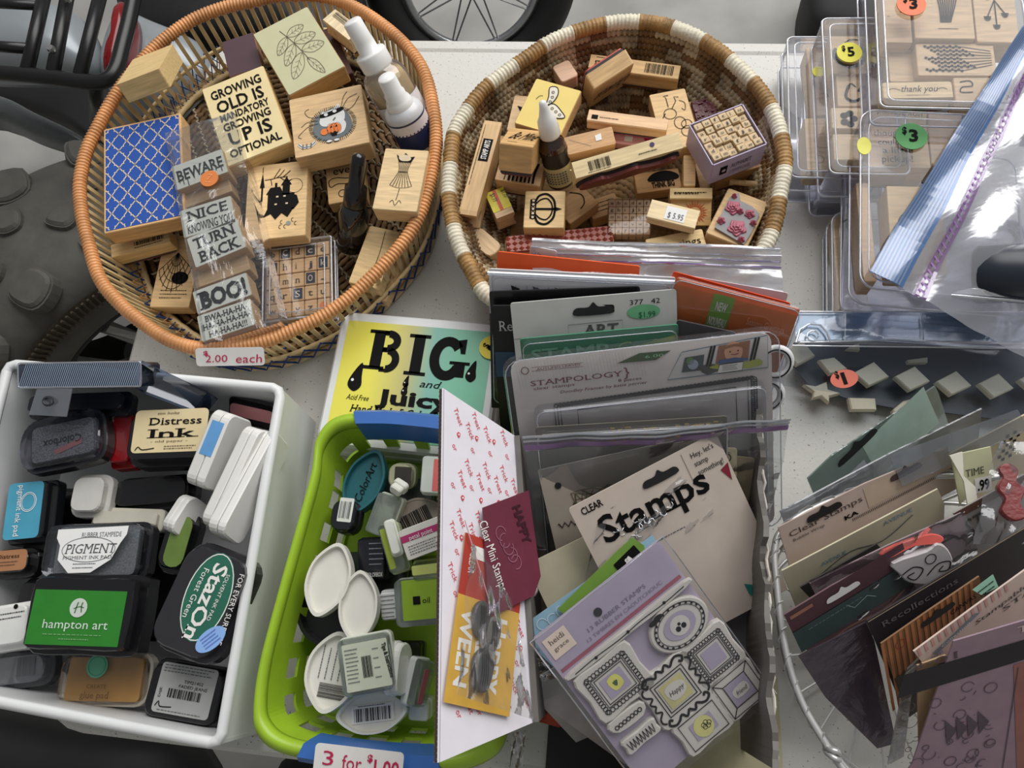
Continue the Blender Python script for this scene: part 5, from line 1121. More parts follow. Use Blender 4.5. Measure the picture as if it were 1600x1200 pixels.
def eye(label, cx, cy, h, L_, W_, rot, t, c, art=None, dish=True, lidm=None, ov=None):
    """small petal shaped ink pad: shallow tray with raised lip"""
    O = P(cx, cy, h); ux = P(cx+10*math.cos(rot), cy-10*math.sin(rot), h)-O; a = math.atan2(ux.y, ux.x); sc_ = .62e-3
    M_ = Matrix.Translation(O-Vector((0, 0, t))) @ Matrix.Rotation(a, 4, 'Z'); o = thing('mini_ink_pad', label, 'ink pad', M_, GI)
    q = ccw((ov or cateye)(L_*sc_, W_*sc_)); m = mat(c, .3, var=.02)
    G().prism(q, 0, t*(.6 if dish else .8), 0, .001).build('base_tray', m, o)
    q2 = [(x*.9, y*.9) for x, y in q]
    G().loops([[p+(t*.58,) for p in q], [p+(t,) for p in q], [p+(t,) for p in q2], [p+(t*.61 if dish else t*.97,) for p in [(x*.97, y*.97) for x, y in q2]]], True, False, True).build('raised_lip', lidm or m, o)
    if art: f = Face(L_*sc_, W_*sc_, t*.98 if not dish else t*.64, o); art(f); f.done()
    return o
cw_ = (226, 224, 214)
eye('white petal shaped pad, uppermost left of the lime basket', 512, 905, .085, 96, 60, 1.25, .012, cw_)
eye('white petal shaped pad right of and below the uppermost one', 559, 947, .085, 90, 52, 1.5, .012, cw_)
eye('petal pad with black barcode at the basket bottom', 580, 1114, .06, 92, 52, .12, .012, cw_, lambda f: (f.rect(.2, .3, .8, .72, PAPER, 0), f.bars(.24, .38, .76, .68, seed=6), f.small(.3, .3, .7, .36, 1)))
eye('white round ended pad with printed text and barcode', 518, 1050, .07, 100, 72, 1.35, .013, cw_, lambda f: (f.bars(.18, .3, .36, .8, seed=7), f.small(.4, .2, .85, .8, 5, grey)))
eye('teal petal pad under the basket back wall', 568, 752, .06, 96, 56, 1.15, .015, (36, 100, 108), lambda f: f.txt('ColorArt', .2, .6, .6, .2, serif=.3, shear=.2))
eye('round black cup pad behind the white petal pads', 520, 950, .055, 100, 100, 0, .03, (20, 24, 22), ov=lambda w_, l_: rr(w_, l_, w_*.49, 8))
eye('pale petal pad below the clear block pad near the flap', 648, 812, .05, 80, 60, .5, .02, (150, 138, 126), lambda f: f.bars(.2, .3, .8, .7, seed=3), dish=False)
def mini(label, A, B, D, t, c, art=None, lab_=None, lidm=None, r=.003, split=.5, inset=.0012, gl=.25):
    o, w_, l_ = pad(label, A, B, D, t, c, lab_, art, r=r, lidm=lidm, split=split, inset=inset, name='mini_ink_pad', group=GI, gloss=gl, labr=.001); return o, w_, l_
cl2 = clear((238, 242, 240), .05, 0, .07, .05)
mini('black hexagonal mini pad with a white barcode label', (520, 776, .07), (562, 780, .07), (518, 830, .07), .022, (22, 24, 30), lambda f: f.bars(.1, .15, .9, .85, grey, seed=5, n=9), (.3, .0, .82, .7, (220, 222, 214)), r=.010)
mini('clear block pad with grey felt at the basket centre', (590, 765, .075), (626, 778, .075), (560, 828, .07), .024, (190, 194, 180), None, None, cl2)
mini('white topped pad leaning against the clear block pad', (608, 755, .078), (628, 768, .078), (604, 768, .07), .012, (224, 224, 214))
mini('olive and black curved pad near the basket back', (606, 722, .065), (646, 724, .065), (606, 764, .06), .022, (178, 178, 146), None, (.3, .15, .95, .9, (60, 58, 52)), r=.008)
mini('frosted pad with coral felt at the back right', (658, 710, .075), (700, 712, .075), (648, 772, .07), .022, (206, 214, 206), None, (.5, .1, .95, .9, (222, 110, 106)), gl=.4)
mini('clear pad with green felt and white bar', (586, 822, .08), (616, 812, .08), (602, 902, .075), .026, (190, 198, 160), None, (.15, .1, .45, .9, (150, 168, 60)), cl2)
mini('white bar on the green felt pad', (596, 814, .086), (614, 808, .086), (622, 868, .084), .008, (224, 226, 216), None)
mini('white box pad with a magenta stripe label', (620, 830, .09), (684, 806, .09), (642, 876, .085), .024, (222, 220, 210), lambda f: (f.small(.1, .55, .9, .9, 4, grey), f.rect(0, .2, 1, .42, mat((180, 50, 110))), f.txt('petal point', .2, .40, .6, .15, WHITE, lay=2)), (.03, .03, .97, .97, (226, 224, 216)))
mini('black box pad with fine white lettering', (556, 840, .065), (602, 838, .065), (548, 908, .06), .024, (18, 20, 28), lambda f: (f.small(.45, .1, .95, .7, 5, mat((150, 150, 160))), f.txt('COLORBOX', .35, .92, .55, .1, PAPER, rot=0)))
mini('lime felt pad with clear lid beside the flap', (612, 905, .08), (684, 898, .08), (606, 985, .075), .03, (200, 206, 190), lambda f: (f.rect(.3, .42, .5, .62, INK, 1), f.txt('oil', .56, .60, .2, .14, INK)), (.2, .05, .98, .85, (138, 170, 40)), cl2, r=.005)
mini('yellow green pad in a clear box above the lime felt pad', (640, 882, .085), (690, 876, .085), (640, 912, .08), .026, (196, 206, 120), None, (.05, .1, .95, .6, (206, 216, 120)), cl2)
mini('white boxed pad with stacked lines left of the lime felt pad', (590, 925, .065), (620, 922, .065), (575, 975, .06), .018, (222, 222, 222), lambda f: f.small(.1, .1, .9, .9, 6, grey))
o, w_, l_ = mini('clear square pad with instructions label and barcode', (522, 1000, .095), (606, 984, .095), (548, 1092, .090), .018, (214, 218, 204), lambda f: (f.txt('Tips & Instructions', .88, .10, .62*1.2, .09, INK, bold=.03, rot=-82, lay=2), f.bars(.40, .30, .62, .75, seed=14, n=14), f.small(.05, .08, .35, .85, 9, grey), f.small(.66, .1, .8, .9, 4, grey)), (.12, .12, .95, .9, (200, 206, 186)), cl2, r=.005)
mini('white oval pad on edge right of the instructions pad', (625, 1000, .085), (648, 1003, .06), (616, 1090, .085), .012, (226, 226, 222), r=.012)
mini('clear upright pad with pink felt beside the flap', (660, 1030, .075), (684, 1032, .06), (646, 1108, .07), .014, (200, 204, 200), None, (.3, .2, .6, .9, (170, 90, 110)), cl2)
mini('pale square pad low in the front right of the basket', (636, 1095, .055), (672, 1098, .055), (634, 1128, .05), .018, (212, 212, 206))
mini('clear pad lying below the petal barcode pad', (590, 1070, .045), (640, 1072, .045), (588, 1110, .045), .014, (200, 200, 190), None, None, cl2)
mini('dark pad at the basket floor under the box pads', (540, 860, .035), (640, 860, .035), (530, 930, .035), .02, (40, 46, 44))
mini('dark green pad on the basket floor near the middle', (560, 1000, .03), (660, 1000, .03), (555, 1060, .03), .02, (52, 62, 50))
mini('grey pad on the basket floor at the back', (580, 745, .03), (680, 745, .03), (575, 800, .03), .02, (74, 80, 76))

# ================================================================ cardboard box of packets
def plate(name, label, cat, pts, th, m, art=None, group=None, holes=None, sub='card', parent=None, dz=0):
    """a flat piece of any outline; the first two points give its top edge"""
    q = [pw(p) for p in pts]; A, B, D = q[0], q[1], q[-1]
    X = (B-A).normalized(); Y = (A-D); Y -= X*Y.dot(X); Y.normalize(); Z = X.cross(Y)
    xy = [((p-A).dot(X), (p-A).dot(Y)) for p in q]; x0, x1 = min(p[0] for p in xy), max(p[0] for p in xy); y0, y1 = min(p[1] for p in xy), max(p[1] for p in xy)
    O = A+X*(x0+x1)/2+Y*(y0+y1)/2; M_ = Matrix.Translation(O-Z*th) @ Matrix((X, Y, Z)).transposed().to_4x4()
    o = thing(name, label, cat, M_, group); out = [(x-(x0+x1)/2, y-(y0+y1)/2) for x, y in xy]
    if sum(out[i][0]*out[(i+1) % len(out)][1]-out[(i+1) % len(out)][0]*out[i][1] for i in range(len(out))) < 0: out.reverse()
    G().prism(out, 0, th).build(sub, m, o)
    if art: f = Face(x1-x0, y1-y0, th, o); art(f); f.done()
    return o, x1-x0, y1-y0, out
def stand(A, B, ln, lean):
    """corner points of a card of length ln whose top edge is A-B and that leans back"""
    a, b = P(*A), P(*B); X = (b-a).normalized(); n = Vector((X.y, -X.x, 0)).normalized(); t = math.radians(lean)
    return a, b, a+(n*math.sin(t)-Vector((0, 0, 1))*math.cos(t))*ln
def card(name, label, cat, A, B, ln, lean, th, c, art=None, group=None, r=.002, m=None, sub='card', vs=1):
    a, b, d = stand(A, B, ln, lean); M_, w_, l_ = frame3(a, b, d, th); o = thing(name, label, cat, M_, group)
    G().prism(rr(w_, l_, r, 3), 0, th).build(sub, m or mat(c, .55, var=.03), o)
    if art: f = Face(w_, l_*vs, th, o); f.oy = l_*(1-vs)/2; art(f); f.done()
    return o, w_, l_, M_
def blister(o, w_, l_, th, x0, y0, x1, y1, h, r=.006, m=None, name='clear_blister'):
    """raised clear dome over part of a card (fractions from the top-left)"""
    cx, cy = (-.5+(x0+x1)/2)*w_, (.5-(y0+y1)/2)*l_; a, b = (x1-x0)*w_, (y1-y0)*l_
    G().loops([[p+(th+z,) for p in rr(a-2*i, b-2*i, r, 4, cx, cy)] for z, i in ((.0004, 0), (h*.8, .0012), (h, .003))], True, False, True).build(name, m or BLIS, o)
    G().tube([p+(th+h,) for p in rr(a-.004, b-.004, r, 4, cx, cy)], .0005, True, 5).build('blister_edge', EDGE, o, True)
def hole(f, u, v, w_, m=None, rot=0):
    m = m or DARK; x = w_/2; h = w_*.10*f.w/f.l
    f.poly([(u-x, v), (u-x*.8, v-h), (u-x*.25, v-h), (u, v-h*2.2), (u+x*.25, v-h), (u+x*.8, v-h), (u+x, v), (u+x*.8, v+h), (u-x*.8, v+h)], m, 3, 3)
kraftb = mat((120, 104, 90), .8, var=.06); pat = mat((232, 228, 236), .5, var=.02); rd = mat((214, 70, 84), .6)
bx = thing('cardboard_box', 'cardboard box with torn edge and a tall white flap printed with red Halloween lettering', 'box', Matrix.Translation(P(1000, 900, 0)))
b0 = bx.matrix_world.translation
H1, H2, T1, T2 = P(812, 680, .13), P(842, 1128, .13), P(700, 605, .185), P(667, 1190, .185)
K1, K2 = P(1190, 640, .125), P(1216, 1200, .125)
def dn(p, k=.0): return Vector((p.x, p.y, Z0+k))
# flap with print
X = (H2-H1).normalized(); Y = H1-T1; Y -= X*Y.dot(X); Y.normalize(); Z = X.cross(Y); O = (H1+H2+T1+T2)/4
if Z.z < 0: Z = -Z
Z_F, O_F = Z.copy(), O.copy()
MF = Matrix.Translation(O) @ Matrix((X, Y, Z)).transposed().to_4x4(); mi = MF.inverted()
fl = bpy.data.objects.new('side_flap', None)
q = [mi @ p for p in (H1, T1, T2, H2)]; out = [(p.x, p.y) for p in q]
if sum(out[i][0]*out[(i+1) % 4][1]-out[(i+1) % 4][0]*out[i][1] for i in range(4)) < 0: out.reverse()
fo = G().prism(out, -.0045, 0).build('side_flap', pat, bx); fo.matrix_local = Matrix.Translation(-b0) @ MF
G().prism([(x*1.001, y*1.001) for x, y in out], -.0050, -.0045).build('outer_liner', kraftb, fo)
ex = [mi @ T1, mi @ T2]; zz_ = []
for i in range(150):
    p = ex[0].lerp(ex[1], i/149); zz_.append(Vector((p.x, p.y-.0012, -.0042 if i % 2 else -.0006)))
G().tube(zz_, .0006, seg=4).build('corrugation', mat((180, 160, 140), .7), fo)
G().tube([Vector((ex[0].x, ex[0].y-.0009, -.0024)), Vector((ex[1].x, ex[1].y-.0009, -.0024))], .0017, seg=4).build('corrugation_gap', mat((60, 48, 42), .9), fo)
G().tube([Vector((ex[0].x, ex[0].y-.0014, 0)), Vector((ex[1].x, ex[1].y-.0014, 0))], .0007, seg=6).build('folded_paper_edge', pat, fo)
ww, ll = (max(p[0] for p in out)-min(p[0] for p in out)), (max(p[1] for p in out)-min(p[1] for p in out))
f = Face(ww, ll, 0, fo, 'printed_pattern'); r = random.Random(9)
def inside(x, y):
    for i in range(4):
        a, b_ = out[i], out[(i+1) % 4]
        if ((b_[0]-a[0])*(y-a[1])-(b_[1]-a[1])*(x-a[0]))/math.hypot(b_[0]-a[0], b_[1]-a[1]) < .003: return False
    return True
cx0 = (max(p[0] for p in out)+min(p[0] for p in out))/2; cy0 = (max(p[1] for p in out)+min(p[1] for p in out))/2
seq = ['Trick', 'or', 'Treat', '#']; k = 0
rowsp, colsp = .0088, .0185
for i in range(-20, 30):
    for j in range(-30, 30):
        x = i*colsp+(j % 2)*.009; y = j*rowsp+x*.22; s_ = seq[(i+2*j) % 4]
        if not inside(x, y): continue
        e_ = (x+.016, y+.006)
        if not inside(*e_): continue
        u, v = (x)/ww+.5, .5-(y)/ll
        if s_ == '#': f.poly([(u, v-.02), (u+.012, v), (u, v+.02), (u-.006, v)], rd, 1, 3); f.disc(u+.002, v, .0008, PAPER, 2)
        else: f.txt(s_, u, v, (.0135 if s_ != 'or' else .005)/ww, .0040/ll, rd, rot=24, lay=1)
for m_, g_ in f.L.values(): pass
f.done()
def bwall(a, b, name, th=.004, torn=0, m=None, zb=0):
    n = 46; r = random.Random(4); X = (b-a); nn = X.cross(Vector((0, 0, 1))).normalized(); g = G(); L = []
    for i in range(n+1):
        p = a.lerp(b, i/n); d = Vector((0, 0, torn*(math.sin(i*.45)+.6*math.sin(i*1.1+1)+.3*math.sin(i*2.9))-(torn*1.5 if 18 < i < 24 else 0))); z = Vector((p.x, p.y, Z0+.001))-b0; p = p+d-b0+nn*math.sin(i*.7)*torn*.4
        L.append([p, p+nn*th, z+nn*th, z])
    g.loops(L, True, True, True); return g.build(name, m or kraftb, bx)
gl_ = mat((104, 100, 96), .6, var=.05)
bwall(K1, K2, 'right_panel', .004, .003, gl_); bwall(H1, H2, 'left_panel', .004, .0, gl_)
bwall(P(812, 690, .075), P(1178, 672, .075), 'back_panel', .004, .002, kraftb); bwall(P(850, 1260, .10), P(1225, 1250, .10), 'front_panel', .004)
G().add([dn(p, .0015)-b0 for p in (H1, H2, P(1225, 1250, .10), K1)], [(0, 1, 2, 3)]).build('box_bottom', kraftb, bx)
G().tube([K1.lerp(K2, i/40)-b0+Vector((.001*math.sin(i*2.3), 0, .001*math.sin(i*1.7)-.004)) for i in range(41)], .0011, seg=5).build('torn_edge', mat((196, 190, 180), .8), bx)
GK = 'packets in the cardboard box'
def onf(px, py, off=.003):
    """point off above the printed flap"""
    d = ray(px, py); n = Z_F; t = (O_F+n*off-CAM).dot(n)/d.dot(n); return CAM+d*t
def zipline(o, fn, v, m, n=30, h=.002, wd=.018):
    L = []
    for i in range(n+1):
        u = i/n; a, b = Vector(fn(u, v)), Vector(fn(u, v+wd)); z = Vector((0, 0, h)); L.append([a, b, b+z, a+z])
    return G().loops(L, True, True, True).build('zip_line', m, o)
lav = clear((190, 165, 220), .6, 0, .1, .15, 28, (180, 156, 214))
shiny = clear((238, 240, 244), .80, .6, .12, .14, 10, (232, 234, 240))
t, ob, fn = sheet('zip_bag', 'shiny zip bag with lavender line standing at the back of the box', 'bag', [(832, 372, .150), (1220, 386, .150), (1224, 480, .132), (832, 470, .132)], shiny, nu=40, nv=20, amp=.0022, seed=8, group=None)
zipline(t, fn, .34, lav); zipline(t, fn, .16, clear((230, 232, 238), .6, 0, .15, .15), wd=.01); zipline(t, fn, .05, clear((230, 232, 238), .6, 0, .15, .15), wd=.01); zipline(t, fn, .24, clear((230, 232, 238), .5, 0, .15, .15), wd=.01)
card('card', 'bright orange card edge behind the pennant packet', 'card', (777, 393, .150), (1000, 416, .148), .12, 38, .0015, (240, 96, 40), group=GK)
card('paper_slip', 'white paper corner with black letter between orange card and zip bag', 'card', (828, 384, .150), (870, 392, .150), .06, 30, .0008, (226, 224, 222), lambda f: f.txt('A', .2, .3, .4, .2), GK)
def penn(f):
    for k in range(13):
        u = .12+.06*k; f.poly([(u, .10+.10*(k % 2)), (u+.05, .12), (u+.028, .24)], INK if k % 3 == 0 else None or grey, 1); f.line([(u, .24), (u+.028, .10), (u+.055, .24)], .0006, INK, lay=2)
    f.line([(.1, .26), (.94, .26)], .0012); f.small(.4, .27, .7, .31, 1); f.rect(.0, .30, 1, 1, mat((44, 42, 44)), 0)
o, w_, l_, _ = card('stamp_packet', 'clear hang packet with a row of black and white pennants', 'packet', (764, 420, .150), (1056, 434, .150), .13, 42, .002, (214, 212, 214), penn, GK)
blister(o, w_, l_, .002, .01, .02, .99, .95, .006)
G().tube([(-w_/2, l_/2-.001, .009), (w_/2, l_/2-.001, .009)], .0018, seg=6).build('folded_top', EDGE, o)
card('card', 'bright red orange card just behind the season card', 'card', (1052, 424, .152), (1236, 474, .150), .12, 38, .001, (238, 84, 36), group=GK)
card('backing_sheet', 'pale pink sheet edge behind the season card', 'card', (1060, 428, .149), (1232, 458, .149), .10, 38, .0008, (226, 208, 214), group=GK)
def season(f):
    f.rect(0, 0, 1, .05, mat((240, 110, 50)), 0); f.rect(0, .05, 1, 1, mat((206, 112, 40), .45), 0)
    f.rect(.33, .04, .50, .34, mat((120, 170, 60)), 2); f.txt('NEW', .37, .17, .09, .07, PAPER, bold=.03, lay=3); f.txt('NOUVEAU', .345, .30, .14, .07, PAPER, bold=.03, lay=3)
    f.txt('Seasons Greetings', .64, .22, .30, .06, mat((230, 180, 150)), lay=3); f.txt('Voeux Saisonniers', .64, .32, .30, .06, mat((230, 180, 150)), lay=3)
o, w_, l_, _ = card('stamp_packet', 'brown orange packet reading seasons greetings with green new tag', 'packet', (1056, 434, .158), (1250, 484, .158), .10, 42, .002, (178, 84, 30), season, GK)
blister(o, w_, l_, .002, -.02, -.02, 1.03, 1.0, .003, m=CASE)
card('stamp_packet', 'black packet whose white lettering is partly covered, left edge of the box', 'packet', (764, 456, .149), (1000, 448, .149), .12, 42, .002, (24, 22, 24), None, GK, m=mat((24, 22, 24), .25))
card('stamp_packet', 'second black packet with white serif letters in front of the first', 'packet', (768, 478, .149), (960, 476, .149), .13, 40, .002, (26, 24, 26), lambda f: (f.txt('Recollections', .05, .17, .6, .07, mat((200, 200, 200)), serif=.6), f.rect(0, .32, 1, .5, mat((50, 76, 100)), 0)), GK)
blu2 = mat((60, 96, 84), .4)
def art(f):
    f.txt('ART', .42, .47, .22, .13, mat((90, 90, 92)), serif=.8, shear=.1, bold=.02); f.ring(.52, .40, .0001, .0001); f.line([(.34, .32), (.67, .31), (.67, .5), (.34, .5)], .0004, grey, True)
    hole(f, .5, .17, .25); f.txt('377   42', .72, .14, .18, .06, INK); f.disc(.80, .23, f.w*.10, mat((110, 176, 130)), 1, f.w*.045); f.txt('$1.99', .77, .30, .10, .07, mat((30, 90, 60)), lay=2)
    f.txt('ing Essential Rubber', .30, .63, .55, .05, mat((60, 60, 60)), serif=.3); f.line([(0, .44), (1, .44)], .0004, grey)
o, w_, l_, _ = card('stamp_packet', 'grey hang card reading art with a green price sticker', 'packet', (797, 474, .154), (1057, 452, .154), .085, 48, .0018, (196, 196, 192), art, GK, vs=.8)
blister(o, w_, l_, .0018, .02, .5, .99, 1.1, .004)
def grn(f): f.txt('STAMP', .06, .20, .5, .10, mat((120, 180, 150)), bold=.02); f.txt('Craft', .6, .20, .28, .1, mat((130, 170, 110)), shear=.3); f.poly([(.52, .2), (.99, .08), (.99, .5), (.45, .5)], mat((150, 170, 96)), 0)
o, w_, l_, _ = card('stamp_packet', 'green packet reading stamp under the art card', 'packet', (812, 530, .150), (1060, 507, .150), .10, 42, .0018, (64, 130, 100), grn, GK)
blister(o, w_, l_, .0018, 0, 0, 1, 1, .006)
card('stamp_packet', 'smoky clear packet between the green packet and the season card', 'packet', (1058, 500, .146), (1150, 520, .146), .10, 42, .002, (70, 68, 72), None, GK)
def stampo(f):
    m1 = mat((110, 36, 40), .6)
    for k in range(40): f.line([(.02+.0125*k, .02), (.02+.0125*k+.01, .30)], .0002, mat((190, 184, 180)))
    f.txt('STAMPOLOGY', .07, .275, .36, .055, m1, serif=.7); f.txt('}', .435, .285, .02, .09, m1); f.txt('clear stamps', .08, .32, .16, .03, m1, serif=.4); f.txt('8 pieces', .41, .335, .09, .03, m1, serif=.4)
    f.txt('Doodley Frames by katie perrier', .18, .385, .34, .03, m1, serif=.4, shear=.25); f.txt('AUTUMN LEAVES', .10, .115, .17, .022, m1, serif=.3); f.ring(.055, .105, .0028, .0006, m1); f.line([(.08, .08), (.28, .09), (.28, .13), (.08, .12)], .0003, m1, True)
    f.poly([(.41, .14), (.50, .06), (.62, .07), (.56, .15)], mat((60, 84, 50)), 2); f.txt('6.00', .52, .12, .07, .03, mat((140, 200, 160)), lay=3)
    # photo layout card at the right
    f.poly([(.66, .10), (.985, .03), (.985, .36), (.60, .37)], mat((206, 202, 200)), 1); f.line([(.66, .10), (.985, .03), (.985, .36), (.60, .37)], .0006, mat((90, 120, 140)), True, 2)
    f.poly([(.67, .16), (.745, .15), (.735, .31), (.655, .31)], mat((66, 76, 76)), 3); f.disc(.70, .24, .004, mat((160, 170, 190)), 4); f.disc(.69, .2, .003, mat((90, 130, 70)), 4)
    f.poly([(.80, .08), (.92, .06), (.91, .25), (.785, .26)], mat((150, 96, 70)), 3); f.disc(.855, .155, f.w*.035, mat((214, 160, 130)), 4, f.w*.042); f.poly([(.815, .12), (.83, .085), (.87, .075), (.90, .10), (.895, .12), (.86, .10)], mat((150, 100, 60)), 5, 3)
    f.poly([(.79, .26), (.80, .225), (.86, .215), (.91, .24), (.91, .26)], mat((60, 90, 140)), 5); f.disc(.842, .15, .0006, INK, 6); f.disc(.872, .147, .0006, INK, 6); f.line([(.845, .178), (.86, .185), (.875, .175)], .0006, mat((130, 50, 50)), lay=6)
    for a in range(2):
        for k in range(22): f.disc(.765-.012*a-.001*k+.02, .08+.009*k, .0009, INK, 4); f.disc(.94+.012*a-.001*k, .05+.01*k, .0009, INK, 4)
    f.poly([(.72, .27), (.78, .26), (.80, .32), (.75, .36)], mat((70, 70, 70)), 4, 3); f.poly([(.76, .29), (.80, .27), (.82, .33)], mat((170, 170, 60)), 5, 3); f.poly([(.88, .29), (.95, .26), (.96, .32), (.90, .34)], mat((170, 176, 80)), 5, 3)
    f.poly([(.80, .27), (.89, .265), (.885, .355), (.79, .36)], PAPER, 6); f.line([(.80, .27), (.89, .265), (.885, .355), (.79, .36)], .0006, INK, True, 7); f.small(.81, .28, .87, .34, 4, lay=7)
    # black frame stamps lower down
    for s_ in (0, .012, .024): f.line([(.15+s_, .9), (.15+s_, .50+s_), (.93-s_, .44+s_), (.93-s_, .9)], .0012, mat((60, 60, 64)), lay=2)
    for k in range(50): f.ring(.16+.0155*k, .508-.0012*k, .0016, .0006, mat((50, 50, 54)), 3)
    for k in range(18): f.ring(.93, .47+.022*k, .0022, .0007, mat((50, 50, 54)), 3)
    f.line([(.24, .9), (.24, .58), (.86, .53), (.86, .9)], .001, mat((70, 70, 74)), lay=2)
o, w_, l_, _ = card('stamp_packet', 'large blister pack of clear stamps with a small photo of a boy', 'packet', (796, 566, .158), (1205, 518, .158), .165, 50, .0018, (214, 206, 202), stampo, GK, r=.008, vs=.47)
blister(o, w_, l_, .0018, -.03, -.03, 1.03, 1.0, .007, .012); blister(o, w_, l_, .0018, .07, .225, .97, 1.0, .012, .006)
o, w_, l_, M_ = card('clear_stamp_set', 'clear set with white foam rings peeping out right of the large blister pack', 'packet', (1150, 535, .145), (1238, 545, .145), .14, 45, .001, (200, 200, 204), None, GK, m=CASE)
for k, (x, y) in enumerate(((.25, .42), (.22, .22), (.2, -.05))):
    g = G(); R_ = .0105
    G().tube([(x*w_+R_*math.cos(a), y*l_+R_*math.sin(a)*1.1, .004) for a in [2*math.pi*i/24 for i in range(24)]], .003, True, 8).build('foam_ring', mat((226, 226, 228), .6), o, True)
    G().tube([(x*w_+R_*math.cos(a), y*l_+R_*math.sin(a)*1.1, .0072) for a in [2*math.pi*i/24 for i in range(24)]], .0006, True, 5).build('printed_ring', INK, o)
o, w_, l_, _ = card('clear_stamp_set', 'clear plastic packet of gold flecked stamps in front of the large blister pack', 'packet', (836, 668, .140), (1136, 650, .140), .12, 48, .001, (150, 148, 140), None, GK, m=mat((112, 110, 100), .4))
blister(o, w_, l_, .001, 0, 0, 1, 1, .012, .004, CASE)
g = G(); r = random.Random(5); gold = mat((150, 128, 70), .3, .6)
for k in range(70):
    x, y = (-.1+.55*r.random())*w_, (.49-.12*r.random())*l_; g.box(x-.0016, y-.0005, .006, x+.0016, y+.0005, .0085)
g2_ = g.build('gold_flecks', gold, o); g2_['kind'] = 'stuff'
# big zip bag in the middle
t, ob, fn = sheet('zip_bag', 'large zip bag with purple line across the middle of the box', 'bag', [(816, 684, .150), (1236, 657, .150), (1192, 850, .04), (858, 930, .04)], clear((228, 232, 232), .05, .35, .05, .14, 12), nu=40, nv=30, amp=.0018, seed=12)
zipline(t, fn, .055, clear((196, 160, 206), .6, 0, .08, .2, 28, (184, 146, 196)), wd=.03); zipline(t, fn, .0, clear((220, 222, 226), .6, 0, .12, .15), wd=.014); zipline(t, fn, .028, clear((220, 222, 226), .6, 0, .12, .15), wd=.012)
def may(f):
    r = random.Random(1); m1 = mat((96, 88, 66))
    f.disc(.10, .12, .0026, DARK, 2)
    for k in range(26): f.line([(.16+.3*r.random(), .18+.30*r.random()) for _ in range(5)], .0006, m1, smooth=3)
    f.line([(.05+.02*k, .36+.03*(k % 2)) for k in range(12)], .0014, mat((60, 50, 46))); f.ring(.2, .62, .012, .0006, m1)
    f.txt('MAY', .58, .20, .14, .06, m1, serif=.4); f.txt('USA', .78, .14, .12, .05, m1); f.line([(.86, .02), (.95, .02), (.95, .08), (.86, .08)], .0005, mat((130, 70, 70)), True)
    for k in range(20): f.line([(.52+.3*r.random(), .18+.16*r.random()) for _ in range(4)], .0006, m1, smooth=3)
card('stamp_packet', 'beige hang card with loopy script stamps inside the big zip bag', 'packet', (840, 735, .128), (1094, 680, .130), .13, 55, .0012, (176, 166, 152), may, GK)
card('envelope', 'pale envelope corner behind the beige hang card', 'envelope', (880, 712, .120), (1000, 700, .120), .09, 50, .001, (196, 188, 186), None, GK)
def stm(f):
    f.txt('Stamps', .11, .27, .72, .15, INK, serif=1.1, bold=.02); f.txt('CLEAR', .06, .07, .14, .04, INK, bold=.02); hole(f, .58, .08, .24)
    f.txt("Hey, let's", .80, .04+.03, .15, .03, INK); f.txt('stamp', .80, .12, .09, .03, INK); f.txt('something!', .80, .17, .17, .03, INK); f.line([(.75, .02), (.75, .18)], .0003)
    f.disc(.12, .42, .0045, INK); f.poly([(.93, .20), (.99, .18), (.97, .28)], mat((130, 30, 50))); f.small(.3, .36, .6, .44, 1, grey)
card('stamp_packet', 'beige card reading clear stamps leaning diagonally in the zip bag', 'packet', (888, 795, .138), (1118, 675, .142), .14, 60, .0012, (204, 190, 178), stm, GK)
card('card', 'plain cream strip with a ring logo at the right inside the zip bag', 'card', (1120, 700, .12), (1152, 700, .12), .15, 60, .001, (186, 172, 140), lambda f: f.ring(.5, .05, .003, .0007), GK)
card('stamp_packet', 'long beige sheet standing at the right behind the teal block', 'card', (1140, 712, .11), (1180, 716, .11), .16, 55, .001, (160, 140, 110), None, GK)
o, w_, l_, _ = card('foam_block', 'teal foam block with pale top at the right inside the box', 'block', (1121, 838, .10), (1150, 820, .10), .055, 65, .012, (36, 118, 106), None, GK, r=.003, m=mat((36, 118, 106), .5, bump=.5, bscale=300))
card('card', 'cream blank card at the left between flap and crinkled pouch', 'card', (823, 882, .105), (926, 832, .105), .10, 62, .001, (206, 198, 170), None, GK)
crk = clear((242, 243, 243), .05, .35, .04, .08, 14)
t, ob, fn = sheet('cello_pouch', 'crinkled clear pouch of clear letters above the green card', 'pouch', [(935, 800, .130), (1108, 722, .130), (1112, 800, .11), (905, 960, .10)], crk, nu=34, nv=26, amp=.0024, seed=21)
g = G(); r = random.Random(8); p0 = t.matrix_world.translation
for k in range(42):
    u, v = r.random()*.9+.05, .25+.3*r.random(); c_ = Vector(fn(u, v))+Vector((0, 0, .001)); a = r.random()*6
    g.tube([c_+Vector((.003*math.cos(a+j*1.1), .003*math.sin(a+j*1.1), .0)) for j in range(4)], .0006, seg=5)
o2 = g.build('clear_letters', clear((225, 225, 225), .3, 0, .25, .1), t, True); o2['kind'] = 'stuff'
def inka(f):
    f.rect(.66, .14, .93, .62, INK, 2); f.poly([(.72, .52), (.76, .3), (.82, .22), (.84, .4), (.9, .5)], PAPER, 3, 2); f.disc(.78, .26, .0013, PAPER, 3); f.txt('90927', .40, .40, .18, .13, mat((160, 190, 130))); f.line([(.1, .8), (.3, .7), (.3, .95)], .0006)
plate('stamp_packet', 'green card with a black square logo beside the lavender card', 'packet', [(872, 952, .122), (968, 858, .124), (988, 840, .124), (1006, 852, .12), (1012, 880, .115), (930, 1000, .108)], .0012, mat((112, 150, 62), .5), inka, GK)
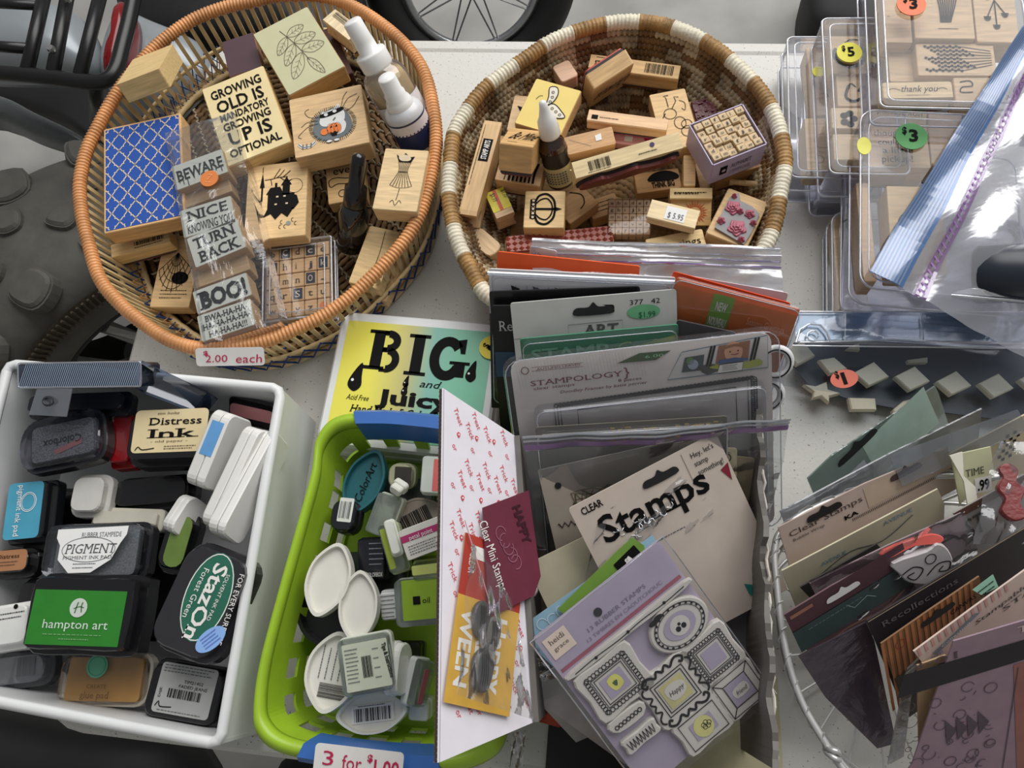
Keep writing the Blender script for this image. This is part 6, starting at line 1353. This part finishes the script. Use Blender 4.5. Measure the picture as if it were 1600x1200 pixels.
def sky(f):
    for k in range(9):
        f.ring(.15+.07*k, .05+.01*(k % 2), .004, .0007, mat((190, 206, 218)), a0=k*40, a1=k*40+250)
plate('stamp_packet', 'light blue card with pale scrolls sticking out under the lavender card', 'packet', [(806, 985, .118), (1020, 836, .120), (1060, 900, .11), (1040, 1198, .07), (1010, 1185, .07)], .001, mat((140, 176, 196), .5), sky, GK)
plate('card', 'white card fanned out lowest at the left under the blue card', 'card', [(834, 1092, .065), (930, 1030, .065), (1050, 1190, .015), (985, 1200, .01)], .001, mat((206, 202, 200), .55), None, GK)
plate('card', 'second white card just above the lowest fanned card', 'card', [(818, 1072, .075), (905, 1020, .075), (1000, 1130, .03), (900, 1160, .03)], .001, mat((200, 200, 196), .55), None, GK)
plate('frosted_sleeve', 'frosted white sleeve on the right behind the lavender card', 'sleeve', [(1040, 858, .085), (1110, 836, .085), (1195, 985, .05), (1190, 1040, .04), (1100, 960, .06)], .0012, clear((226, 226, 228), .45, .2, .06, .2, 28, (200, 200, 204)), None, GK)
plate('frosted_sleeve', 'second frosted sleeve leaning toward the torn wall', 'sleeve', [(1062, 880, .07), (1100, 842, .075), (1190, 960, .05), (1195, 1060, .03), (1140, 1000, .04)], .001, clear((226, 226, 228), .35, .2, .06, .2, 28, (190, 190, 194)), None, GK)
# lavender card of foam mounted frame stamps
A, B, D = (833, 998, .140), (1028, 843, .140), (1058, 1196, .085)
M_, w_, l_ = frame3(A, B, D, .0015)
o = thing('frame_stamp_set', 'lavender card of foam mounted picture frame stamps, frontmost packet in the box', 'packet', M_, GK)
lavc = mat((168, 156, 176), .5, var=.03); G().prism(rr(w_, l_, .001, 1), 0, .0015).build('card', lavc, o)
f = Face(w_, l_, .0015, o); f.disc(.42, .10, .0032, DARK, 2)
f.txt('13 RUBBER STAMPS', .30, .155, .46, .022, mat((120, 104, 130)), serif=.3); f.txt('13 TIMBRES EN CAOUTCHOUC', .26, .195, .60, .02, mat((130, 116, 140))); f.rect(.03, .04, .20, .16, mat((226, 206, 190)), 1); f.txt('heidi', .06, .085, .11, .028, brownink, serif=.5, lay=2); f.txt('grace', .06, .125, .11, .022, brownink, serif=.5, lay=2)
f.rect(.02, .215, .98, .235, mat((150, 80, 96)), 0); f.done()
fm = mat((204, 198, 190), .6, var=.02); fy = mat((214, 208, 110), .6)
def fs(pts, art=None, smooth=3, h=.005, holep=None, u0=0, v0=0, u1=1, v1=1, c=fm):
    """one foam stamp: thick white outline piece with its rubber drawing"""
    du, dv = (u1-u0)*.08, (v1-v0)*.08
    if v1-v0 > .1: u0, u1, v0, v1 = u0-du, u1+du, v0-dv, v1+dv
    q = [Vector((-w_/2+(u0+(u1-u0)*u)*w_, l_/2-(v0+(v1-v0)*v)*l_, 0)) for u, v in pts]
    if smooth: q = crom(q, smooth)
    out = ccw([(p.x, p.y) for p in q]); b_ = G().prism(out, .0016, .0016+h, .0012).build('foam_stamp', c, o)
    if art:
        ff = Face(w_*(u1-u0), l_*(v1-v0), .0016+h, b_, 'rubber_line'); 
        cx = (-.5+(u0+u1)/2)*w_; cy = (.5-(v0+v1)/2)*l_
        art(ff)
        for m_, g_ in ff.L.values():
            g_.v = [(x+cx, y+cy, z) for x, y, z in g_.v]
        ff.done()
    return b_
def box4(m=.0): return [(m, m), (.5, m), (1-m, m), (1-m, .5), (1-m, 1-m), (.5, 1-m), (m, 1-m), (m, .5)]
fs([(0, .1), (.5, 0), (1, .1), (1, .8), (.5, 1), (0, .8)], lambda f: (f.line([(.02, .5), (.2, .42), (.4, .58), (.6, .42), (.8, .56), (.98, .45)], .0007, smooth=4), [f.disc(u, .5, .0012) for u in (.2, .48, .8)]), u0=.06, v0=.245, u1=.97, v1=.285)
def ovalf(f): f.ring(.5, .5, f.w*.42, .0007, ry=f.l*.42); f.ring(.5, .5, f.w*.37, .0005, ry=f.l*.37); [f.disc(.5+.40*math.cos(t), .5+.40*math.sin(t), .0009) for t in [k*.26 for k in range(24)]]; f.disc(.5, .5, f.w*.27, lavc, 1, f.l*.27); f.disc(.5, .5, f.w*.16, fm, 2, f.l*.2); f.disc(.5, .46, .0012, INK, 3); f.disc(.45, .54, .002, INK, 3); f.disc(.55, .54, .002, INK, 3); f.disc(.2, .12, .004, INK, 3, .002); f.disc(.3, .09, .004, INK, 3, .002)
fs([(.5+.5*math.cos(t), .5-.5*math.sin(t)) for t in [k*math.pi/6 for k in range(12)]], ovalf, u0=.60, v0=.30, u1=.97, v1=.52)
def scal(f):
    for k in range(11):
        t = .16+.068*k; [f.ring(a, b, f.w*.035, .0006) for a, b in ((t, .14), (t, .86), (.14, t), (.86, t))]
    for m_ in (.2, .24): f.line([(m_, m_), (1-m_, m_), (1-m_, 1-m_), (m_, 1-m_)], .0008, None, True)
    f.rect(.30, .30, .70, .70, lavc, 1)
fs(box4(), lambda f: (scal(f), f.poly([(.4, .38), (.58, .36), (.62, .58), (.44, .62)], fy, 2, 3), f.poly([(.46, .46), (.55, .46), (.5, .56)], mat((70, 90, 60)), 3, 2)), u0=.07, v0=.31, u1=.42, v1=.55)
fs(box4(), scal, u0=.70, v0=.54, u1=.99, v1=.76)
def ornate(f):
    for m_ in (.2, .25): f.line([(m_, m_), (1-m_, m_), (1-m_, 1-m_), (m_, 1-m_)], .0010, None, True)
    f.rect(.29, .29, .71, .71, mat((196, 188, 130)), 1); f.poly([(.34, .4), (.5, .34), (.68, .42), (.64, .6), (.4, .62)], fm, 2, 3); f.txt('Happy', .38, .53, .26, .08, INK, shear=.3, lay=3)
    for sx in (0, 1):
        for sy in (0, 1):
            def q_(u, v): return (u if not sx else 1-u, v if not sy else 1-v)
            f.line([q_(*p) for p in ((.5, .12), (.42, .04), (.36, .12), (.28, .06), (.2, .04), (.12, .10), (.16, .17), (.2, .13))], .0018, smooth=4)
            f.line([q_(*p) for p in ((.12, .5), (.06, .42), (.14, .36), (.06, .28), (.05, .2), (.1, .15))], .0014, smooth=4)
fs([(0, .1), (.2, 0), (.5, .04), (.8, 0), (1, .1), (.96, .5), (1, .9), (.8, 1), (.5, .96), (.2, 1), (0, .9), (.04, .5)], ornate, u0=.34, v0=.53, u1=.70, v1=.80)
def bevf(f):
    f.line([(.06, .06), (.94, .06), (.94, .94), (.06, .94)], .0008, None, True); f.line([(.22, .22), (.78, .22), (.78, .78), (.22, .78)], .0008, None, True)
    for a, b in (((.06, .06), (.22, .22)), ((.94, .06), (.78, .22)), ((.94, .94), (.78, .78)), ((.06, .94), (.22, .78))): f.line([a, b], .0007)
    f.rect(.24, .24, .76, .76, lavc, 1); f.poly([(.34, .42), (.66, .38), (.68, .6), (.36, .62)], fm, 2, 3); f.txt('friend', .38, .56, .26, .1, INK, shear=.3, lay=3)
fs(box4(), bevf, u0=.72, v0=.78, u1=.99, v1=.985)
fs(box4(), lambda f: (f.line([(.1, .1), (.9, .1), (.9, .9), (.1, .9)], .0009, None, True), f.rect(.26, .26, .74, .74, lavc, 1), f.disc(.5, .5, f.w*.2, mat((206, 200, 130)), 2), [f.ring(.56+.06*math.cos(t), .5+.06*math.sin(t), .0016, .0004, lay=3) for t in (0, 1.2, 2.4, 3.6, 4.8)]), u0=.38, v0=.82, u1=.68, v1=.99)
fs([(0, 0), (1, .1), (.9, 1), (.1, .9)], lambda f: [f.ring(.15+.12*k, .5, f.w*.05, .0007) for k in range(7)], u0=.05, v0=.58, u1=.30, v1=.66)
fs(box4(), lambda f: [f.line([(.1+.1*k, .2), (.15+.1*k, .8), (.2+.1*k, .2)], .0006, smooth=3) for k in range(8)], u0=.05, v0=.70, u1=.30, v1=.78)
M2 = M_ @ Matrix.Translation((0, 0, .0100))
ob = thing('cello_sleeve', 'creased clear sleeve over the lavender card of frame stamps', 'sleeve', M2)
slv = clear((244, 245, 246), .025, .35, .03, .10, 14); r = random.Random(2)
G().grid(lambda u, v: ((u-.5)*w_*1.05, (.5-v)*l_*1.03, .0012*math.sin(9*u+7*v)+.0007*math.sin(30*u*v+2)), 24, 24).build('film', slv, ob, True)
for a in (-1, 1): G().tube([(a*w_*.525, (.5-k/12)*l_*1.03, .0008*math.sin(k)) for k in range(13)], .0005, seg=4).build('welded_seam', EDGE, ob)
G().tube([((k/12-.5)*w_*1.05, l_*.515, .0008*math.sin(k)) for k in range(13)], .0006, seg=4).build('welded_seam', EDGE, ob)
t, _, _ = sheet('cello_sleeve', 'crumpled clear sleeve end with barcode left of the blue card', 'sleeve', [(800, 985, .115), (842, 1012, .11), (870, 1060, .08), (772, 1085, .11)], clear((240, 240, 240), .14, .5, .12, .1, 14), nu=24, nv=20, amp=.002, seed=31)
# packets leaning on the flap
def redc(f):
    f.rect(0, 0, 1, .38, mat((176, 60, 48)), 0); f.rect(0, .38, 1, 1, mat((214, 168, 70)), 0)
    f.txt('15 CLEAR', .10, .06, .9*.4*f.l/f.w*.5, .05, PAPER, rot=-90); f.txt('CLEAR MINI STAMPS', .62, .04, .3*f.l/f.w, .025*2, PAPER, rot=-90); f.rect(.12, .06, .40, .14, PAPER, 1)
    for k, s_ in enumerate(('Happy', 'HALLO', 'WEEN')): f.txt(s_, .62-.26*k, .45, .45*f.l/f.w, .10, PAPER, rot=-90, bold=.03)
plate('stamp_packet', 'red and gold Halloween packet standing against the printed flap', 'packet', [onf(728, 832), onf(778, 852), onf(795, 960), onf(797, 1104), onf(706, 1100)], .0012, mat((200, 120, 60), .5), redc, GK)
def plum(f):
    f.txt('Clear Mini Stamps', .22, .12, .7*f.l/f.w, .035*f.w/f.l*3, PAPER, rot=-90); f.line([(.06, .05), (.06, .95)], .001, mat((190, 150, 160))); f.txt('HAPPY', .7, .1, .4*f.l/f.w, .12, mat((60, 20, 34)), rot=-90, bold=.04)
    for k in range(5): f.ring(.45+.02*k, .3+.08*k, .005, .0008, mat((150, 90, 110)), a0=k*60, a1=k*60+260)
plate('stamp_packet', 'plum packet reading clear mini stamps leaning on the flap', 'packet', [onf(755, 793, .006), onf(826, 766, .006), onf(845, 900, .006), onf(835, 930, .006), onf(764, 966, .006)], .0012, mat((108, 44, 62), .45), plum, GK)
for lb_, cx, cy, a, b_ in (('grey rubber skeleton hand piece on the flap packets', 775, 988, 11, 28), ('dark rubber ghost piece below the skeleton hand', 760, 1045, 15, 36), ('dark rubber bottle shape above the ghost piece', 757, 965, 12, 30)):
    M3, w3, l3 = frame3(onf(cx-a, cy-b_, .009), onf(cx+a, cy-b_+6, .009), onf(cx-a, cy+b_, .009), .004); oo = thing('rubber_piece', lb_, 'stamp', M3, 'loose rubber pieces in the flap pouch')
    G().prism([(w3*.5*math.cos(t)*(1+.1*math.sin(3*t)), l3*.5*math.sin(t)) for t in [k*math.pi/12 for k in range(24)]], 0, .004, .001).build('rubber_body', mat((110, 108, 102) if cx == 775 else (70, 70, 74), .4), oo)
    ff = Face(w3, l3, .004, oo, 'carved_line')
    for k in range(4): ff.line([(.3+.1*k, .15), (.35+.1*k, .5), (.28+.12*k, .85)], .0007, INK, smooth=4)
    ff.done()
t, _, _ = sheet('clear_pouch', 'limp clear pouch holding the rubber pieces against the flap', 'pouch', [onf(738, 845, .013), onf(800, 935, .013), onf(835, 1125, .010), onf(712, 1085, .012)], clear((246, 246, 244), .05, .25, .02, .12, 10), nu=20, nv=30, amp=.0008, seed=17)
c_ = P(822, 918, .09); oo = thing('candy_charm', 'red and white striped candy shaped stamp deep beside the flap', 'charm', Matrix.Translation(c_))
G().lathe([(.001, 0), (.008, .001), (.010, .004), (.008, .007), (.001, .008)], 20).build('candy_body', mat((226, 214, 210), .4), oo, True)
ff = Face(.02, .02, .0072, oo)
for k in range(6): a = k*1.047; ff.poly([(.5, .5), (.5+.42*math.cos(a), .5+.42*math.sin(a)), (.5+.42*math.cos(a+.5), .5+.42*math.sin(a+.5))], mat((170, 40, 44)))
ff.done()
stamp('red orange rubber block deep at the bottom left of the box', (838, 1096, .03), (882, 1108, .03), (834, 1126, .03), .014, (170, 70, 44), None, GK, rub=RUB)
plate('card', 'cream cardboard sheet on the box bottom at the lower right', 'card', [(1060, 1100, .004), (1215, 1060, .004), (1225, 1230, .004), (1020, 1230, .004)], .002, mat((190, 184, 150), .7), None, GK)
plate('card', 'black sheet on the box bottom that stands in for its shade', 'card', [(858, 1120, .004), (960, 1120, .004), (1010, 1230, .004), (850, 1230, .004)], .002, mat((20, 20, 20), .5), None, GK)  # black sheet paints the shade of the deep box floor
t, _, _ = sheet('clear_blister_tray', 'empty clear tray curling out at the bottom of the box beside the flap', 'tray', [(800, 1146, .06), (822, 1140, .05), (815, 1205, .05), (796, 1205, .06)], clear((236, 238, 240), .15, .3, .2, .1), nu=10, nv=16, amp=.0004, seed=2)

# ================================================================ wire basket of packets, lower right
wire = mat((206, 206, 204), .3, .5); 
wr = [P(x, y, .10) for x, y in ((1210, 860), (1214, 920), (1221, 980), (1233, 1040), (1254, 1100), (1284, 1152), (1320, 1205), (1380, 1270), (1480, 1330), (1640, 1340), (1760, 1280), (1800, 1100), (1790, 900), (1700, 780), (1560, 745), (1400, 750), (1280, 790), (1225, 825))]
wc = sum(wr, Vector())/len(wr); wb = thing('wire_basket', 'white wire basket with twisted thin wires at the lower right', 'basket', Matrix.Translation((wc.x, wc.y, Z0))); w0 = Vector((wc.x, wc.y, Z0))
wp_ = resample(crom([p-w0 for p in wr], 8), 220); G().tube(wp_, .0026, True, 8).build('rim_wire', wire, wb, True)
G().tube([p+Vector((.0035*math.cos(i*1.3), .0035*math.sin(i*1.3), .0035*math.sin(i*1.3))) for i, p in enumerate(wp_)], .0005, True, 4).build('twisted_wire', wire, wb)
for s_, z in ((.9, .055), (.8, .01)): G().tube([Vector((p.x*s_, p.y*s_, z)) for p in wp_], .0018, True, 6).build('hoop_wire', wire, wb, True)
for i in range(0, 220, 10):
    p = wp_[i]; q_ = wp_[(i+6) % 220]; G().tube([p, Vector((q_.x*.9, q_.y*.9, .055)), Vector((p.x*.8, p.y*.8, .01)), Vector((p.x*.3, p.y*.3, .008))], .0009, seg=5).build('side_wire', wire, wb)
c_ = P(1300, 1178, .102)-w0; G().tube([c_+Vector((.008*math.cos(a)*.5, .003*math.sin(a*.7), .008*math.sin(a))) for a in [k*.5 for k in range(26)]], .002, seg=6).build('wire_knot', wire, wb, True)
GW = 'packets in the wire basket'
def pk(label, pts, c, art=None, th=.0012, name='stamp_packet', m=None, cat='packet', bl=None):
    o, w_, l_, out = plate(name, label, cat, pts, th, m or mat(c, .5, var=.03), art, GW)
    if bl: blister(o, w_, l_, th, *bl)
    return o, w_, l_
film2 = clear((226, 228, 230), .10, .35, .07, .12, 12)
pk('mint green blister pack with hang slot, rearmost in the wire basket', [(1262, 748, .105), (1300, 712, .11), (1500, 626, .118), (1512, 640, .112), (1560, 760, .03), (1300, 840, .03)], (176, 196, 188), lambda f: (f.rect(.45, .12, .93, .5, mat((186, 212, 198), .5), 0), hole(f, .42, .10, .3), f.txt('Dear Me', .14, .42, .28, .09, grey, serif=.3), f.rect(.05, .24, .42, .8, mat((196, 200, 206)), 0)), m=clear((214, 226, 220), .35, .1, .12, .1, 28, (186, 208, 198)))
pk('clear sleeve with serrated top edge behind the tan clear stamps card', [(1219, 800, .108), (1385, 712, .112), (1548, 650, .115), (1560, 690, .10), (1560, 800, .03), (1250, 880, .03)], (200, 200, 200), None, m=film2, name='clear_sleeve', cat='sleeve')
pk('kraft packet with a black chequered circle at the right edge', [(1480, 712, .112), (1640, 628, .115), (1680, 760, .04), (1520, 800, .04)], (196, 180, 146), lambda f: [f.rect(.42+.03*i, .12+.05*j, .445+.03*i, .155+.05*j, INK, 1) for i in range(6) for j in range(6) if (i+j) % 2 == 0 and math.hypot(i-2.5, j-2.5) < 3.2] and None, name='stamp_packet')
def cst(f):
    f.txt('Clear Stamps', .06, .26, .42, .10, mat((70, 62, 60))); f.txt('Bubble Wrap', .07, .36, .18, .05, mat((90, 82, 78))); f.txt('KA', .36, .44, .08, .07, INK, bold=.04); hole(f, .27, .12, .2); hole(f, .74, .14, .18, mat((70, 50, 56)))
    for k in range(60): f.line([(.40+.0098*k, .47-.0002*k), (.40+.0098*k, .52-.0002*k)], .0005, mat((60, 56, 54)))
    f.rect(.5, .06, .99, .44, mat((190, 170, 150)), 0)
pk('tan card reading clear stamps bubble wrap', [(1216, 824, .112), (1350, 756, .115), (1488, 706, .118), (1500, 760, .09), (1240, 905, .08)], (190, 170, 158), cst)
pk('cream packet with blue lettering in front of the tan card', [(1222, 892, .106), (1340, 830, .108), (1470, 768, .112), (1490, 800, .10), (1480, 860, .06), (1260, 990, .04)], (200, 192, 164), lambda f: (f.txt('AVENUE', .22, .20, .16, .05, mat((90, 140, 170)), serif=.3), f.txt('AVENUE', .62, .10, .18, .05, mat((90, 140, 170)), serif=.3), f.line([(.2, .3), (.4, .2), (.6, .28), (.8, .15)], .0012, grey, smooth=4)))
pk('dark packet strip under the cream packet', [(1250, 918, .100), (1370, 850, .102), (1400, 880, .08), (1290, 960, .07)], (44, 42, 40), lambda f: f.small(.1, .1, .9, .5, 2, mat((120, 110, 100))))
pk('pale green card reading time with price label', [(1486, 712, .122), (1548, 698, .122), (1556, 745, .11), (1500, 788, .10)], (204, 204, 166), lambda f: (f.txt('TIME', .30, .48, .45, .14, mat((70, 70, 60)), serif=.6), f.rect(.5, .55, .9, .85, PAPER, 1), f.txt('.99', .55, .80, .3, .2, INK, bold=.03, lay=2)))
pk('white torn paper strip bent over the pale green card', [(1484, 712, .126), (1504, 706, .126), (1512, 745, .124), (1530, 762, .12), (1532, 792, .112), (1514, 792, .112), (1506, 752, .118)], (226, 222, 206), name='paper_strip', cat='paper')
pk('clear sleeve with punched strip at the right end of the mint pack', [(1390, 712, .120), (1590, 640, .122), (1600, 670, .11), (1410, 760, .11)], (200, 200, 200), None, m=film2, name='clear_sleeve', cat='sleeve')
pk('grey packet lettered S under the red ornament bag', [(1490, 802, .112), (1600, 742, .115), (1630, 820, .08), (1520, 870, .08)], (150, 144, 140), lambda f: (f.txt('ST', .10, .55, .22, .35, mat((70, 64, 62)), serif=.5), f.rect(0, 0, 1, .12, mat((96, 60, 50)), 1)))
ored = mat((122, 44, 44), .35, bump=.6, bscale=200)
c_ = P(1575, 770, .125); oo = thing('ornament_stamp', 'dark red ornament shaped rubber at the right edge', 'stamp', Matrix.Translation(c_), None)
G().prism([(p.x, p.y) for p in crom([Vector((x*.011, y*.021, 0)) for x, y in ((0, 1), (.6, .8), (.4, .4), (.9, .1), (.5, -.4), (.8, -.8), (0, -1), (-.7, -.7), (-.4, -.3), (-.8, .1), (-.4, .5), (-.6, .8))][::-1], 4)], 0, .005, .001).build('rubber_body', ored, oo)
t, _, _ = sheet('clear_pouch', 'clear pouch over the red ornament rubber at the right edge', 'pouch', [(1560, 690, .135), (1660, 690, .135), (1640, 850, .12), (1520, 850, .118)], clear((236, 236, 236), .10, .5, .08, .12, 14), nu=18, nv=18, amp=.002, seed=41)
# pink bag with swirl foam
pk('dusty pink backing card inside the clear bag with the swirl foam', [(1266, 912, .116), (1388, 852, .119), (1508, 806, .122), (1525, 870, .09), (1310, 1000, .07)], (150, 132, 136), None)
def fshape(lab_, pts, c, h=.004, art=None):
    q = [P(*p) for p in pts]; X = (q[1]-q[0]).normalized(); Y = q[0]-q[-1]; Y -= X*Y.dot(X); Y.normalize(); Z = X.cross(Y); O = sum(q, Vector())/len(q)
    M_ = Matrix.Translation(O+Z*.002) @ Matrix((X, Y, Z)).transposed().to_4x4(); mi = M_.inverted(); out = ccw([((mi @ p).x, (mi @ p).y) for p in crom(q, 3)])
    oo = thing('foam_stamp', lab_, 'stamp', M_, None); G().prism(out, 0, h, .001).build('foam_body', mat(c, .5), oo)
    if art: ww = max(x for x, y in out)-min(x for x, y in out); l2 = max(y for x, y in out)-min(y for x, y in out); f = Face(ww, l2, h, oo); art(f); f.done()
    return oo
fshape('red foam strip at the top of the pink backed bag', [(1376, 858, .120), (1440, 834, .121), (1466, 836, .120), (1464, 846, .118), (1420, 852, .118), (1380, 872, .118)], (206, 90, 80))
fshape('white foam scroll piece below the red foam strip', [(1386, 872, .117), (1440, 852, .118), (1452, 838, .118), (1474, 852, .116), (1484, 880, .108), (1450, 905, .100), (1410, 900, .102), (1396, 888, .110)], (190, 182, 184), .005, lambda f: (f.line([(.1, .55), (.3, .45), (.45, .6), (.3, .8), (.18, .65), (.3, .6)], .0009, smooth=4), f.line([(.5, .8), (.7, .6), (.9, .65), (.85, .85), (.7, .8), (.78, .7)], .0009, smooth=4), f.ring(.6, .4, .004, .0007)))
t, _, _ = sheet('clear_bag', 'clear bag with fold lines holding the red strip and scroll foam', 'bag', [(1264, 906, .124), (1510, 800, .130), (1530, 880, .095), (1306, 1010, .075)], clear((238, 236, 238), .08, .5, .07, .12, 12), nu=26, nv=16, amp=.0018, seed=44)
def plm(f): f.rect(0, 0, 1, .24, mat((86, 58, 66)), 0); f.rect(0, .24, 1, .52, mat((66, 84, 82)), 0); hole(f, .46, .13, .28, PAPER); f.line([(0, .24), (1, .24)], .0006, INK); f.rect(.03, .05, .22, .09, mat((160, 110, 90)), 1); f.small(.12, .28, .6, .36, 1, mat((120, 140, 136))); f.line([(.45, .3), (.5, .38), (.62, .33), (.68, .4)], .0007, mat((170, 190, 190))); f.line([(.1, .62), (.4, .56), (.7, .6), (.9, .52)], .002, mat((150, 110, 100)), smooth=4)
pk('plum and dark teal card with white hang slot', [(1225, 961, .122), (1300, 915, .125), (1405, 868, .128), (1440, 930, .09), (1290, 1060, .06)], (110, 84, 90), plm)
def blk(f): f.txt('Recollections', .06, .17, .42, .07, mat((120, 110, 118)), serif=.5); f.line([(0, .01), (1, .01)], .0008, mat((190, 170, 140)))
pk('black packet with grey serif letters in the wire basket', [(1355, 970, .125), (1480, 895, .128), (1640, 810, .132), (1660, 900, .09), (1400, 1080, .07)], (46, 40, 44), blk)
pk('purple tinted empty clear bag at the lower left of the wire basket', [(1248, 1026, .118), (1300, 1000, .119), (1352, 972, .120), (1375, 1010, .11), (1425, 1192, .03), (1388, 1192, .03), (1290, 1090, .08)], (110, 94, 108), None, m=clear((170, 156, 172), .45, .5, .07, .15, 14, (104, 92, 102)), name='clear_bag', cat='bag')
def strp(f):
    for k in range(16): f.poly([(.0+.06*k, .0), (.03+.06*k, 0), (.03+.06*k-.12, .8), (.06*k-.12, .8)], mat((176, 112, 70)), 0)
    hole(f, .55, .09, .34); f.txt('CANVAS', .66, .20, .26, .05, INK); f.ring(.16, .13, .004, .0008, mat((150, 60, 40)))
    f.rect(0, .45, 1, 1, mat((70, 62, 52)), 1)
pk('brown card with orange diagonal stripes and hang slot', [(1377, 1006, .130), (1450, 955, .132), (1532, 902, .134), (1570, 990, .10), (1420, 1120, .06)], (128, 92, 60), strp)
pk('green and white price label at the right end of the striped card', [(1520, 922, .138), (1552, 898, .139), (1562, 918, .137), (1534, 930, .136)], (130, 170, 150), lambda f: f.small(.1, .2, .9, .9, 2), th=.0008, name='price_label', cat='label')
def star(f):
    for k in range(14): f.rect(.02+.05*k, .0, .04+.05*k, .14, mat((200, 150, 140)), 0)
    f.txt('Stampable', .42, .30, .40, .07, mat((60, 50, 50)), shear=.3, serif=.3); f.txt('STAR', .62, .42, .34, .08, mat((60, 50, 50)), serif=.8); f.poly([(.10, .24), (.44, .10), (.47, .15), (.13, .30)], mat((120, 130, 140)), 1); f.txt('Collection', .17, .255, .22, .035, PAPER, rot=8, lay=2)
    f.txt('blue', .05, .34, .12, .05, mat((90, 120, 190)))
pk('pinkish white card lettered star with grey ribbon', [(1428, 1018, .138), (1520, 950, .140), (1640, 868, .143), (1680, 960, .11), (1460, 1060, .11)], (206, 184, 172), star)
pk('manila card with small sideways writing', [(1433, 1040, .128), (1478, 1024, .130), (1500, 1060, .12), (1475, 1190, .04), (1436, 1180, .05)], (190, 160, 120), lambda f: f.txt('(Simple Adornit)', .62, .05, .55*f.l/f.w, .09, INK, rot=-90))
pk('crinkled clear strip bag left of the manila card', [(1418, 1046, .124), (1436, 1030, .126), (1440, 1060, .12), (1424, 1195, .03), (1388, 1195, .03)], (180, 180, 178), None, m=clear((220, 220, 218), .2, .6, .12, .12, 16, (170, 166, 160)), name='clear_bag', cat='bag')
mv = mat((150, 126, 138), .5, var=.06)
def pkc(f):
    r = random.Random(6); dk = mat((84, 70, 80)); f.poly([(.12, .10), (.99, .10), (.99, .20), (.08, .22)], mat((34, 30, 36)), 0); f.txt('3-01', .16, .09, .2, .035, mat((90, 70, 76)), serif=.4); f.txt('TO', .62, .055, .12, .035, mat((210, 190, 190)), serif=.4)
    f.rect(.60, .22, 1, 1, mat((150, 96, 88)), 0)
    for k in range(60): u, v = .1+.42*r.random(), .26+.6*r.random(); f.ring(u, v, .002+.003*r.random(), .0006, dk, a0=r.random()*360, a1=r.random()*360+200)
    for k in range(4): f.poly([(.28+.05*k, .42), (.33+.05*k, .5), (.28+.05*k, .56)], dk, 2)
    f.txt('BRITISH SUPPLY CO', .70, .34, .52*f.l/f.w*.6, .03, mat((70, 46, 50)), rot=-78); f.txt('UNITED STATES', .84, .3, .5*f.l/f.w*.6, .04, mat((70, 46, 50)), rot=-78); f.line([(.62, .24), (.52, .9)], .0008, dk); f.line([(.78, .28), (.7, .8)], .0006, dk)
pk('large mauve card of vintage stamps, frontmost in the wire basket', [(1490, 1002, .145), (1640, 958, .147), (1760, 1100, .11), (1740, 1290, .06), (1400, 1250, .06), (1425, 1195, .07)], (158, 136, 146), pkc, m=mv)
G().add([P(x, y, .001)-P(1500, 1000, 0) for x, y in ((1300, 900), (1700, 800), (1800, 1250), (1400, 1250))], [(0, 1, 2, 3)]) if False else None
